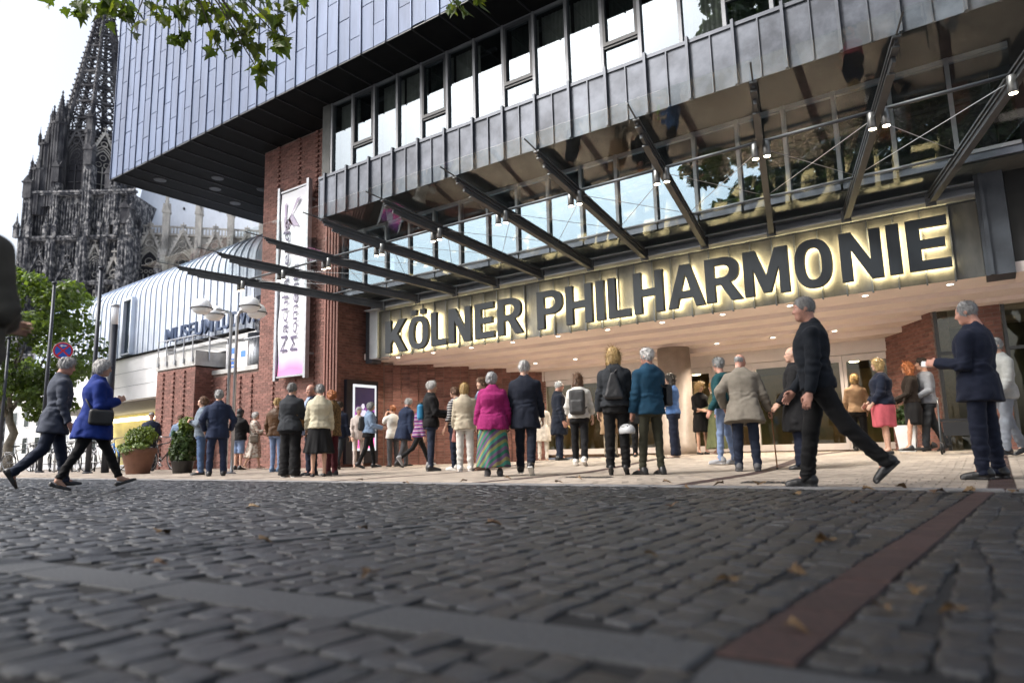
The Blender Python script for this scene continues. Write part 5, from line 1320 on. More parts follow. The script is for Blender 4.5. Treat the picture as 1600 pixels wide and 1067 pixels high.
M_shoe = mat('shoe_black', (.012, .012, .013), .4, var=.2); M_shoebr = mat('shoe_brown', (.09, .04, .02), .4, var=.2); M_shoew = mat('shoe_white', (.62, .60, .57), .6, var=.1); M_shoegr = mat('shoe_grey', (.28, .28, .29), .6, var=.2); M_soleW = mat('sole_white', (.6, .6, .58), .6, var=.05); M_shoebe = mat('shoe_beige', (.42, .30, .24), .6, var=.1)
# ================================================================== THE CROWD
def patt(name, kind, cols, scale=20, rough=.85):
    """woven or printed fabric with a pattern of its own"""
    m_ = bpy.data.materials.new('fabric_' + name); m_.use_nodes = True; n = m_.node_tree.nodes; l = m_.node_tree.links; bs = n['Principled BSDF']; bs.inputs['Roughness'].default_value = rough; bs.inputs['Specular IOR Level'].default_value = .25
    tc = n.new('ShaderNodeTexCoord'); src = tc.outputs['Object']; rp = n.new('ShaderNodeValToRGB'); rp.color_ramp.interpolation = 'CONSTANT' if kind in ('plaid', 'stripe', 'hstripe') else 'LINEAR'
    if kind in ('stripe', 'hstripe', 'plaid'):
        wv = n.new('ShaderNodeTexWave'); wv.inputs['Scale'].default_value = scale; wv.inputs['Distortion'].default_value = .6; wv.inputs['Detail Scale'].default_value = .5; wv.wave_profile = 'SAW'
        wv.bands_direction = {'stripe': 'DIAGONAL', 'hstripe': 'Z', 'plaid': 'Z'}[kind]; l.new(src, wv.inputs[0]); l.new(wv.outputs['Fac'], rp.inputs[0])
    else:
        vo = n.new('ShaderNodeTexVoronoi' if kind == 'spots' else 'ShaderNodeTexNoise'); vo.inputs['Scale'].default_value = scale; l.new(src, vo.inputs[0]); l.new(vo.outputs['Distance' if kind == 'spots' else 'Fac'], rp.inputs[0])
    cols = [tuple(v * .7 for v in c) for c in cols]; cr = rp.color_ramp; k = len(cols); cr.elements[0].color = (*cols[0], 1); cr.elements[0].position = 0; cr.elements[1].color = (*cols[-1], 1); cr.elements[1].position = (k - 1) / k if kind not in ('spots', 'leopard') else .62
    for i in range(1, k - 1): e = cr.elements.new(i / k if kind not in ('spots', 'leopard') else .3 + .3 * i / k); e.color = (*cols[i], 1)
    l.new(rp.outputs[0], bs.inputs['Base Color']); return m_
F = {k: fabric(k, c, **kw) for k, c, kw in (
    ('greyblue', (.085, .10, .14), {}), ('denim_dark', (.022, .032, .062), {}), ('royal', (.009, .032, .22), {}), ('black', (.010, .010, .012), {}), ('navyvest', (.025, .035, .075), {}), ('paleblue', (.34, .42, .58), {}),
    ('denim_light', (.26, .36, .52), {}), ('jeans', (.07, .12, .23), {}), ('jeans_pale', (.22, .30, .48), {}), ('bluesuit', (.022, .036, .085), {}), ('steel', (.17, .21, .26), {}), ('leather_brown', (.12, .055, .02), dict(rough=.5)),
    ('charcoal', (.035, .04, .048), {}), ('navy', (.014, .02, .045), {}), ('cream', (.62, .57, .42), {}), ('white', (.68, .66, .62), {}), ('rosewhite', (.66, .56, .52), {}), ('burgundy', (.12, .02, .03), {}), ('greytrs', (.10, .10, .11), {}),
    ('beige', (.46, .40, .30), {}), ('pink', (.32, .016, .135), dict(bump=.7, sc=40)), ('navyman', (.012, .017, .034), {}), ('bluejkt', (.012, .07, .135), {}), ('olive', (.055, .055, .035), {}), ('bluebl', (.10, .20, .44), {}), ('olivedress', (.14, .16, .08), {}),
    ('teal', (.012, .085, .10), {}), ('taupe', (.22, .195, .16), {}), ('coral', (.60, .12, .15), {}), ('tan', (.38, .25, .15), {}), ('greysh', (.22, .24, .28), {}), ('darkcoat', (.13, .12, .10), {}), ('palegrey', (.38, .38, .37), {}), ('green', (.20, .38, .10), {}), ('darkwalk', (.012, .017, .026), {}), ('blacktrs', (.009, .009, .010), {}))}
F['plaid'] = patt('plaid', 'plaid', [(.30, .03, .08), (.05, .06, .25), (.55, .50, .50), (.28, .04, .10), (.08, .08, .30)], 3.2)
F['quilt'] = patt('quilt', 'stripe', [(.03, .16, .10), (.18, .11, .20), (.05, .22, .16), (.24, .26, .10), (.10, .08, .13), (.06, .26, .20), (.30, .28, .12), (.16, .10, .20)], 1.25)
F['floral'] = patt('floral', 'spots', [(.10, .06, .08), (.42, .30, .24), (.62, .57, .50)], 13)
F['leopard'] = patt('leopard', 'leopard', [(.03, .02, .012), (.10, .06, .025), (.24, .15, .06)], 30)
F['striped'] = patt('striped', 'hstripe', [(.03, .03, .05), (.45, .44, .42)], 6)
A0 = (0.05, .10, .15, .3)
def who(x, y, hd, h, label, pose, top, bottom, hair, **k): return person(x, y, R(hd), h, label, pose, top, bottom, hair, **k)
def prop(J, name, fn, lo, hi, vox, mats, label, cat_):
    """a carried thing modelled in the bearer's space"""
    V, Fc = nets(fn, lo, hi, vox); Wv = np.array([J['world'](v) for v in V]); c = (Wv.min(0) + Wv.max(0)) / 2
    o = bpy.data.objects.new(name, np_mesh(name, Wv - c, Fc, mats)); COL.objects.link(o); o.location = c; return props(o, label, cat_)
def tubeprop(J, name, pts, r, mt, parent):
    b = MB(); b.tube([J['world'](p) for p in pts], r, 6); return b.build(name, mt, parent, True)
M_bagblk = mat('bag_black', (.010, .010, .012), .5, var=.2, bump=.2, bscale=40); M_bagbr = mat('bag_rose', (.28, .11, .09), .4, var=.15); M_baggr = mat('bag_grey', (.035, .035, .036), .65, var=.25, bump=.3, bscale=30)
def backpack(J, label, mt, w_=.14, h_=.21, d_=.075, z=.30, x=-.20):
    tor = J['tor']; c = tor((x, 0, z)); T = J['T']
    def fn(P):
        q = (P - c) @ T; d = bx_(q, (0, 0, 0), (d_, w_, h_), .05); d = smin(d, bx_(q, (-d_ * .8, 0, -h_ * .35), (.035, w_ * .78, h_ * .5), .03), .01); return d + .004 * vnoise(P, 18, 4)
    o = prop(J, 'backpack', fn, c - .34, c + .34, .014, [mt], label, 'backpack')
    for s_ in (-1, 1): tubeprop(J, 'strap', [tor((x + .05, s_ * .085, z + .15)), tor((-.05, s_ * .10, .505)), tor((.075, s_ * .115, .47)), tor((.135, s_ * .125, .34)), tor((.06, s_ * .175, .20)), tor((x + .05, s_ * .12, z - .14))], .019, mt, o)
    return o
def handbag(J, k, label, mt, w_=.12, h_=.085, d_=.045, drop=.22, strap=True):
    c = J['wr' + k] + np.array([0.0, 0, -.09 - drop]); hp = J['wr' + k] + J['hand' + k] @ np.array([0, 0, -.085])
    def fn(P):
        q = P - c; t = np.clip((q[..., 2] + h_) / (2 * h_), 0, 1); d = bx_(q * np.stack([1 / (1 - .16 * t), 1 / (1 - .5 * t), np.ones_like(t)], -1), (0, 0, 0), (w_, d_, h_), .022); return d + .003 * vnoise(P, 20, 1)
    o = prop(J, 'handbag', fn, c - .2, c + .2, .011, [mt], label, 'handbag')
    for s_ in (-1, 1): tubeprop(J, 'handle', [c + np.array([-w_ * .6, s_ * .02, h_ * .8]), c + np.array([-w_ * .35, s_ * .015, h_ + drop * .6]), hp + np.array([0, s_ * .01, 0]), c + np.array([w_ * .35, s_ * .015, h_ + drop * .6]), c + np.array([w_ * .6, s_ * .02, h_ * .8])], .006, mt, o)
    return o
def crossbag(J, side, label, mt, fwd=.02, z=-.02, w_=.12, h_=.09, out=.225):
    tor = J['tor']; s_ = 1 if side == 'l' else -1; c = tor((fwd, s_ * out, z)); T = J['T']
    o = prop(J, 'shoulder_bag', lambda P: bx_((P - c) @ T, (0, 0, 0), (w_, .05, h_), .035) + .004 * vnoise(P, 16, 6), c - .24, c + .24, .012, [mt], label, 'shoulder bag')
    tubeprop(J, 'strap', [tor((fwd - w_ * .7, s_ * out, z + h_ * .6)), tor((-.13, s_ * .12, .26)), tor((-.10, -s_ * .03, .45)), tor((-.02, -s_ * .09, .525)), tor((.09, -s_ * .06, .45)), tor((.165, s_ * .06, .28)), tor((fwd + w_ * .7, s_ * out, z + h_ * .6))], .011, mt, o)
    return o
WALK_R = dict(leg_l=(.42, .06, -.18, .04), leg_r=(-.52, .42, .95, .04))
WALK_L = dict(leg_r=(.42, .06, -.18, .04), leg_l=(-.52, .42, .95, .04))
STEP = dict(leg_l=(.20, .08, -.05, .06), leg_r=(-.22, .20, .35, .06))
# --- left couple
J = who(-10.08, 3.91, 74, 1.74, 'grey haired man in grey blue blazer striding right beside the woman in royal blue', dict(leg_l=(.22, .05, -.05, .04), leg_r=(-.30, .50, 1.0, .04), arm_l=(.05, .08, .25, .2), arm_r=(.10, .10, .35, .3), lean=.08, head=(.22, -.1, 0), belly=.015), ('jacket', F['greyblue'], -.20, 1.0, .010, .02), ('trousers', F['denim_dark']), ('short', HAIR['silver']), skin='ruddy', vox=.0135)
J = who(-8.96, 3.90, 69, 1.64, 'white haired woman in royal blue jacket and black trousers walking right', dict(fem=True, fat=.13, leg_l=(.44, .04, -.30, .03), leg_r=(-.40, .10, .30, .03), arm_l=(.1, .10, .4, .3), arm_r=(.12, .14, 1.95, .45), lean=.05, head=(.12, -.12, 0), hand_r='hold'), ('jacket', F['royal'], -.22, .98, .018, .03), ('slim', F['black'], .18), ('curly', HAIR['white']), shoe=('flat', None), vox=.0135)
crossbag(J, 'r', 'black shoulder bag at the hip of the woman in royal blue', M_bagblk, .06, .02, .14, .10, .25)
# --- left background group
who(-20.95, 10.73, 153, 1.78, 'man in navy padded vest with pale blue sleeves behind the terracotta pot', dict(arm_l=(.2, .15, .5, .3), arm_r=(.2, .15, .5, .3), fat=.1), ('jacket', F['navyvest'], -.10, 0.0, .02), ('trousers', F['charcoal']), ('cap', HAIR['pepper']), vox=.022)
who(-23.0, 11.95, 327, 1.6, 'small woman in grey top half hidden behind the man in the padded vest', dict(fem=True, arm_l=(.3, .1, 1.2, .5), arm_r=(.3, .1, 1.2, .5)), ('shirt', F['steel'], -.1, .8, .01), ('trousers', F['greytrs']), ('short', HAIR['silver']), vox=.024)
J = who(-19.96, 11.09, 161, 1.66, 'brown haired woman in light denim jacket with green shirt tail', dict(fem=True, fat=.12, arm_l=(.35, .2, 1.4, .3), arm_r=(.35, .2, 1.2, .3)), ('jacket', F['denim_light'], -.02, 1.0, .02), ('trousers', F['palegrey']), ('short', HAIR['brown']), vox=.022, shoe=('sneaker', M_shoegr))
crossbag(J, 'l', 'dark green shoulder bag carried by the woman in light denim', mat('bag_green', (.01, .06, .03), .6, var=.2), -.06, .22, .09, .10, .2)
who(-14.56, 8.59, 244, 1.76, 'brown haired man in steel blue jacket looking up, arms folded', dict(head=(-.35, -.3, 0), arm_l=(.35, .12, 1.75, .9), arm_r=(.35, .12, 1.75, .9)), ('jacket', F['steel'], -.10, 1.0, .01), ('trousers', F['jeans']), ('short', HAIR['brown']), vox=.019)
who(-13.20, 8.14, 150, 1.80, 'grey haired man in dark blue suit seen from behind, hands on hips', dict(arm_l=(-.15, .42, 1.05, .7), arm_r=(-.15, .42, 1.05, .7), fat=.08, spread=.07), ('jacket', F['bluesuit'], -.17, 1.0, .012, .01), ('trousers', F['bluesuit']), ('short', HAIR['silver']), vox=.017)
who(-17.37, 11.37, 97, 1.72, 'person in black jacket, dark cap and denim shorts by the brick wall', dict(arm_r=(.5, .1, .8, .2), fat=.12), ('jacket', F['black'], -.10, 1.0, .02), ('shorts', F['jeans_pale']), ('hood', HAIR['black']), vox=.021, shoe=('sneaker', None))
J = who(-17.09, 11.67, 46, 1.62, 'white haired woman in pale flowered dress by the brick wall', dict(fem=True, fat=.08, arm_l=(.3, .1, 1.0, .3), arm_r=(.5, .1, 1.3, .3), sway=-.05, **STEP), ('shirt', F['floral'], -.02, .75, .008), ('dress', F['floral'], .58, .08, 7), ('curly', HAIR['white']), vox=.021, shoe=('flat', M_shoebe))
crossbag(J, 'r', 'black and tan shoulder bag of the woman in the flowered dress', mat('bag_tan', (.10, .08, .06), .6, var=.4, scale=6), .03, -.02, .13, .12, .22)
who(-13.98, 10.13, 114, 1.76, 'fair haired man in brown leather jacket and blue jeans', dict(arm_l=(.0, .25, .5, .6), arm_r=(-.1, .3, .8, .6), fat=.05, leg_l=(.1, .1, 0, .1)), ('jacket', F['leather_brown'], -.10, 1.0, .015), ('slim', F['jeans_pale']), ('short', HAIR['blond']), vox=.019, shoe=('sneaker', mat('shoe_blue', (.08, .13, .22), .6, var=.2)))
J = who(-10.42, 7.85, 115, 1.72, 'short haired person in charcoal jacket and wide black trousers with bag strap', dict(fem=True, fat=.14, arm_r=(.25, .12, .7, .3), arm_l=(.2, .12, .6, .3)), ('jacket', F['charcoal'], -.09, 1.0, .018), ('wide', F['black']), ('short', HAIR['pepper']), vox=.017, shoe=('sneaker', None, M_soleW))
crossbag(J, 'r', 'small brown shoulder bag on the person in wide black trousers', mat('bag_ochre', (.22, .10, .02), .5, var=.2), .10, .04, .09, .08, .19)
who(-10.72, 8.55, 257, 1.76, 'bald man with glasses in navy suit facing the cream jacket woman', dict(headtype='o', head=(.12, .2, 0), glasses=True, arm_l=(.1, .1, .3, .3)), ('jacket', F['navy'], -.17, 1.0, .012, .01, F['paleblue']), ('trousers', F['navy']), ('bald', HAIR['grey']), skin='ruddy', vox=.017)
who(-9.97, 8.12, 143, 1.68, 'grey haired woman in cream jacket and black flared skirt', dict(fem=True, fat=.1, head=(.1, .3, 0), arm_l=(.1, .14, .35, .2), arm_r=(.1, .14, .35, .2)), ('jacket', F['cream'], -.04, .95, .012), ('skirt', F['black'], .50, .075, 8), ('short', HAIR['grey']), vox=.017, shoe=('flat', None))
who(-10.28, 8.66, 190, 1.62, 'red curly haired woman in leopard print jacket', dict(fem=True, fat=.06, arm_l=(.2, .12, .8, .4)), ('jacket', F['leopard'], -.14, 1.0, .014), ('trousers', F['burgundy']), ('curly', HAIR['red']), vox=.018)
who(-13.5, 11.62, 109, 1.70, 'figure in dark navy jacket half hidden behind the red haired woman', dict(**STEP), ('jacket', F['navy'], -.15, 1.0, .012), ('trousers', F['charcoal']), ('short', HAIR['dark']), vox=.024)
# --- by the poster case
who(-14.08, 12.79, 323, 1.64, 'silver haired woman all in white beside the poster case', dict(fem=True, arm_l=(.2, .1, .6, .4), arm_r=(.1, .12, .4, .3)), ('jacket', F['rosewhite'], -.14, 1.0, .012), ('slim', F['rosewhite'], .1), ('short', HAIR['silver']), vox=.021, shoe=('flat', M_shoebe))
J = who(-12.81, 11.98, 45, 1.66, 'grey curly haired woman in denim sleeves and navy vest walking right', dict(fem=True, fat=.12, arm_l=(.35, .1, 1.1, .3), arm_r=(.35, .1, 1.1, .3), lean=.05, **STEP), ('jacket', F['denim_light'], -.02, 1.0, .014, 0.0, F['bluesuit']), ('slim', F['black']), ('curly', HAIR['grey']), vox=.020, shoe=('sneaker', None))
backpack(J, 'dark round backpack on the grey curly haired woman', M_bagblk, .15, .19, .08, .22, -.20)
J = who(-13.21, 13.21, 155, 1.66, 'red haired person in white shirt holding up a phone', dict(fem=True, arm_l=(1.2, .1, 1.5, .2), arm_r=(1.2, .1, 1.5, .2), hand_l='hold', hand_r='hold'), ('shirt', F['white'], -.14, .8, .014), ('trousers', F['greytrs']), ('short', HAIR['red']), vox=.022)
c = J['wrl'] * .5 + J['wrr'] * .5 + np.array([.03, 0, .09]); prop(J, 'phone', lambda P: bx_(P - c, (0, 0, 0), (.006, .038, .075), .005), c - .1, c + .1, .012, [M_frame], 'phone raised by the red haired person in white', 'phone')
who(-12.09, 12.49, 79, 1.74, 'white haired old man in navy jacket and grey trousers stooping right', dict(lean=.16, fat=.08, head=(.2, 0, 0), belly=.02, **STEP), ('jacket', F['bluesuit'], -.24, 1.0, .02, .02), ('trousers', F['greytrs']), ('short', HAIR['white']), vox=.020, skin='ruddy')
who(-11.40, 12.28, 63, 1.62, 'dark haired woman in red and blue plaid jacket walking right', dict(fem=True, lean=.08, **WALK_R), ('jacket', F['plaid'], -.12, 1.0, .016), ('slim', F['black']), ('bob', HAIR['dark']), vox=.021, shoe=('sneaker', M_shoegr))
J = who(-9.16, 10.21, 47, 1.80, 'white haired man all in black with hands held forward', dict(arm_l=(.25, .12, 1.25, .35), arm_r=(.3, .12, 1.35, .35), head=(.0, 0, 0), fat=.03), ('jacket', F['black'], -.10, 1.0, .014), ('slim', F['denim_dark']), ('short', HAIR['white']), vox=.018, shoe=('sneaker', None), skin='tan')
prop(J, 'shoulder_bag', lambda P: bx_((P - J['tor']((-.20, .06, .20))) @ J['T'], (0, 0, 0), (.06, .12, .15), .05), J['tor']((-.20, .06, .20)) - .24, J['tor']((-.20, .06, .20)) + .24, .014, [mat('bag_blue', (.02, .17, .32), .6, var=.2)], 'bright blue bag on the back of the man in black', 'shoulder bag')
who(-8.75, 10.48, 190, 1.66, 'short haired woman in navy with striped shawl turned away', dict(fem=True, arm_l=(.1, .1, .4, .3), fat=.04), ('jacket', F['striped'], -.02, .7, .02), ('trousers', F['navy']), ('short', HAIR['brown']), vox=.019, shoe=('sneaker', M_shoew))
J = who(-8.21, 10.10, 121, 1.68, 'blond woman in beige jacket and white trousers seen from behind', dict(fem=True, fat=.06, arm_l=(.05, .12, .3, .2), arm_r=(.05, .14, .3, .2), hand_l='hold'), ('jacket', F['beige'], -.12, 1.0, .018), ('trousers', F['white'], .06), ('bob', HAIR['blond']), vox=.018, shoe=('sneaker', M_shoew))
handbag(J, 'l', 'rose brown handbag held by the woman in beige', M_bagbr, .11, .085, .05, .10)
who(-8.02, 10.42, 243, 1.78, 'brown haired man in dark jacket and jeans facing the beige woman', dict(head=(.05, .2, 0), leg_l=(.1, .1, 0, .1)), ('jacket', F['charcoal'], -.10, 1.0, .012, 0.0, F['paleblue']), ('trousers', F['jeans']), ('short', HAIR['brown']), vox=.018, shoe=('dress', M_shoebr))
# --- centre
who(-6.36, 8.51, 127, 1.63, 'grey haired woman in magenta knitted jacket and long striped patchwork skirt', dict(fem=True, fat=.22, arm_l=(.05, .20, .3, .3), arm_r=(.05, .20, .3, .3), head=(.0, -.35, 0)), ('jacket', F['pink'], -.16, 1.0, .026, .015), ('skirt', F['quilt'], .78, .05, 5), ('curly', HAIR['silver']), vox=.0155, shoe=('sneaker', mat('shoe_dgrey', (.06, .06, .065), .6, var=.2)))
who(-5.97, 8.84, 118, 1.78, 'white haired man in navy jacket walking away beside the magenta woman', dict(fat=.04, arm_l=(.0, .12, .2, .2), arm_r=(.1, .12, .25, .2), lean=.02, leg_l=(.18, .04, -.05, .05), leg_r=(-.22, .25, .55, .05), head=(0, -.3, 0)), ('jacket', F['navyman'], -.24, 1.0, .014, .015), ('trousers', F['navyman']), ('short', HAIR['white']), vox=.0155, shoe=('sneaker', None, M_soleW))
who(-10.06, 15.7, 120, 1.62, 'dark haired woman in long white coat near the doors', dict(fem=True), ('coat', F['white'], -.36, 1.0, .016, .02), ('slim', F['white']), ('short', HAIR['brown']), vox=.023, shoe=('flat', M_shoebe))
who(-7.95, 13.10, 41, 1.78, 'bald old man in long dark overcoat near the doors', dict(headtype='o', head=(.15, 0, 0), arm_l=(.1, .1, .5, .3)), ('coat', F['navyman'], -.36, 1.0, .016, .02, F['white']), ('trousers', F['navy']), ('thin', HAIR['white']), vox=.019, skin='ruddy')
J = who(-6.36, 11.21, 112, 1.72, 'woman with long wavy brown hair in white top and black trousers', dict(fem=True, fat=.04, arm_l=(.1, .22, .5, .4), arm_r=(.1, .22, .5, .4), leg_l=(.12, .05, 0, .06), leg_r=(-.15, .2, .3, .06)), ('shirt', F['white'], -.06, .8, .018), ('trousers', F['black']), ('wavy', HAIR['brown']), vox=.018, shoe=('sneaker', M_shoew))
backpack(J, 'large dark grey backpack on the wavy haired woman', M_baggr, .15, .235, .085, .24, -.21)
who(-7.1, 13.9, 100, 1.66, 'woman in beige trench coat in the crowd by the doors', dict(fem=True), ('coat', F['tan'], -.36, 1.0, .014, .02), ('trousers', F['beige']), ('bob', HAIR['brown']), vox=.024)
who(-6.37, 13.82, 295, 1.70, 'person in black facing out between the blonde and the blue jacket man', dict(arm_l=(.2, .1, .8, .4)), ('jacket', F['black'], -.2, 1.0, .014), ('trousers', F['black']), ('short', HAIR['red']), vox=.022, skin='ruddy')
J = who(-4.47, 8.95, 112, 1.80, 'blonde woman in black jacket and trousers on high heels', dict(fem=True, fat=.06, arm_l=(.02, .16, .25, .2), arm_r=(.02, .14, .25, .2), leg_l=(.02, .05, .40, .08), leg_r=(.04, .05, .40, .08)), ('anorak', F['charcoal'], -.04, 1.0, .016), ('trousers', F['blacktrs'], .02), ('long', HAIR['blond']), vox=.0155, shoe=('flat', None))
tor = J['tor']; c = tor((-.19, 0, .24)); T_ = J['T']
def sack(P):
    q = (P - c) @ T_; t = np.clip((q[..., 2] + .19) / .38, 0, 1); return bx_(q * np.stack([1 / (1 - .5 * t), 1 / (1 - .78 * t), np.ones_like(t)], -1), (0, 0, 0), (.07, .15, .19), .05) * .7 + .004 * vnoise(P, 20, 3)
o = prop(J, 'backpack', sack, c - .27, c + .27, .013, [M_bagblk], 'small black drawstring backpack on the blonde woman', 'backpack')
for s_ in (-1, 1): tubeprop(J, 'strap', [tor((-.16, s_ * .02, .43)), tor((-.08, s_ * .09, .53)), tor((.10, s_ * .12, .44)), tor((.06, s_ * .19, .2)), tor((-.16, s_ * .13, .08))], .012, M_bagblk, o)
for k in 'lr':
    b = MB(); a = J['an' + k] + J['foot' + k] @ np.array([-.05, 0, -.075]); w0 = J['world'](a); w1 = w0.copy(); w1.z = gz(w0.x, w0.y) + .01; b.tube([w0, w1], [.018, .006], 8); b.build('heel', M_shoe, J['root'])
J = who(-4.02, 9.14, 150, 1.83, 'white haired man in petrol blue hooded jacket holding a helmet', dict(arm_l=(.05, .12, .2, .2), arm_r=(.1, .12, .35, .3), hand_l='hold', head=(-.05, .35, 0), leg_l=(.12, .03, 0, .12), leg_r=(-.04, .03, 0, .12)), ('anorak', F['bluejkt'], -.12, 1.0, .02), ('slim', F['olive'], .02), ('short', HAIR['white']), vox=.0155, skin='ruddy')
crossbag(J, 'r', 'black shoulder bag on the man in the petrol blue jacket', M_bagblk, -.02, .14, .12, .15, .25)
hc = J['wrl'] + np.array([.05, .06, -.24])
def helmet(P):
    q = P - hc; d = el_(q, (0, 0, 0), (.135, .10, .095)); d = smax(d, -el_(q, (0, 0, -.03), (.115, .082, .085)), .01)
    for k in range(-2, 3): d = smax(d, -rc_(q, (-.09, k * .036, .07 - .012 * abs(k)), (.09, k * .036, .07 - .012 * abs(k)), .011, .011), .008)
    return d
HEL = prop(J, 'bicycle_helmet', helmet, hc - .18, hc + .18, .0095, [mat('helmet_grey', (.42, .43, .44), .35, var=.1)], 'silver grey bicycle helmet in the hand of the blue jacket man', 'helmet')
hp = J['wrl'] + J['handl'] @ np.array([0, 0, -.09]); tubeprop(J, 'strap', [hc + np.array([-.07, .0, .04]), hp, hc + np.array([.07, 0, .04])], .006, M_bagblk, HEL)
J = who(-5.27, 13.07, 200, 1.70, 'dark curly haired woman in blue blouse and wide navy trousers by the column', dict(fem=True, arm_l=(.35, .12, 1.35, .4), arm_r=(.35, .12, 1.35, .4)), ('shirt', F['bluebl'], -.05, .9, .012), ('wide', F['navy']), ('wavy', HAIR['dark']), vox=.019, shoe=('flat', M_shoebe))
c2 = J['wrl'] * .6 + J['wrr'] * .4 + np.array([.02, 0, -.16]); prop(J, 'tote_bag', lambda P: bx_(P - c2, (0, 0, 0), (.03, .10, .16), .02) + .006 * vnoise(P, 14, 2), c2 - .22, c2 + .22, .014, [mat('bag_neon', (.45, .62, .12), .7, var=.1)], 'neon yellow green tote bag held by the dark curly haired woman', 'tote bag')
c3 = J['tor']((.05, -.24, -.05)); prop(J, 'cloth_bag', lambda P: el_(P - c3, (0, 0, 0), (.09, .07, .17)) + .012 * vnoise(P, 13, 2), c3 - .25, c3 + .25, .015, [mat('bag_sky', (.05, .17, .48), .7, var=.15)], 'bright blue cloth bag hanging next to the column', 'cloth bag')
who(-5.61, 15.60, 320, 1.70, 'blonde woman in black dress looking at her phone by the doors', dict(fem=True, head=(.35, .2, 0), arm_l=(.3, .1, 1.5, .4), arm_r=(.2, .1, 1.2, .4)), ('shirt', F['black'], 0, .7, .004), ('dress', F['black'], .40, .02, 5), ('long', HAIR['blond']), vox=.021, shoe=('flat', None))
who(-5.25, 15.55, 189, 1.66, 'woman in long olive pleated dress with pale headscarf', dict(fem=True, fat=.04, arm_r=(.3, .1, 1.2, .4), arm_l=(.3, .1, 1.2, .4)), ('shirt', F['olivedress'], -.02, 1.0, .008), ('dress', F['olivedress'], .80, .10, 11), ('hood', mat('scarf_sand', (.42, .24, .08), .8, var=.2)), vox=.020, shoe=('flat', M_shoebe))
who(-3.67, 11.26, 183, 1.78, 'grey haired man with glasses in teal jumper and pale blue jeans', dict(glasses=True, head=(.0, -.5, 0), arm_l=(.0, .2, .5, .3), arm_r=(-.1, .2, .7, .4), leg_l=(.10, .05, 0, .1), leg_r=(-.08, .1, .1, .1)), ('shirt', F['teal'], -.05, 1.0, .016), ('slim', F['jeans_pale']), ('short', HAIR['grey']), vox=.017, shoe=('sneaker', M_shoegr), skin='ruddy')
J = who(-2.96, 10.02, 108, 1.74, 'stooped bald old man in taupe jacket leaning on a walking stick', dict(headtype='o', glasses=True, lean=.16, fat=.05, head=(.1, -.6, 0), arm_l=(-.25, .55, 1.25, .7), arm_r=(.12, .30, .30, -.1), hand_r='hold', spread=.06), ('jacket', F['taupe'], -.20, 1.0, .028, .05), ('trousers', F['denim_dark']), ('bald', HAIR['grey']), vox=.0155, shoe=('sneaker', mat('shoe_dgrey', (.06, .06, .065), .6, var=.2)), skin='ruddy')
a = J['world'](J['wrr'] + J['handr'] @ np.array([.02, 0, -.07])); g_ = Vector((a.x + .03, a.y - .03, gz(a.x, a.y) + .012))
ST = empty('walking_stick', g_, 'brown wooden walking stick in the right hand of the stooped old man', 'walking stick')
b = MB(); b.tube([g_, a], .010, 8); b.build('shaft', mat('stick_wood', (.20, .085, .03), .4, var=.2), ST, True); b = MB(); b.tube([a + Vector((-.02, -.05, .0)), a + Vector((0, 0, .02)), a + Vector((.02, .05, .005))], .014, 8); b.build('handle', M_shoebr, ST, True); b = MB(); b.tube([g_, g_ + Vector((0, 0, .03))], .015, 8); b.build('ferrule', M_shoe, ST)
# --- right
who(-2.31, 10.42, 192, 1.78, 'person in long black coat with glasses mostly hidden by the striding man', dict(glasses=True, headtype='o', arm_l=(.2, .2, .6, .3)), ('coat', F['black'], -.36, 1.0, .03, .05), ('wide', F['navy']), ('bald', HAIR['white']), vox=.019, skin='fair')
J = who(-1.33, 6.83, 193, 1.82, 'big man in dark blouson and black trousers striding left across the cobbles', dict(leg_r=(.20, .05, .0, .03), leg_l=(-.50, .22, .75, .03), arm_l=(.05, .08, .2, .2), arm_r=(.15, .10, .55, .3), lean=.04, fat=.02, head=(.03, .15, 0), belly=.01), ('jacket', F['darkwalk'], -.06, 1.0, .008), ('trousers', F['blacktrs']), ('crop', HAIR['pepper']), vox=.012, shoe=('sneaker', None), skin='ruddy')
who(-2.43, 16.4, 103, 1.68, 'woman in tan jacket and black trousers going in at the doors', dict(fem=True, arm_l=(.1, .2, .6, .4), arm_r=(.1, .2, .6, .4)), ('jacket', F['tan'], -.06, 1.0, .016), ('trousers', F['black']), ('bob', HAIR['blond']), vox=.022)
J = who(-1.56, 13.26, 195, 1.66, 'blond woman in navy cardigan and coral pink skirt', dict(fem=True, fat=.2, arm_l=(.15, .12, .6, .5), arm_r=(.2, .12, .7, .5), hand_l='hold'), ('shirt', F['navy'], -.05, .9, .012), ('skirt', F['coral'], .44, .0, 5), ('bob', HAIR['blond']), vox=.0175, shoe=('flat', None))
crossbag(J, 'r', 'small black bag carried by the woman in the coral pink skirt', M_bagblk, .12, -.05, .08, .07, .2)
who(-1.25, 14.74, 190, 1.68, 'woman with long auburn hair in dark brown dress and black tights', dict(fem=True, arm_l=(.3, .1, .9, .4), arm_r=(.2, .1, .9, .4), **STEP), ('shirt', fabric('darkbrown', (.022, .014, .010)), 0, 1.0, .008), ('skirt', F['black'], .42, .0, 5), ('long', HAIR['red']), vox=.019, skin='tan', shoe=('dress', None))
who(-1.02, 14.95, 199, 1.76, 'man in grey blue shirt and dark trousers behind the auburn haired woman', dict(arm_l=(.1, .3, 1.2, .6), arm_r=(.1, .2, .6, .4), **STEP), ('shirt', F['greysh'], -.06, 1.0, .016), ('trousers', F['charcoal']), ('short', HAIR['dark']), vox=.020)
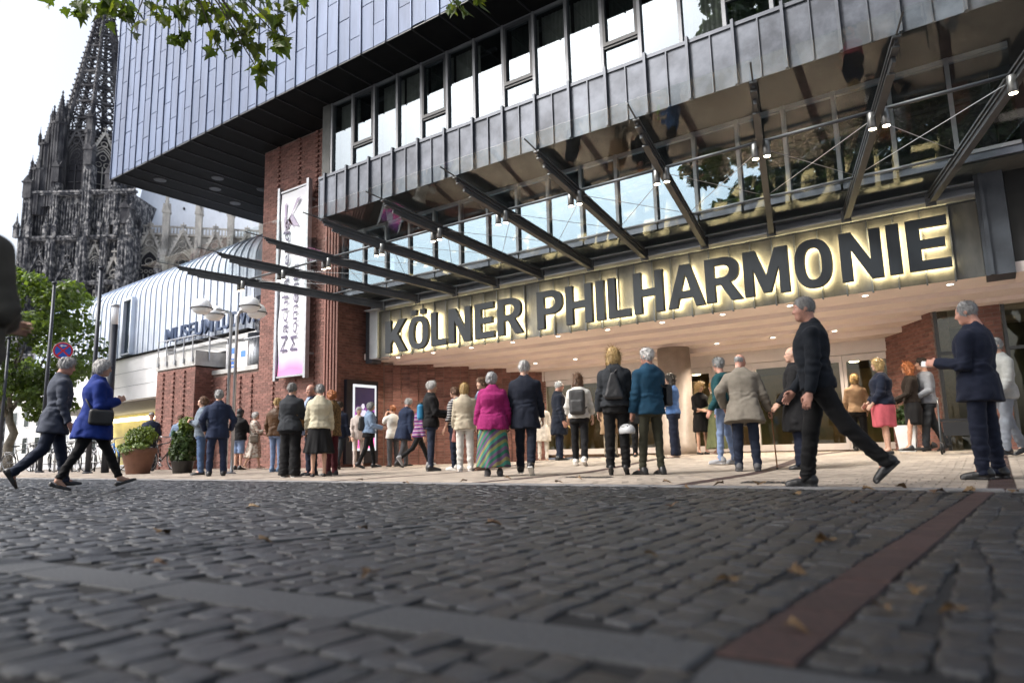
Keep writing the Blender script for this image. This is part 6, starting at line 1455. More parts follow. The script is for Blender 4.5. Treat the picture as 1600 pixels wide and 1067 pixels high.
J = who(-.11, 8.38, 161, 1.84, 'grey haired man in navy suit standing and reading his phone', dict(fat=.04, head=(.24, .25, 0), arm_l=(.10, .10, 1.62, .15), arm_r=(.1, .1, .5, .3), hand_l='hold', leg_l=(.03, .03, 0, .25), leg_r=(-.03, .03, 0, .2), spread=.05, lean=-.02), ('jacket', F['navy'], -.18, 1.0, .016, .015), ('trousers', F['navy']), ('thin', HAIR['grey']), vox=.012, shoe=('sneaker', None), skin='ruddy')
c = J['wrl'] + J['handl'] @ np.array([.0, -.03, -.12]); Hh_ = J['handl']; prop(J, 'phone', lambda P: bx_((P - c) @ Hh_, (0, 0, 0), (.030, .005, .060), .004), c - .1, c + .1, .006, [mat('phone_white', (.6, .6, .6), .3, var=0)], 'pale phone in the hand of the standing man in navy', 'phone')
J = who(.12, 12.4, 214, 1.75, 'person in pale grey jacket with navy bag at the right edge', dict(arm_l=(.2, .15, .5, .3), **STEP), ('jacket', F['palegrey'], -.12, 1.0, .02), ('trousers', F['greysh']), ('short', HAIR['grey']), vox=.019, shoe=('sneaker', None))
who(-3.83, 1.03, 118, 1.80, 'blurred figure in dark olive grey coat passing close at the left edge', dict(arm_l=(.3, .10, 1.3, .6), arm_r=(.12, .08, 1.5, .7), fat=.06), ('coat', F['darkcoat'], -.10, 1.0, .02), ('trousers', F['black']), ('short', HAIR['dark']), vox=.014)
# ================================================================== TREES AND PLANTS
def leafmat(name, col, tr=.45, rnd=.3):
    m_ = bpy.data.materials.new(name); m_.use_nodes = True; n = m_.node_tree.nodes; l = m_.node_tree.links; n.clear(); o = n.new('ShaderNodeOutputMaterial')
    p = n.new('ShaderNodeBsdfPrincipled'); p.inputs['Roughness'].default_value = .45; t = n.new('ShaderNodeBsdfTranslucent'); mx = n.new('ShaderNodeMixShader'); mx.inputs[0].default_value = tr
    ge = n.new('ShaderNodeNewGeometry'); tx = n.new('ShaderNodeTexNoise'); tx.inputs['Scale'].default_value = 1.6; tx.inputs['Detail'].default_value = 3; l.new(ge.outputs['Position'], tx.inputs[0])
    rp = n.new('ShaderNodeValToRGB'); rp.color_ramp.elements[0].position = .3; rp.color_ramp.elements[1].position = .7; rp.color_ramp.elements[0].color = (*[c * (1 - rnd) for c in col], 1); rp.color_ramp.elements[1].color = (*[c * (1 + rnd) for c in col], 1); l.new(tx.outputs['Fac'], rp.inputs[0])
    mr = n.new('ShaderNodeMapRange'); mr.inputs['To Min'].default_value = .7; mr.inputs['To Max'].default_value = 1.35; l.new(ge.outputs['Random Per Island'], mr.inputs['Value'])
    sc = n.new('ShaderNodeVectorMath'); sc.operation = 'SCALE'; l.new(rp.outputs[0], sc.inputs[0]); l.new(mr.outputs[0], sc.inputs['Scale'])
    l.new(sc.outputs[0], p.inputs['Base Color']); s2 = n.new('ShaderNodeVectorMath'); s2.operation = 'MULTIPLY'; s2.inputs[1].default_value = (1.5, 1.35, .6); l.new(sc.outputs[0], s2.inputs[0]); l.new(s2.outputs[0], t.inputs[0])
    l.new(p.outputs[0], mx.inputs[1]); l.new(t.outputs[0], mx.inputs[2]); l.new(mx.outputs[0], o.inputs[0]); return m_
M_leaf = leafmat('leaf_plane', (.05, .085, .016)); M_leaf2 = leafmat('leaf_lime', (.08, .13, .028), .5, .45); M_leafd = leafmat('leaf_dark', (.035, .065, .018), .3); M_box = leafmat('leaf_box', (.10, .15, .025), .4)
M_bark = mat('bark', (.14, .125, .10), .9, var=.35, scale=6, bump=.6, bscale=25, dist=.03)
def leaf_cloud(clumps, n_, size, seed, flat=.5):
    """n_ pointed leaves (two triangles folded on the midrib) spread through clumps (centre, radii)"""
    g_ = np.random.default_rng(seed); wts = np.array([c[1][0] * c[1][1] * c[1][2] for c in clumps]) ** .67; wts /= wts.sum(); which = g_.choice(len(clumps), n_, p=wts)
    C0 = np.array([c[0] for c in clumps])[which]; Rr = np.array([c[1] for c in clumps])[which]; d = g_.normal(size=(n_, 3)); d /= np.linalg.norm(d, axis=1)[:, None]
    rad = g_.uniform(.35, 1.0, n_) ** .5; pos = C0 + d * Rr * rad[:, None]
    nrm = d * .7 + np.array([0, 0, flat]) + g_.normal(size=(n_, 3)) * .55; nrm /= np.linalg.norm(nrm, axis=1)[:, None]
    a = np.cross(nrm, g_.normal(size=(n_, 3))); a /= np.linalg.norm(a, axis=1)[:, None]; b = np.cross(nrm, a); s_ = size * g_.uniform(.65, 1.3, n_)[:, None]
    V = np.stack([pos - a * s_ * .5, pos + b * s_ * .42 - nrm * s_ * .10, pos + a * s_ * .55, pos - b * s_ * .42 - nrm * s_ * .10], 1).reshape(-1, 3); F_ = np.arange(n_ * 4).reshape(-1, 4); return V, F_
def cloud_obj(name, V, F_, mt, parent, kind='stuff'):
    me = np_mesh(name, V, F_, [mt]); me.polygons.foreach_set('use_smooth', np.zeros(len(F_), bool)); o = link_mesh(name, me, parent, False); o['kind'] = kind; return o
def grow(b, p, d, L, r, depth, rr, tips):
    """a simple recursive limb"""
    pts = [p]; q = p.copy(); dd = d.normalized()
    for i in range(4): dd = (dd + Vector((rr.uniform(-.18, .18), rr.uniform(-.18, .18), rr.uniform(-.04, .12)))).normalized(); q = q + dd * L / 4; pts.append(q.copy())
    b.tube(pts, [r * (1 - .12 * i) for i in range(5)], 7 if depth > 1 else 5)
    tips.append(q.copy())
    if depth > 0:
        for k in range(3): grow(b, pts[2 + k % 3], (dd + Vector((rr.uniform(-.9, .9), rr.uniform(-.9, .9), rr.uniform(-.1, .7)))).normalized(), L * rr.uniform(.6, .8), r * .55, depth - 1, rr, tips)
def tree(name, base, label, trunk_h, trunk_r, clumps, n_, size, mt, seed, limb=2.4, depth=2):
    t = empty(name, base, label, 'tree'); rr = random.Random(seed); b = MB(); B0 = Vector(base)
    pts = [B0 + Vector((rr.uniform(-.05, .05) * i, rr.uniform(-.05, .05) * i, trunk_h * i / 5)) for i in range(6)]; b.tube(pts, [trunk_r * (1.25 if i == 0 else 1 - .07 * i) for i in range(6)], 14); b.build('trunk', M_bark, t, True)
    br = MB(); tips = []
    for k in range(5): a = k * 1.256 + rr.uniform(-.3, .3); grow(br, pts[-1] - Vector((0, 0, .2 * k * .5)), Vector((math.cos(a) * .7, math.sin(a) * .7, .9)), limb, trunk_r * .55, depth, rr, tips)
    br.build('limbs', M_bark, t, True); V, F_ = leaf_cloud(clumps, n_, size, seed); cloud_obj('crown', V, F_, mt, t); return t
rt = random.Random(21)
cl = []
for k in range(70):
    a = rt.uniform(0, 6.28); e = rt.uniform(-1, 1); rr_ = rt.uniform(.55, 1) ; x_ = math.cos(a) * math.sqrt(1 - e * e) * 3.6 * rr_; y_ = math.sin(a) * math.sqrt(1 - e * e) * 2.9 * rr_; z_ = e * 3.3 * rr_
    cl.append(((-34.2 + x_, 11.6 + y_, 5.3 + z_), (rt.uniform(.55, .95), rt.uniform(.55, .95), rt.uniform(.4, .65))))
tree('lime_tree', (-34.2, 11.6, 0), 'bright green tree over the parked bicycles at the left', 2.6, .20, cl, 12500, .21, M_leaf2, 4, 2.0, 1)
# tall plane trees standing around the photographer: their crowns roof the foreground; the third is added for shade
def crown(c, r, n_, rr, lo):
    o_ = []
    while len(o_) < n_:
        v = Vector((rr.uniform(-1, 1), rr.uniform(-1, 1), rr.uniform(-1, 1)))
        if .35 < v.length < 1:
            p = (c[0] + v.x * r[0], c[1] + v.y * r[1], c[2] + v.z * r[2])
            if p[2] > lo: o_.append((p, (rr.uniform(.7, 1.2),) * 2 + (rr.uniform(.5, .8),)))
    return o_
PT = tree('plane_tree', (-5.2, -3.4, 0), 'plane tree whose leafy twigs hang into the top left of the picture', 5.2, .34, crown((-2.6, -2.2, 12.2), (6.6, 6.0, 6.4), 95, rt, 6.9), 30000, .34, M_leaf, 8, 3.2, 2)
tree('plane_tree', (6.5, -2.5, 0), 'second plane tree standing behind to the right, mirrored in the windows', 5.4, .36, crown((4.8, -1.2, 12.6), (6.4, 6.6, 6.6), 120, rt, 7.2), 30000, .34, M_leaf, 9, 3.2, 2)
tree('plane_tree', (1.5, -10.5, 0), 'third plane tree well behind the photographer, added out of view to darken the foreground', 5.4, .36, crown((.5, -8.5, 11.5), (8.5, 5.5, 6.2), 110, rt, 6.0), 22000, .36, M_leaf, 17, 3.2, 2)  # unseen tree added to block sky light from behind and darken the cobbles
# hanging twigs: every plane leaf its own piece
def plane_leaf():
    half = [(0, .0), (.10, -.06), (.20, -.05), (.17, .07), (.36, .06), (.50, .16), (.36, .26), (.44, .40), (.27, .40), (.22, .52), (.14, .60), (.08, .80), (0, .98)]
    out_ = half + [(-x, y) for x, y in half[-2:0:-1]]; b = MB()
    vs = [(x, y, .10 * abs(x) + .05 * math.sin(y * 5) * (1 - abs(x)) - .10 * max(0, y - .4) ** 1) for x, y in out_]; k = len(vs); b.v = vs + [(0, .32, -.02)]
    for i in range(k): b.face((i, (i + 1) % k, k))
    return b
lm = [plane_leaf().mesh('leaf', M_leaf), plane_leaf().mesh('leaf', M_leaf2)]
lm[1].materials[0] = leafmat('leaf_plane_fresh', (.085, .12, .018), .5)
TW = [((-9.34, 3.46, 6.37), (.26, .22, .16), 9), ((-9.1, 3.64, 6.30), (.28, .22, .16), 12), ((-8.83, 3.83, 6.27), (.28, .22, .16), 14), ((-8.71, 3.95, 6.10), (.16, .14, .13), 8), ((-8.45, 4.10, 6.30), (.22, .2, .14), 10), ((-8.22, 4.28, 6.22), (.17, .15, .14), 7), ((-8.23, 4.31, 5.92), (.17, .15, .12), 8), ((-7.87, 4.53, 6.17), (.15, .14, .14), 7), ((-7.78, 4.64, 6.0), (.15, .14, .14), 8), ((-7.85, 4.62, 5.73), (.12, .11, .07), 4), ((-7.59, 4.71, 6.23), (.2, .18, .15), 10), ((-7.55, 4.79, 5.98), (.17, .15, .16), 10), ((-7.47, 4.88, 5.76), (.13, .12, .14), 8), ((-7.43, 4.97, 5.50), (.09, .09, .11), 6), ((-7.41, 5.01, 5.32), (.07, .07, .04), 2), ((-7.23, 5.0, 6.03), (.16, .15, .15), 9), ((-7.16, 5.09, 5.82), (.11, .1, .12), 6), ((-7.0, 5.12, 6.27), (.16, .14, .12), 7), ((-6.88, 5.2, 6.36), (.12, .1, .08), 4), ((-8.06, 4.36, 6.36), (.2, .2, .10), 7), ((-7.31, 4.9, 6.30), (.2, .2, .1), 8), ((-5.27, 6.33, 6.24), (.10, .09, .08), 4), ((-4.99, 6.52, 6.30), (.11, .1, .06), 4), ((-5.18, 6.42, 6.13), (.07, .07, .05), 3)]
tw = MB(); src_ = Vector((-5.4, -1.0, 7.6)); hub = Vector((-8.0, 4.0, 6.95)); hub2 = Vector((-5.4, 5.2, 6.85))
tw.tube([src_, Vector((-6.6, 1.4, 7.5)), Vector((-7.6, 3.2, 7.2)), hub], [.075, .05, .032, .02], 7); tw.tube([Vector((-6.6, 1.4, 7.5)), Vector((-5.9, 3.6, 7.2)), hub2], [.045, .03, .016], 6)
for c, r_, k in TW:
    h_ = hub2 if c[0] > -6 else hub; cv = Vector(c); tw.tube([h_, (h_ + cv) / 2 + Vector((0, 0, .12)), cv], [.018, .012, .006], 5)
branch = tw.build('branch', M_bark, PT, True)
for c, r_, k in TW:
    for q in range(int(k * 1.58)):
        p = Vector((c[0] + rt.gauss(0, .55) * r_[0], c[1] + rt.gauss(0, .55) * r_[1], c[2] + rt.gauss(0, .6) * r_[2])); s_ = rt.uniform(.10, .25)
        o = bpy.data.objects.new('leaf', lm[0 if rt.random() < .6 else 1]); COL.objects.link(o); o.location = p; o.scale = (s_, s_, s_); o.rotation_euler = (R(rt.uniform(-150, -40)), R(rt.uniform(-40, 40)), rt.uniform(0, 6.28)); adopt(o, branch)
# terracotta pot with shrubs
POT = empty('planter', (-18.3, 9.0, gz(-18.3, 9)), 'large terracotta pot with bushy green plants', 'planter')
M_terra = mat('terracotta', (.17, .085, .058), .8, var=.15, scale=5, bump=.15, bscale=50)
b = MB(); b.lathe([(.30, 0), (.33, .02), (.37, .24), (.385, .25), (.385, .28), (.40, .29), (.46, .56), (.50, .57), (.51, .70), (.48, .71), (.45, .66), (.40, .64)], (-18.3, 9.0, 0), 32); b.build('pot', M_terra, POT, True)
b = MB(); b.lathe([(1e-3, .66), (.45, .655)], (-18.3, 9, 0), 20); b.build('soil', M_joint, POT)
V, F_ = leaf_cloud([((-18.3, 9, 1.0), (.42, .42, .34)), ((-18.1, 9.05, 1.05), (.36, .36, .3)), ((-18.5, 8.95, 1.0), (.3, .3, .3))], 1500, .075, 5); cloud_obj('shrub', V, F_, M_box, POT)
V, F_ = leaf_cloud([((-18.62, 8.75, .74), (.32, .26, .12)), ((-17.95, 8.85, .76), (.30, .25, .10)), ((-18.75, 8.8, .60), (.14, .14, .2)), ((-18.2, 8.6, .66), (.3, .2, .12))], 900, .07, 6); cloud_obj('trailing_ivy', V, F_, leafmat('leaf_ivy', (.11, .16, .05), .3), POT)
POT.scale = (.84, .84, .92); POT.location.x += .2
SH = empty('planter', (-16.9, 9.5, 0), 'dark glossy shrub in a tub behind the man in the blue suit', 'planter')
b = MB(); b.lathe([(.22, 0), (.27, .3), (.28, .31), (.24, .3)], (-16.9, 9.5, 0), 24); b.build('pot', M_shoe, SH, True)
V, F_ = leaf_cloud([((-16.9, 9.5, .55), (.36, .34, .38)), ((-16.85, 9.5, .85), (.32, .3, .3))], 1100, .11, 12); cloud_obj('shrub', V, F_, M_leafd, SH)
V, F_ = leaf_cloud([((-16.8, 9.5, 1.2), (.2, .2, .22))], 350, .09, 13); cloud_obj('shrub_top', V, F_, M_box, SH)
WP = empty('planter', (-1.42, 15.0, .17), 'white square pot with a small plant beside the auburn haired woman', 'planter')
b = MB(); b.add([(-1.55, 14.87, .17), (-1.29, 14.87, .17), (-1.29, 15.13, .17), (-1.55, 15.13, .17), (-1.6, 14.82, .66), (-1.24, 14.82, .66), (-1.24, 15.18, .66), (-1.6, 15.18, .66)], [(0, 1, 5, 4), (1, 2, 6, 5), (2, 3, 7, 6), (3, 0, 4, 7), (4, 5, 6, 7)]); b.build('pot', M_white, WP)
V, F_ = leaf_cloud([((-1.42, 15, .85), (.2, .2, .22))], 300, .09, 15); cloud_obj('plant', V, F_, M_leafd, WP)

# ================================================================== STREET FURNITURE
r0 = Vector((.819, .574, 0)); f0 = Vector((-.574, .819, 0))
LP = empty('street_lamp', (-14.42, 9.2, 0), 'steel twin pole lamp with four glass globes before the brick wall', 'street lamp')
M_opal = bpy.data.materials.new('lamp_glass'); M_opal.use_nodes = True; bs = M_opal.node_tree.nodes['Principled BSDF']; bs.inputs['Base Color'].default_value = (.92, .94, .96, 1); bs.inputs['Transmission Weight'].default_value = .0; bs.inputs['Roughness'].default_value = .15; bs.inputs['IOR'].default_value = 1.15
L0 = Vector((-14.42, 9.2, 0))
for sgn, arms in ((-1, ((-.64, -.30), (-.70, .50))), (1, ((.50, -.35), (.38, .38)))):
    pb = L0 + r0 * sgn * .07; b = MB(); b.tube([pb, pb + Vector((0, 0, 3.63)), pb + Vector((0, 0, 3.73)) + r0 * sgn * .03, pb + Vector((0, 0, 3.78)) + r0 * sgn * .12], .036, 10); b.build('pole', M_steel2, LP, True)
    for (dr, df) in arms:
        c = L0 + r0 * dr + f0 * df + Vector((0, 0, 3.80)); b = MB(); b.tube([pb + Vector((0, 0, 3.58)), pb + Vector((0, 0, 3.76)) + r0 * sgn * .04, (pb + Vector((0, 0, 3.81)) + c) / 2, c + (pb + Vector((0, 0, 3.80)) - c).normalized() * .30 * Vector((1, 1, 0)).length / 1.414], .026, 8); ar = b.build('arm', M_steel2, LP, True)
        b = MB(); b.lathe([(1e-3, -.145), (.12, -.123), (.187, -.077), (.23, -.0), (.217, .085), (.162, .18), (.085, .225), (1e-3, .242)], c, 24); b.build('globe', M_opal, ar, True)
        b = MB(); b.tube([c + Vector((.238 * math.cos(t * .2618), .238 * math.sin(t * .2618), 0)) for t in range(24)], .014, 6, closed=True); b.build('ring', M_frame, ar, True)
        b = MB(); b.lathe([(.05, -.08), (.06, .06), (.03, .1)], c, 12); b.build('lamp_holder', M_white, ar, True)
b = MB(); b.box(L0 + Vector((0, 0, 2.6)), (.2, .05, .04), Matrix.Rotation(R(35), 3, 'Z')); b.build('clamp', M_steel2, LP); b = MB(); b.lathe([(.16, 0), (.16, .03), (.1, .05)], L0 + Vector((0, 0, gz(-14.4, 9.2))), 20); b.build('base_plate', M_steel2, LP)
M_pole = mat('pole_anthracite', (.03, .034, .045), .45, metal=.3, var=.1)
for (x, y, h, lab) in ((-26.7, 10.0, 6.55, 'slim dark flag pole in front of the green tree'), (-21.35, 9.2, 6.0, 'slim dark flag pole before the museum corner, right of the no stopping sign'), (-31.6, 10.4, 5.2, 'slim dark flag pole at the left picture edge')):
    t = empty('flag_pole', (x, y, 0), lab, 'pole', 'flag poles'); b = MB(); b.tube([(x, y, 0), (x, y, h)], [.075, .05], 12); b.build('mast', M_pole, t, True); b = MB(); b.lathe([(.05, h), (.085, h + .01), (.085, h + .06), (.02, h + .08)], (x, y, 0), 12); b.build('cap', M_pole, t, True); b = MB(); b.lathe([(.13, 0), (.13, .04), (.08, .06)], (x, y, 0), 16); b.build('base', M_pole, t)
BL = empty('column_lamp', (-21.2, 9.6, 0), 'thick dark column lamp with pale light head before the museum', 'column lamp'); b = MB(); b.tube([(-21.2, 9.6, 0), (-21.2, 9.6, 4.35)], .105, 18); b.build('shaft', M_pole, BL, True); b = MB(); b.tube([(-21.2, 9.6, 4.35), (-21.2, 9.6, 4.88)], .10, 18); b.build('diffuser', M_opal, BL, True); b = MB(); b.tube([(-21.2, 9.6, 4.88), (-21.2, 9.6, 4.96)], .11, 18); b.build('lid', M_galv, BL, True)
# no stopping sign
NS = empty('no_stopping_sign', (-25.6, 10.0, 0), 'round red and blue no stopping sign with white arrow on a post', 'traffic sign')
c = Vector((-25.6, 10.0, 4.05)); zd = Vector((.574 * 1.0, -.819, -.02)).normalized(); zd = Vector((25.6, -10.0, 0)).normalized(); xd = Vector((0, 0, 1)).cross(zd).normalized(); SM = Matrix((xd, Vector((0, 0, 1)), zd)).transposed()
b = MB(); b.tube([(-25.66, 10.03, 0), (-25.66, 10.03, 4.3)], .03, 10); b.build('post', M_galv, NS, True)
def disc(r_, off, mt, nm, r1=None):
    b = MB(); n_ = 32
    vs = [c + SM @ Vector((r_ * math.cos(2 * math.pi * i / n_), r_ * math.sin(2 * math.pi * i / n_), off)) for i in range(n_)]; vb = [v - zd * .008 for v in vs]; b.add(vs + vb, [tuple(range(n_))] + [(i, n_ + i, n_ + (i + 1) % n_, (i + 1) % n_) for i in range(n_)] + [tuple(range(2 * n_ - 1, n_ - 1, -1))]); return b.build(nm, mt, NS)
M_sred = mat('sign_red', (.50, .02, .03), .4, var=.03); M_sblue = mat('sign_blue', (.02, .10, .48), .4, var=.03)
disc(.30, .04, M_white, 'rim'); disc(.285, .048, M_sred, 'red_ring'); disc(.232, .056, M_sblue, 'blue_field')
for a in (45, 135):
    d_ = Vector((math.cos(R(a)), math.sin(R(a)), 0)); p_ = Vector((-d_.y, d_.x, 0)) * .026; o_ = .062 if a == 45 else .066; b = MB(); b.quad(*[c + SM @ (v + Vector((0, 0, o_))) for v in (d_ * -.235 - p_, d_ * .235 - p_, d_ * .235 + p_, d_ * -.235 + p_)]); b.build('red_bar', M_sred, NS)
b = MB(); b.quad(*[c + SM @ Vector((x_, y_, .072)) for x_, y_ in ((-.10, .165), (-.03, .215), (-.03, .18), (.09, .18), (.09, .15), (-.03, .15), (-.03, .115))]); b.build('arrow', M_white, NS)

# ---- bicycles -------------------------------------------------------------------------------
def bike(label, x, y, hd, col, basket=False, lean=.06):
    t = empty('bicycle', (x, y, gz(x, y) + .0), label, 'bicycle', 'bicycles parked at the left'); t.rotation_euler = (lean, 0, R(hd)); loc = lambda b, n_, m_, p=None, sm=True: link_mesh(n_, b.mesh(n_, m_, sm), p or t, True)
    M_f = mat('bike_' + col, dict(black=(.012, .012, .014), blue=(.03, .20, .55), silver=(.4, .42, .45), green=(.02, .12, .06), white=(.6, .6, .62), grey=(.1, .1, .11))[col], .35, metal=.2, var=.05)
    M_rub = mat('rubber', (.012, .012, .012), .8, var=.1)
    for wx in (-.53, .53):
        b = MB(); b.tube([(wx + .335 * math.cos(q * .2618), 0, .345 + .335 * math.sin(q * .2618)) for q in range(24)], .018, 6, closed=True); wo = loc(b, 'wheel', M_rub)
        b = MB(); b.tube([(wx + .312 * math.cos(q * .2618), 0, .345 + .312 * math.sin(q * .2618)) for q in range(24)], .010, 5, closed=True); loc(b, 'rim', M_steel2, wo)
        b = MB()
        for q in range(14): a = q * .4488; b.tube([(wx, .02 * (1 if q % 2 else -1), .345), (wx + .31 * math.cos(a), 0, .345 + .31 * math.sin(a))], .0022, 3)
        b.tube([(wx, -.05, .345), (wx, .05, .345)], .022, 8); loc(b, 'spokes', M_steel2, wo)
        b = MB(); b.tube([(wx + .37 * math.cos(R(a)), 0, .345 + .37 * math.sin(R(a))) for a in range(20, 175, 15)], .014, 5); loc(b, 'mudguard', M_f)
    b = MB(); BBk, ST_, HT, HB = Vector((-.06, 0, .29)), Vector((-.20, 0, .80)), Vector((.36, 0, .86)), Vector((.39, 0, .70))
    for p_, q_, r_ in ((BBk, ST_, .017), (BBk, HB, .019), (ST_ * .93 + BBk * .07, HT, .016), (HT, HB, .02), (HB, Vector((.53, 0, .345)), .014)): b.tube([p_, q_], r_, 8)
    for s_ in (-.05, .05): b.tube([BBk + Vector((0, s_ * .6, 0)), Vector((-.53, s_, .345))], .010, 6); b.tube([ST_ * .9 + BBk * .1, Vector((-.53, s_, .345))], .009, 6)
    loc(b, 'frame', M_f)
    b = MB(); b.tube([ST_, ST_ + Vector((-.03, 0, .14))], .013, 8); loc(b, 'seat_post', M_steel2)
    b = MB(); b.add([(-.36, -.08, .95), (-.36, .08, .95), (-.14, .045, .965), (.02, .015, .955), (.02, -.015, .955), (-.14, -.045, .965), (-.34, -.06, .90), (-.34, .06, .90), (-.1, .02, .915), (-.1, -.02, .915)], [(0, 5, 4, 3, 2, 1), (0, 1, 7, 6), (1, 2, 8, 7), (0, 6, 9, 5), (2, 3, 8), (3, 4, 9, 8), (4, 5, 9), (6, 7, 8, 9)]); loc(b, 'saddle', M_rub, None, False)
    b = MB(); b.tube([HT, HT + Vector((-.02, 0, .13))], .013, 8); b.tube([(.22, -.29, 1.03), (.30, -.24, 1.02), (.35, -.06, 1.0), (.35, .06, 1.0), (.30, .24, 1.02), (.22, .29, 1.03)], .012, 8); loc(b, 'handlebar', M_steel2)
    b = MB(); b.tube([(-.06 + .09 * math.cos(q * .39), -.05, .29 + .09 * math.sin(q * .39)) for q in range(16)], .006, 4, closed=True); b.tube([(-.06, -.07, .29), (.06, -.07, .17)], .010, 6); b.tube([(-.06, .07, .29), (-.18, .07, .41)], .010, 6); b.box((.06, -.11, .17), (.09, .07, .02)); b.box((-.18, .11, .41), (.09, .07, .02)); loc(b, 'crankset', M_steel2)
    b = MB(); b.tube([(-.3, -.06, .72), (-.75, -.06, .73), (-.75, .06, .73), (-.3, .06, .72)], .006, 5); b.tube([(-.7, -.05, .73), (-.54, -.05, .36)], .006, 5); b.tube([(-.7, .05, .73), (-.54, .05, .36)], .006, 5); loc(b, 'luggage_rack', M_steel2)
    if basket:
        b = MB()
        for zz in (.86, .95, 1.04): b.tube([(.42, -.16, zz), (.66, -.16, zz), (.66, .16, zz), (.42, .16, zz)], .005, 4, closed=True)
        for q in range(5):
            b.tube([(.42 + .06 * q, -.16, .86), (.42 + .06 * q, -.16, 1.04)], .003, 4); b.tube([(.42 + .06 * q, .16, .86), (.42 + .06 * q, .16, 1.04)], .003, 4); b.tube([(.66, -.16 + .08 * q, .86), (.66, -.16 + .08 * q, 1.04)], .003, 4)
        b.box((.54, 0, .865), (.24, .32, .006)); loc(b, 'basket', M_rub)
    return t
for a in (('black bicycle at the far left of the row', -29.5, 10.4, 20, 'black'), ('grey bicycle with front basket left of the flag pole', -28.0, 10.3, -15, 'grey', True), ('black bicycle leaning right behind the flag pole', -26.3, 10.6, 12, 'black'), ('silver bicycle behind the legs of the man in the blazer', -24.9, 10.3, -8, 'silver'), ('white bicycle between the walking couple', -23.6, 10.6, 25, 'white'), ('bright blue bicycle right of the walking couple', -21.9, 10.1, -12, 'blue'), ('dark green bicycle behind the blue one', -22.9, 11.3, 10, 'green'), ('black bicycle at the right end of the row by the pot', -20.5, 10.9, 15, 'black')): bike(*a)
for k, x in enumerate((-28.8, -27.2, -25.5, -23.9, -22.3)):
    t = empty('bicycle_stand', (x, 10.8, 0), 'bare steel bicycle hoop in the row of parked bicycles', 'bicycle stand', 'bicycle hoops'); b = MB(); b.tube([(x, 10.5, 0), (x, 10.5, .75), (x, 10.6, .85), (x, 11.0, .85), (x, 11.1, .75), (x, 11.1, 0)], .03, 8); b.build('hoop', M_pole, t, True)
# a long low wall and parked van far behind the bicycles close the view under the tree
FB = empty('street_house', (-60, 34, 0), 'pale rendered street house far behind the bicycles', 'house')
b = MB(); b.box2((-90, 30, 0), (-44, 40, 9)); b.build('wall', mat('render_pale', (.50, .50, .48), .8, var=.06), FB)
for k in range(14):
    for j in range(3):
        x = -88 + k * 3.1; b = MB(); b.box2((x, 29.93, 1 + j * 2.8), (x + 1.3, 29.99, 2.8 + j * 2.8)); wo = b.build('window', M_white, FB); b = MB(); b.box2((x + .08, 29.9, 1.08 + j * 2.8), (x + 1.22, 29.925, 2.72 + j * 2.8)); b.build('pane', M_win, wo)
b = MB(); b.box2((-90.3, 29.7, 9), (-43.7, 40.3, 9.4)); b.build('cornice', M_concrete, FB)
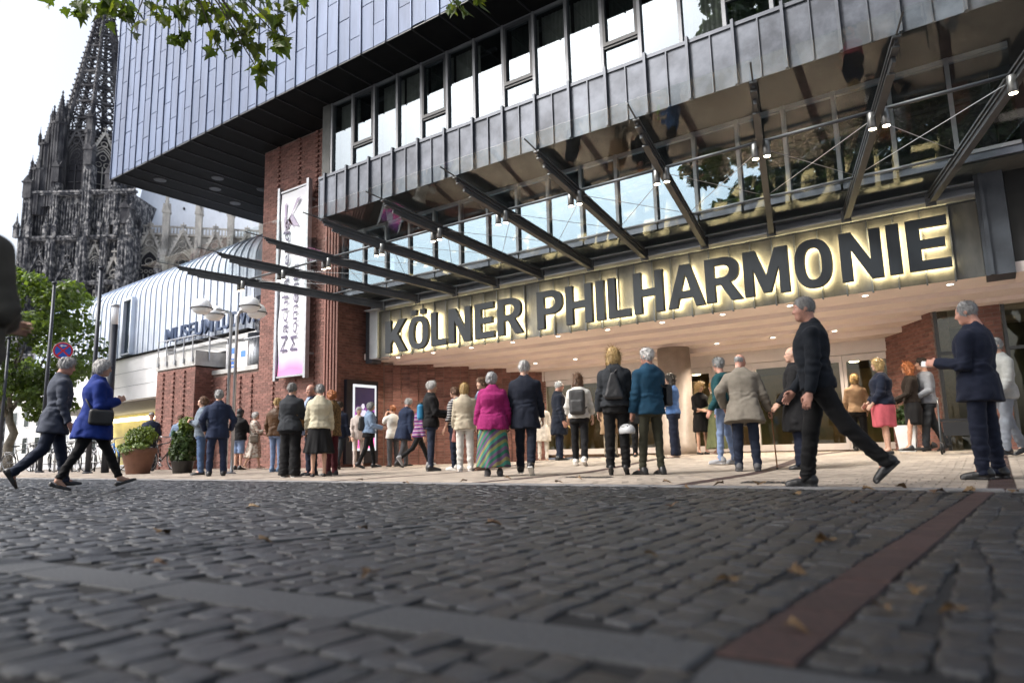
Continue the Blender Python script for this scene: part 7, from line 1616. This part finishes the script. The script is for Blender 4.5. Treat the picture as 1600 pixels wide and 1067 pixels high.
# rollator standing behind the man with the phone
RO = empty('rollator', (-.52, 13.2, gz(-.5, 13.2)), 'folded dark rollator walking frame behind the man reading his phone', 'rollator'); g0 = Vector((-.52, 13.2, gz(-.5, 13.2)))
for sx in (-.24, .24):
    b = MB(); b.tube([g0 + Vector(v) for v in ((sx, -.30, .12), (sx, -.05, .55), (sx, .12, .88), (sx, .30, .92))], .014, 8); b.tube([g0 + Vector(v) for v in ((sx, .28, .12), (sx, .05, .5))], .014, 8); b.build('side_frame', M_frame, RO, True)
    for yy in (-.30, .28):
        b = MB(); b.tube([g0 + Vector((sx, yy + .085 * math.cos(q * .39), .10 + .085 * math.sin(q * .39))) for q in range(16)], .016, 6, closed=True); b.tube([g0 + Vector((sx - .02, yy, .10)), g0 + Vector((sx + .02, yy, .10))], .03, 8); b.build('wheel', M_shoe, RO, True)
b = MB(); b.box(g0 + Vector((0, 0, .54)), (.44, .28, .04)); b.build('seat', M_bagblk, RO); b = MB(); b.box(g0 + Vector((0, -.16, .40)), (.38, .14, .22)); b.build('bag', M_bagblk, RO)

# ---- fallen leaves ------------------------------------------------------------------------------
M_dry = mat('dry_leaf', (.15, .095, .04), .7, col2=(.07, .032, .01), scale=8, lo=.4, hi=.6)
b_ = plane_leaf(); 
b_.v = [(x * 1.0, y, z * 2.2 + .12 * abs(x) ** 1.5 + .05 * math.sin(9 * x + 4 * y)) for x, y, z in b_.v]; dry = b_.mesh('fallen_leaf', M_dry)
spots = [(-.63, 3.26, .12), (-1.89, 1.79, .085), (-3.96, 2.11, .12), (-3.1, 2.15, .08), (-.46, 1.75, .06), (-.62, 2.45, .09), (-2.45, 3.2, .1), (-4.9, 3.3, .1), (-1.2, 2.6, .06), (-.72, 2.2, .08), (-.30, 2.05, .06), (-.24, 2.35, .06), (-.12, 2.1, .07), (-2.86, 1.5, .06), (-3.0, 2.75, .07), (-1.9, 4.6, .1), (-.45, 6.35, .12), (-.2, 6.6, .13), (-1.9, 6.75, .14), (-2.3, 6.9, .12), (-.75, 6.75, .12), (-1.0, 6.6, .1), (-3.0, 7.05, .1), (-4.2, 6.8, .1), (-5.6, 6.9, .1), (-2.6, 6.6, .08), (.05, 6.5, .1), (-6.4, 6.6, .1), (-7.4, 6.8, .1), (-1.35, 5.9, .09), (-.85, 5.2, .07), (-4.5, 7.8, .1), (-5.5, 7.6, .1)]
for (x, y, s_) in spots:
    o = link_mesh('fallen_leaf', dry, None, False, (x, y, gz(x, y) + .012 + (.022 if y > 6.7 else 0)), (R(rt.uniform(-18, 18)), R(rt.uniform(-18, 18)), rt.uniform(0, 6.28)), (s_, s_, s_)); props(o, 'dry brown leaf lying on the dark cobbles' if y < 6.7 else 'dry pale leaf lying on or beyond the kerb', 'leaf', 'fallen leaves on the cobbles' if y < 6.7 else 'fallen leaves by the kerb')
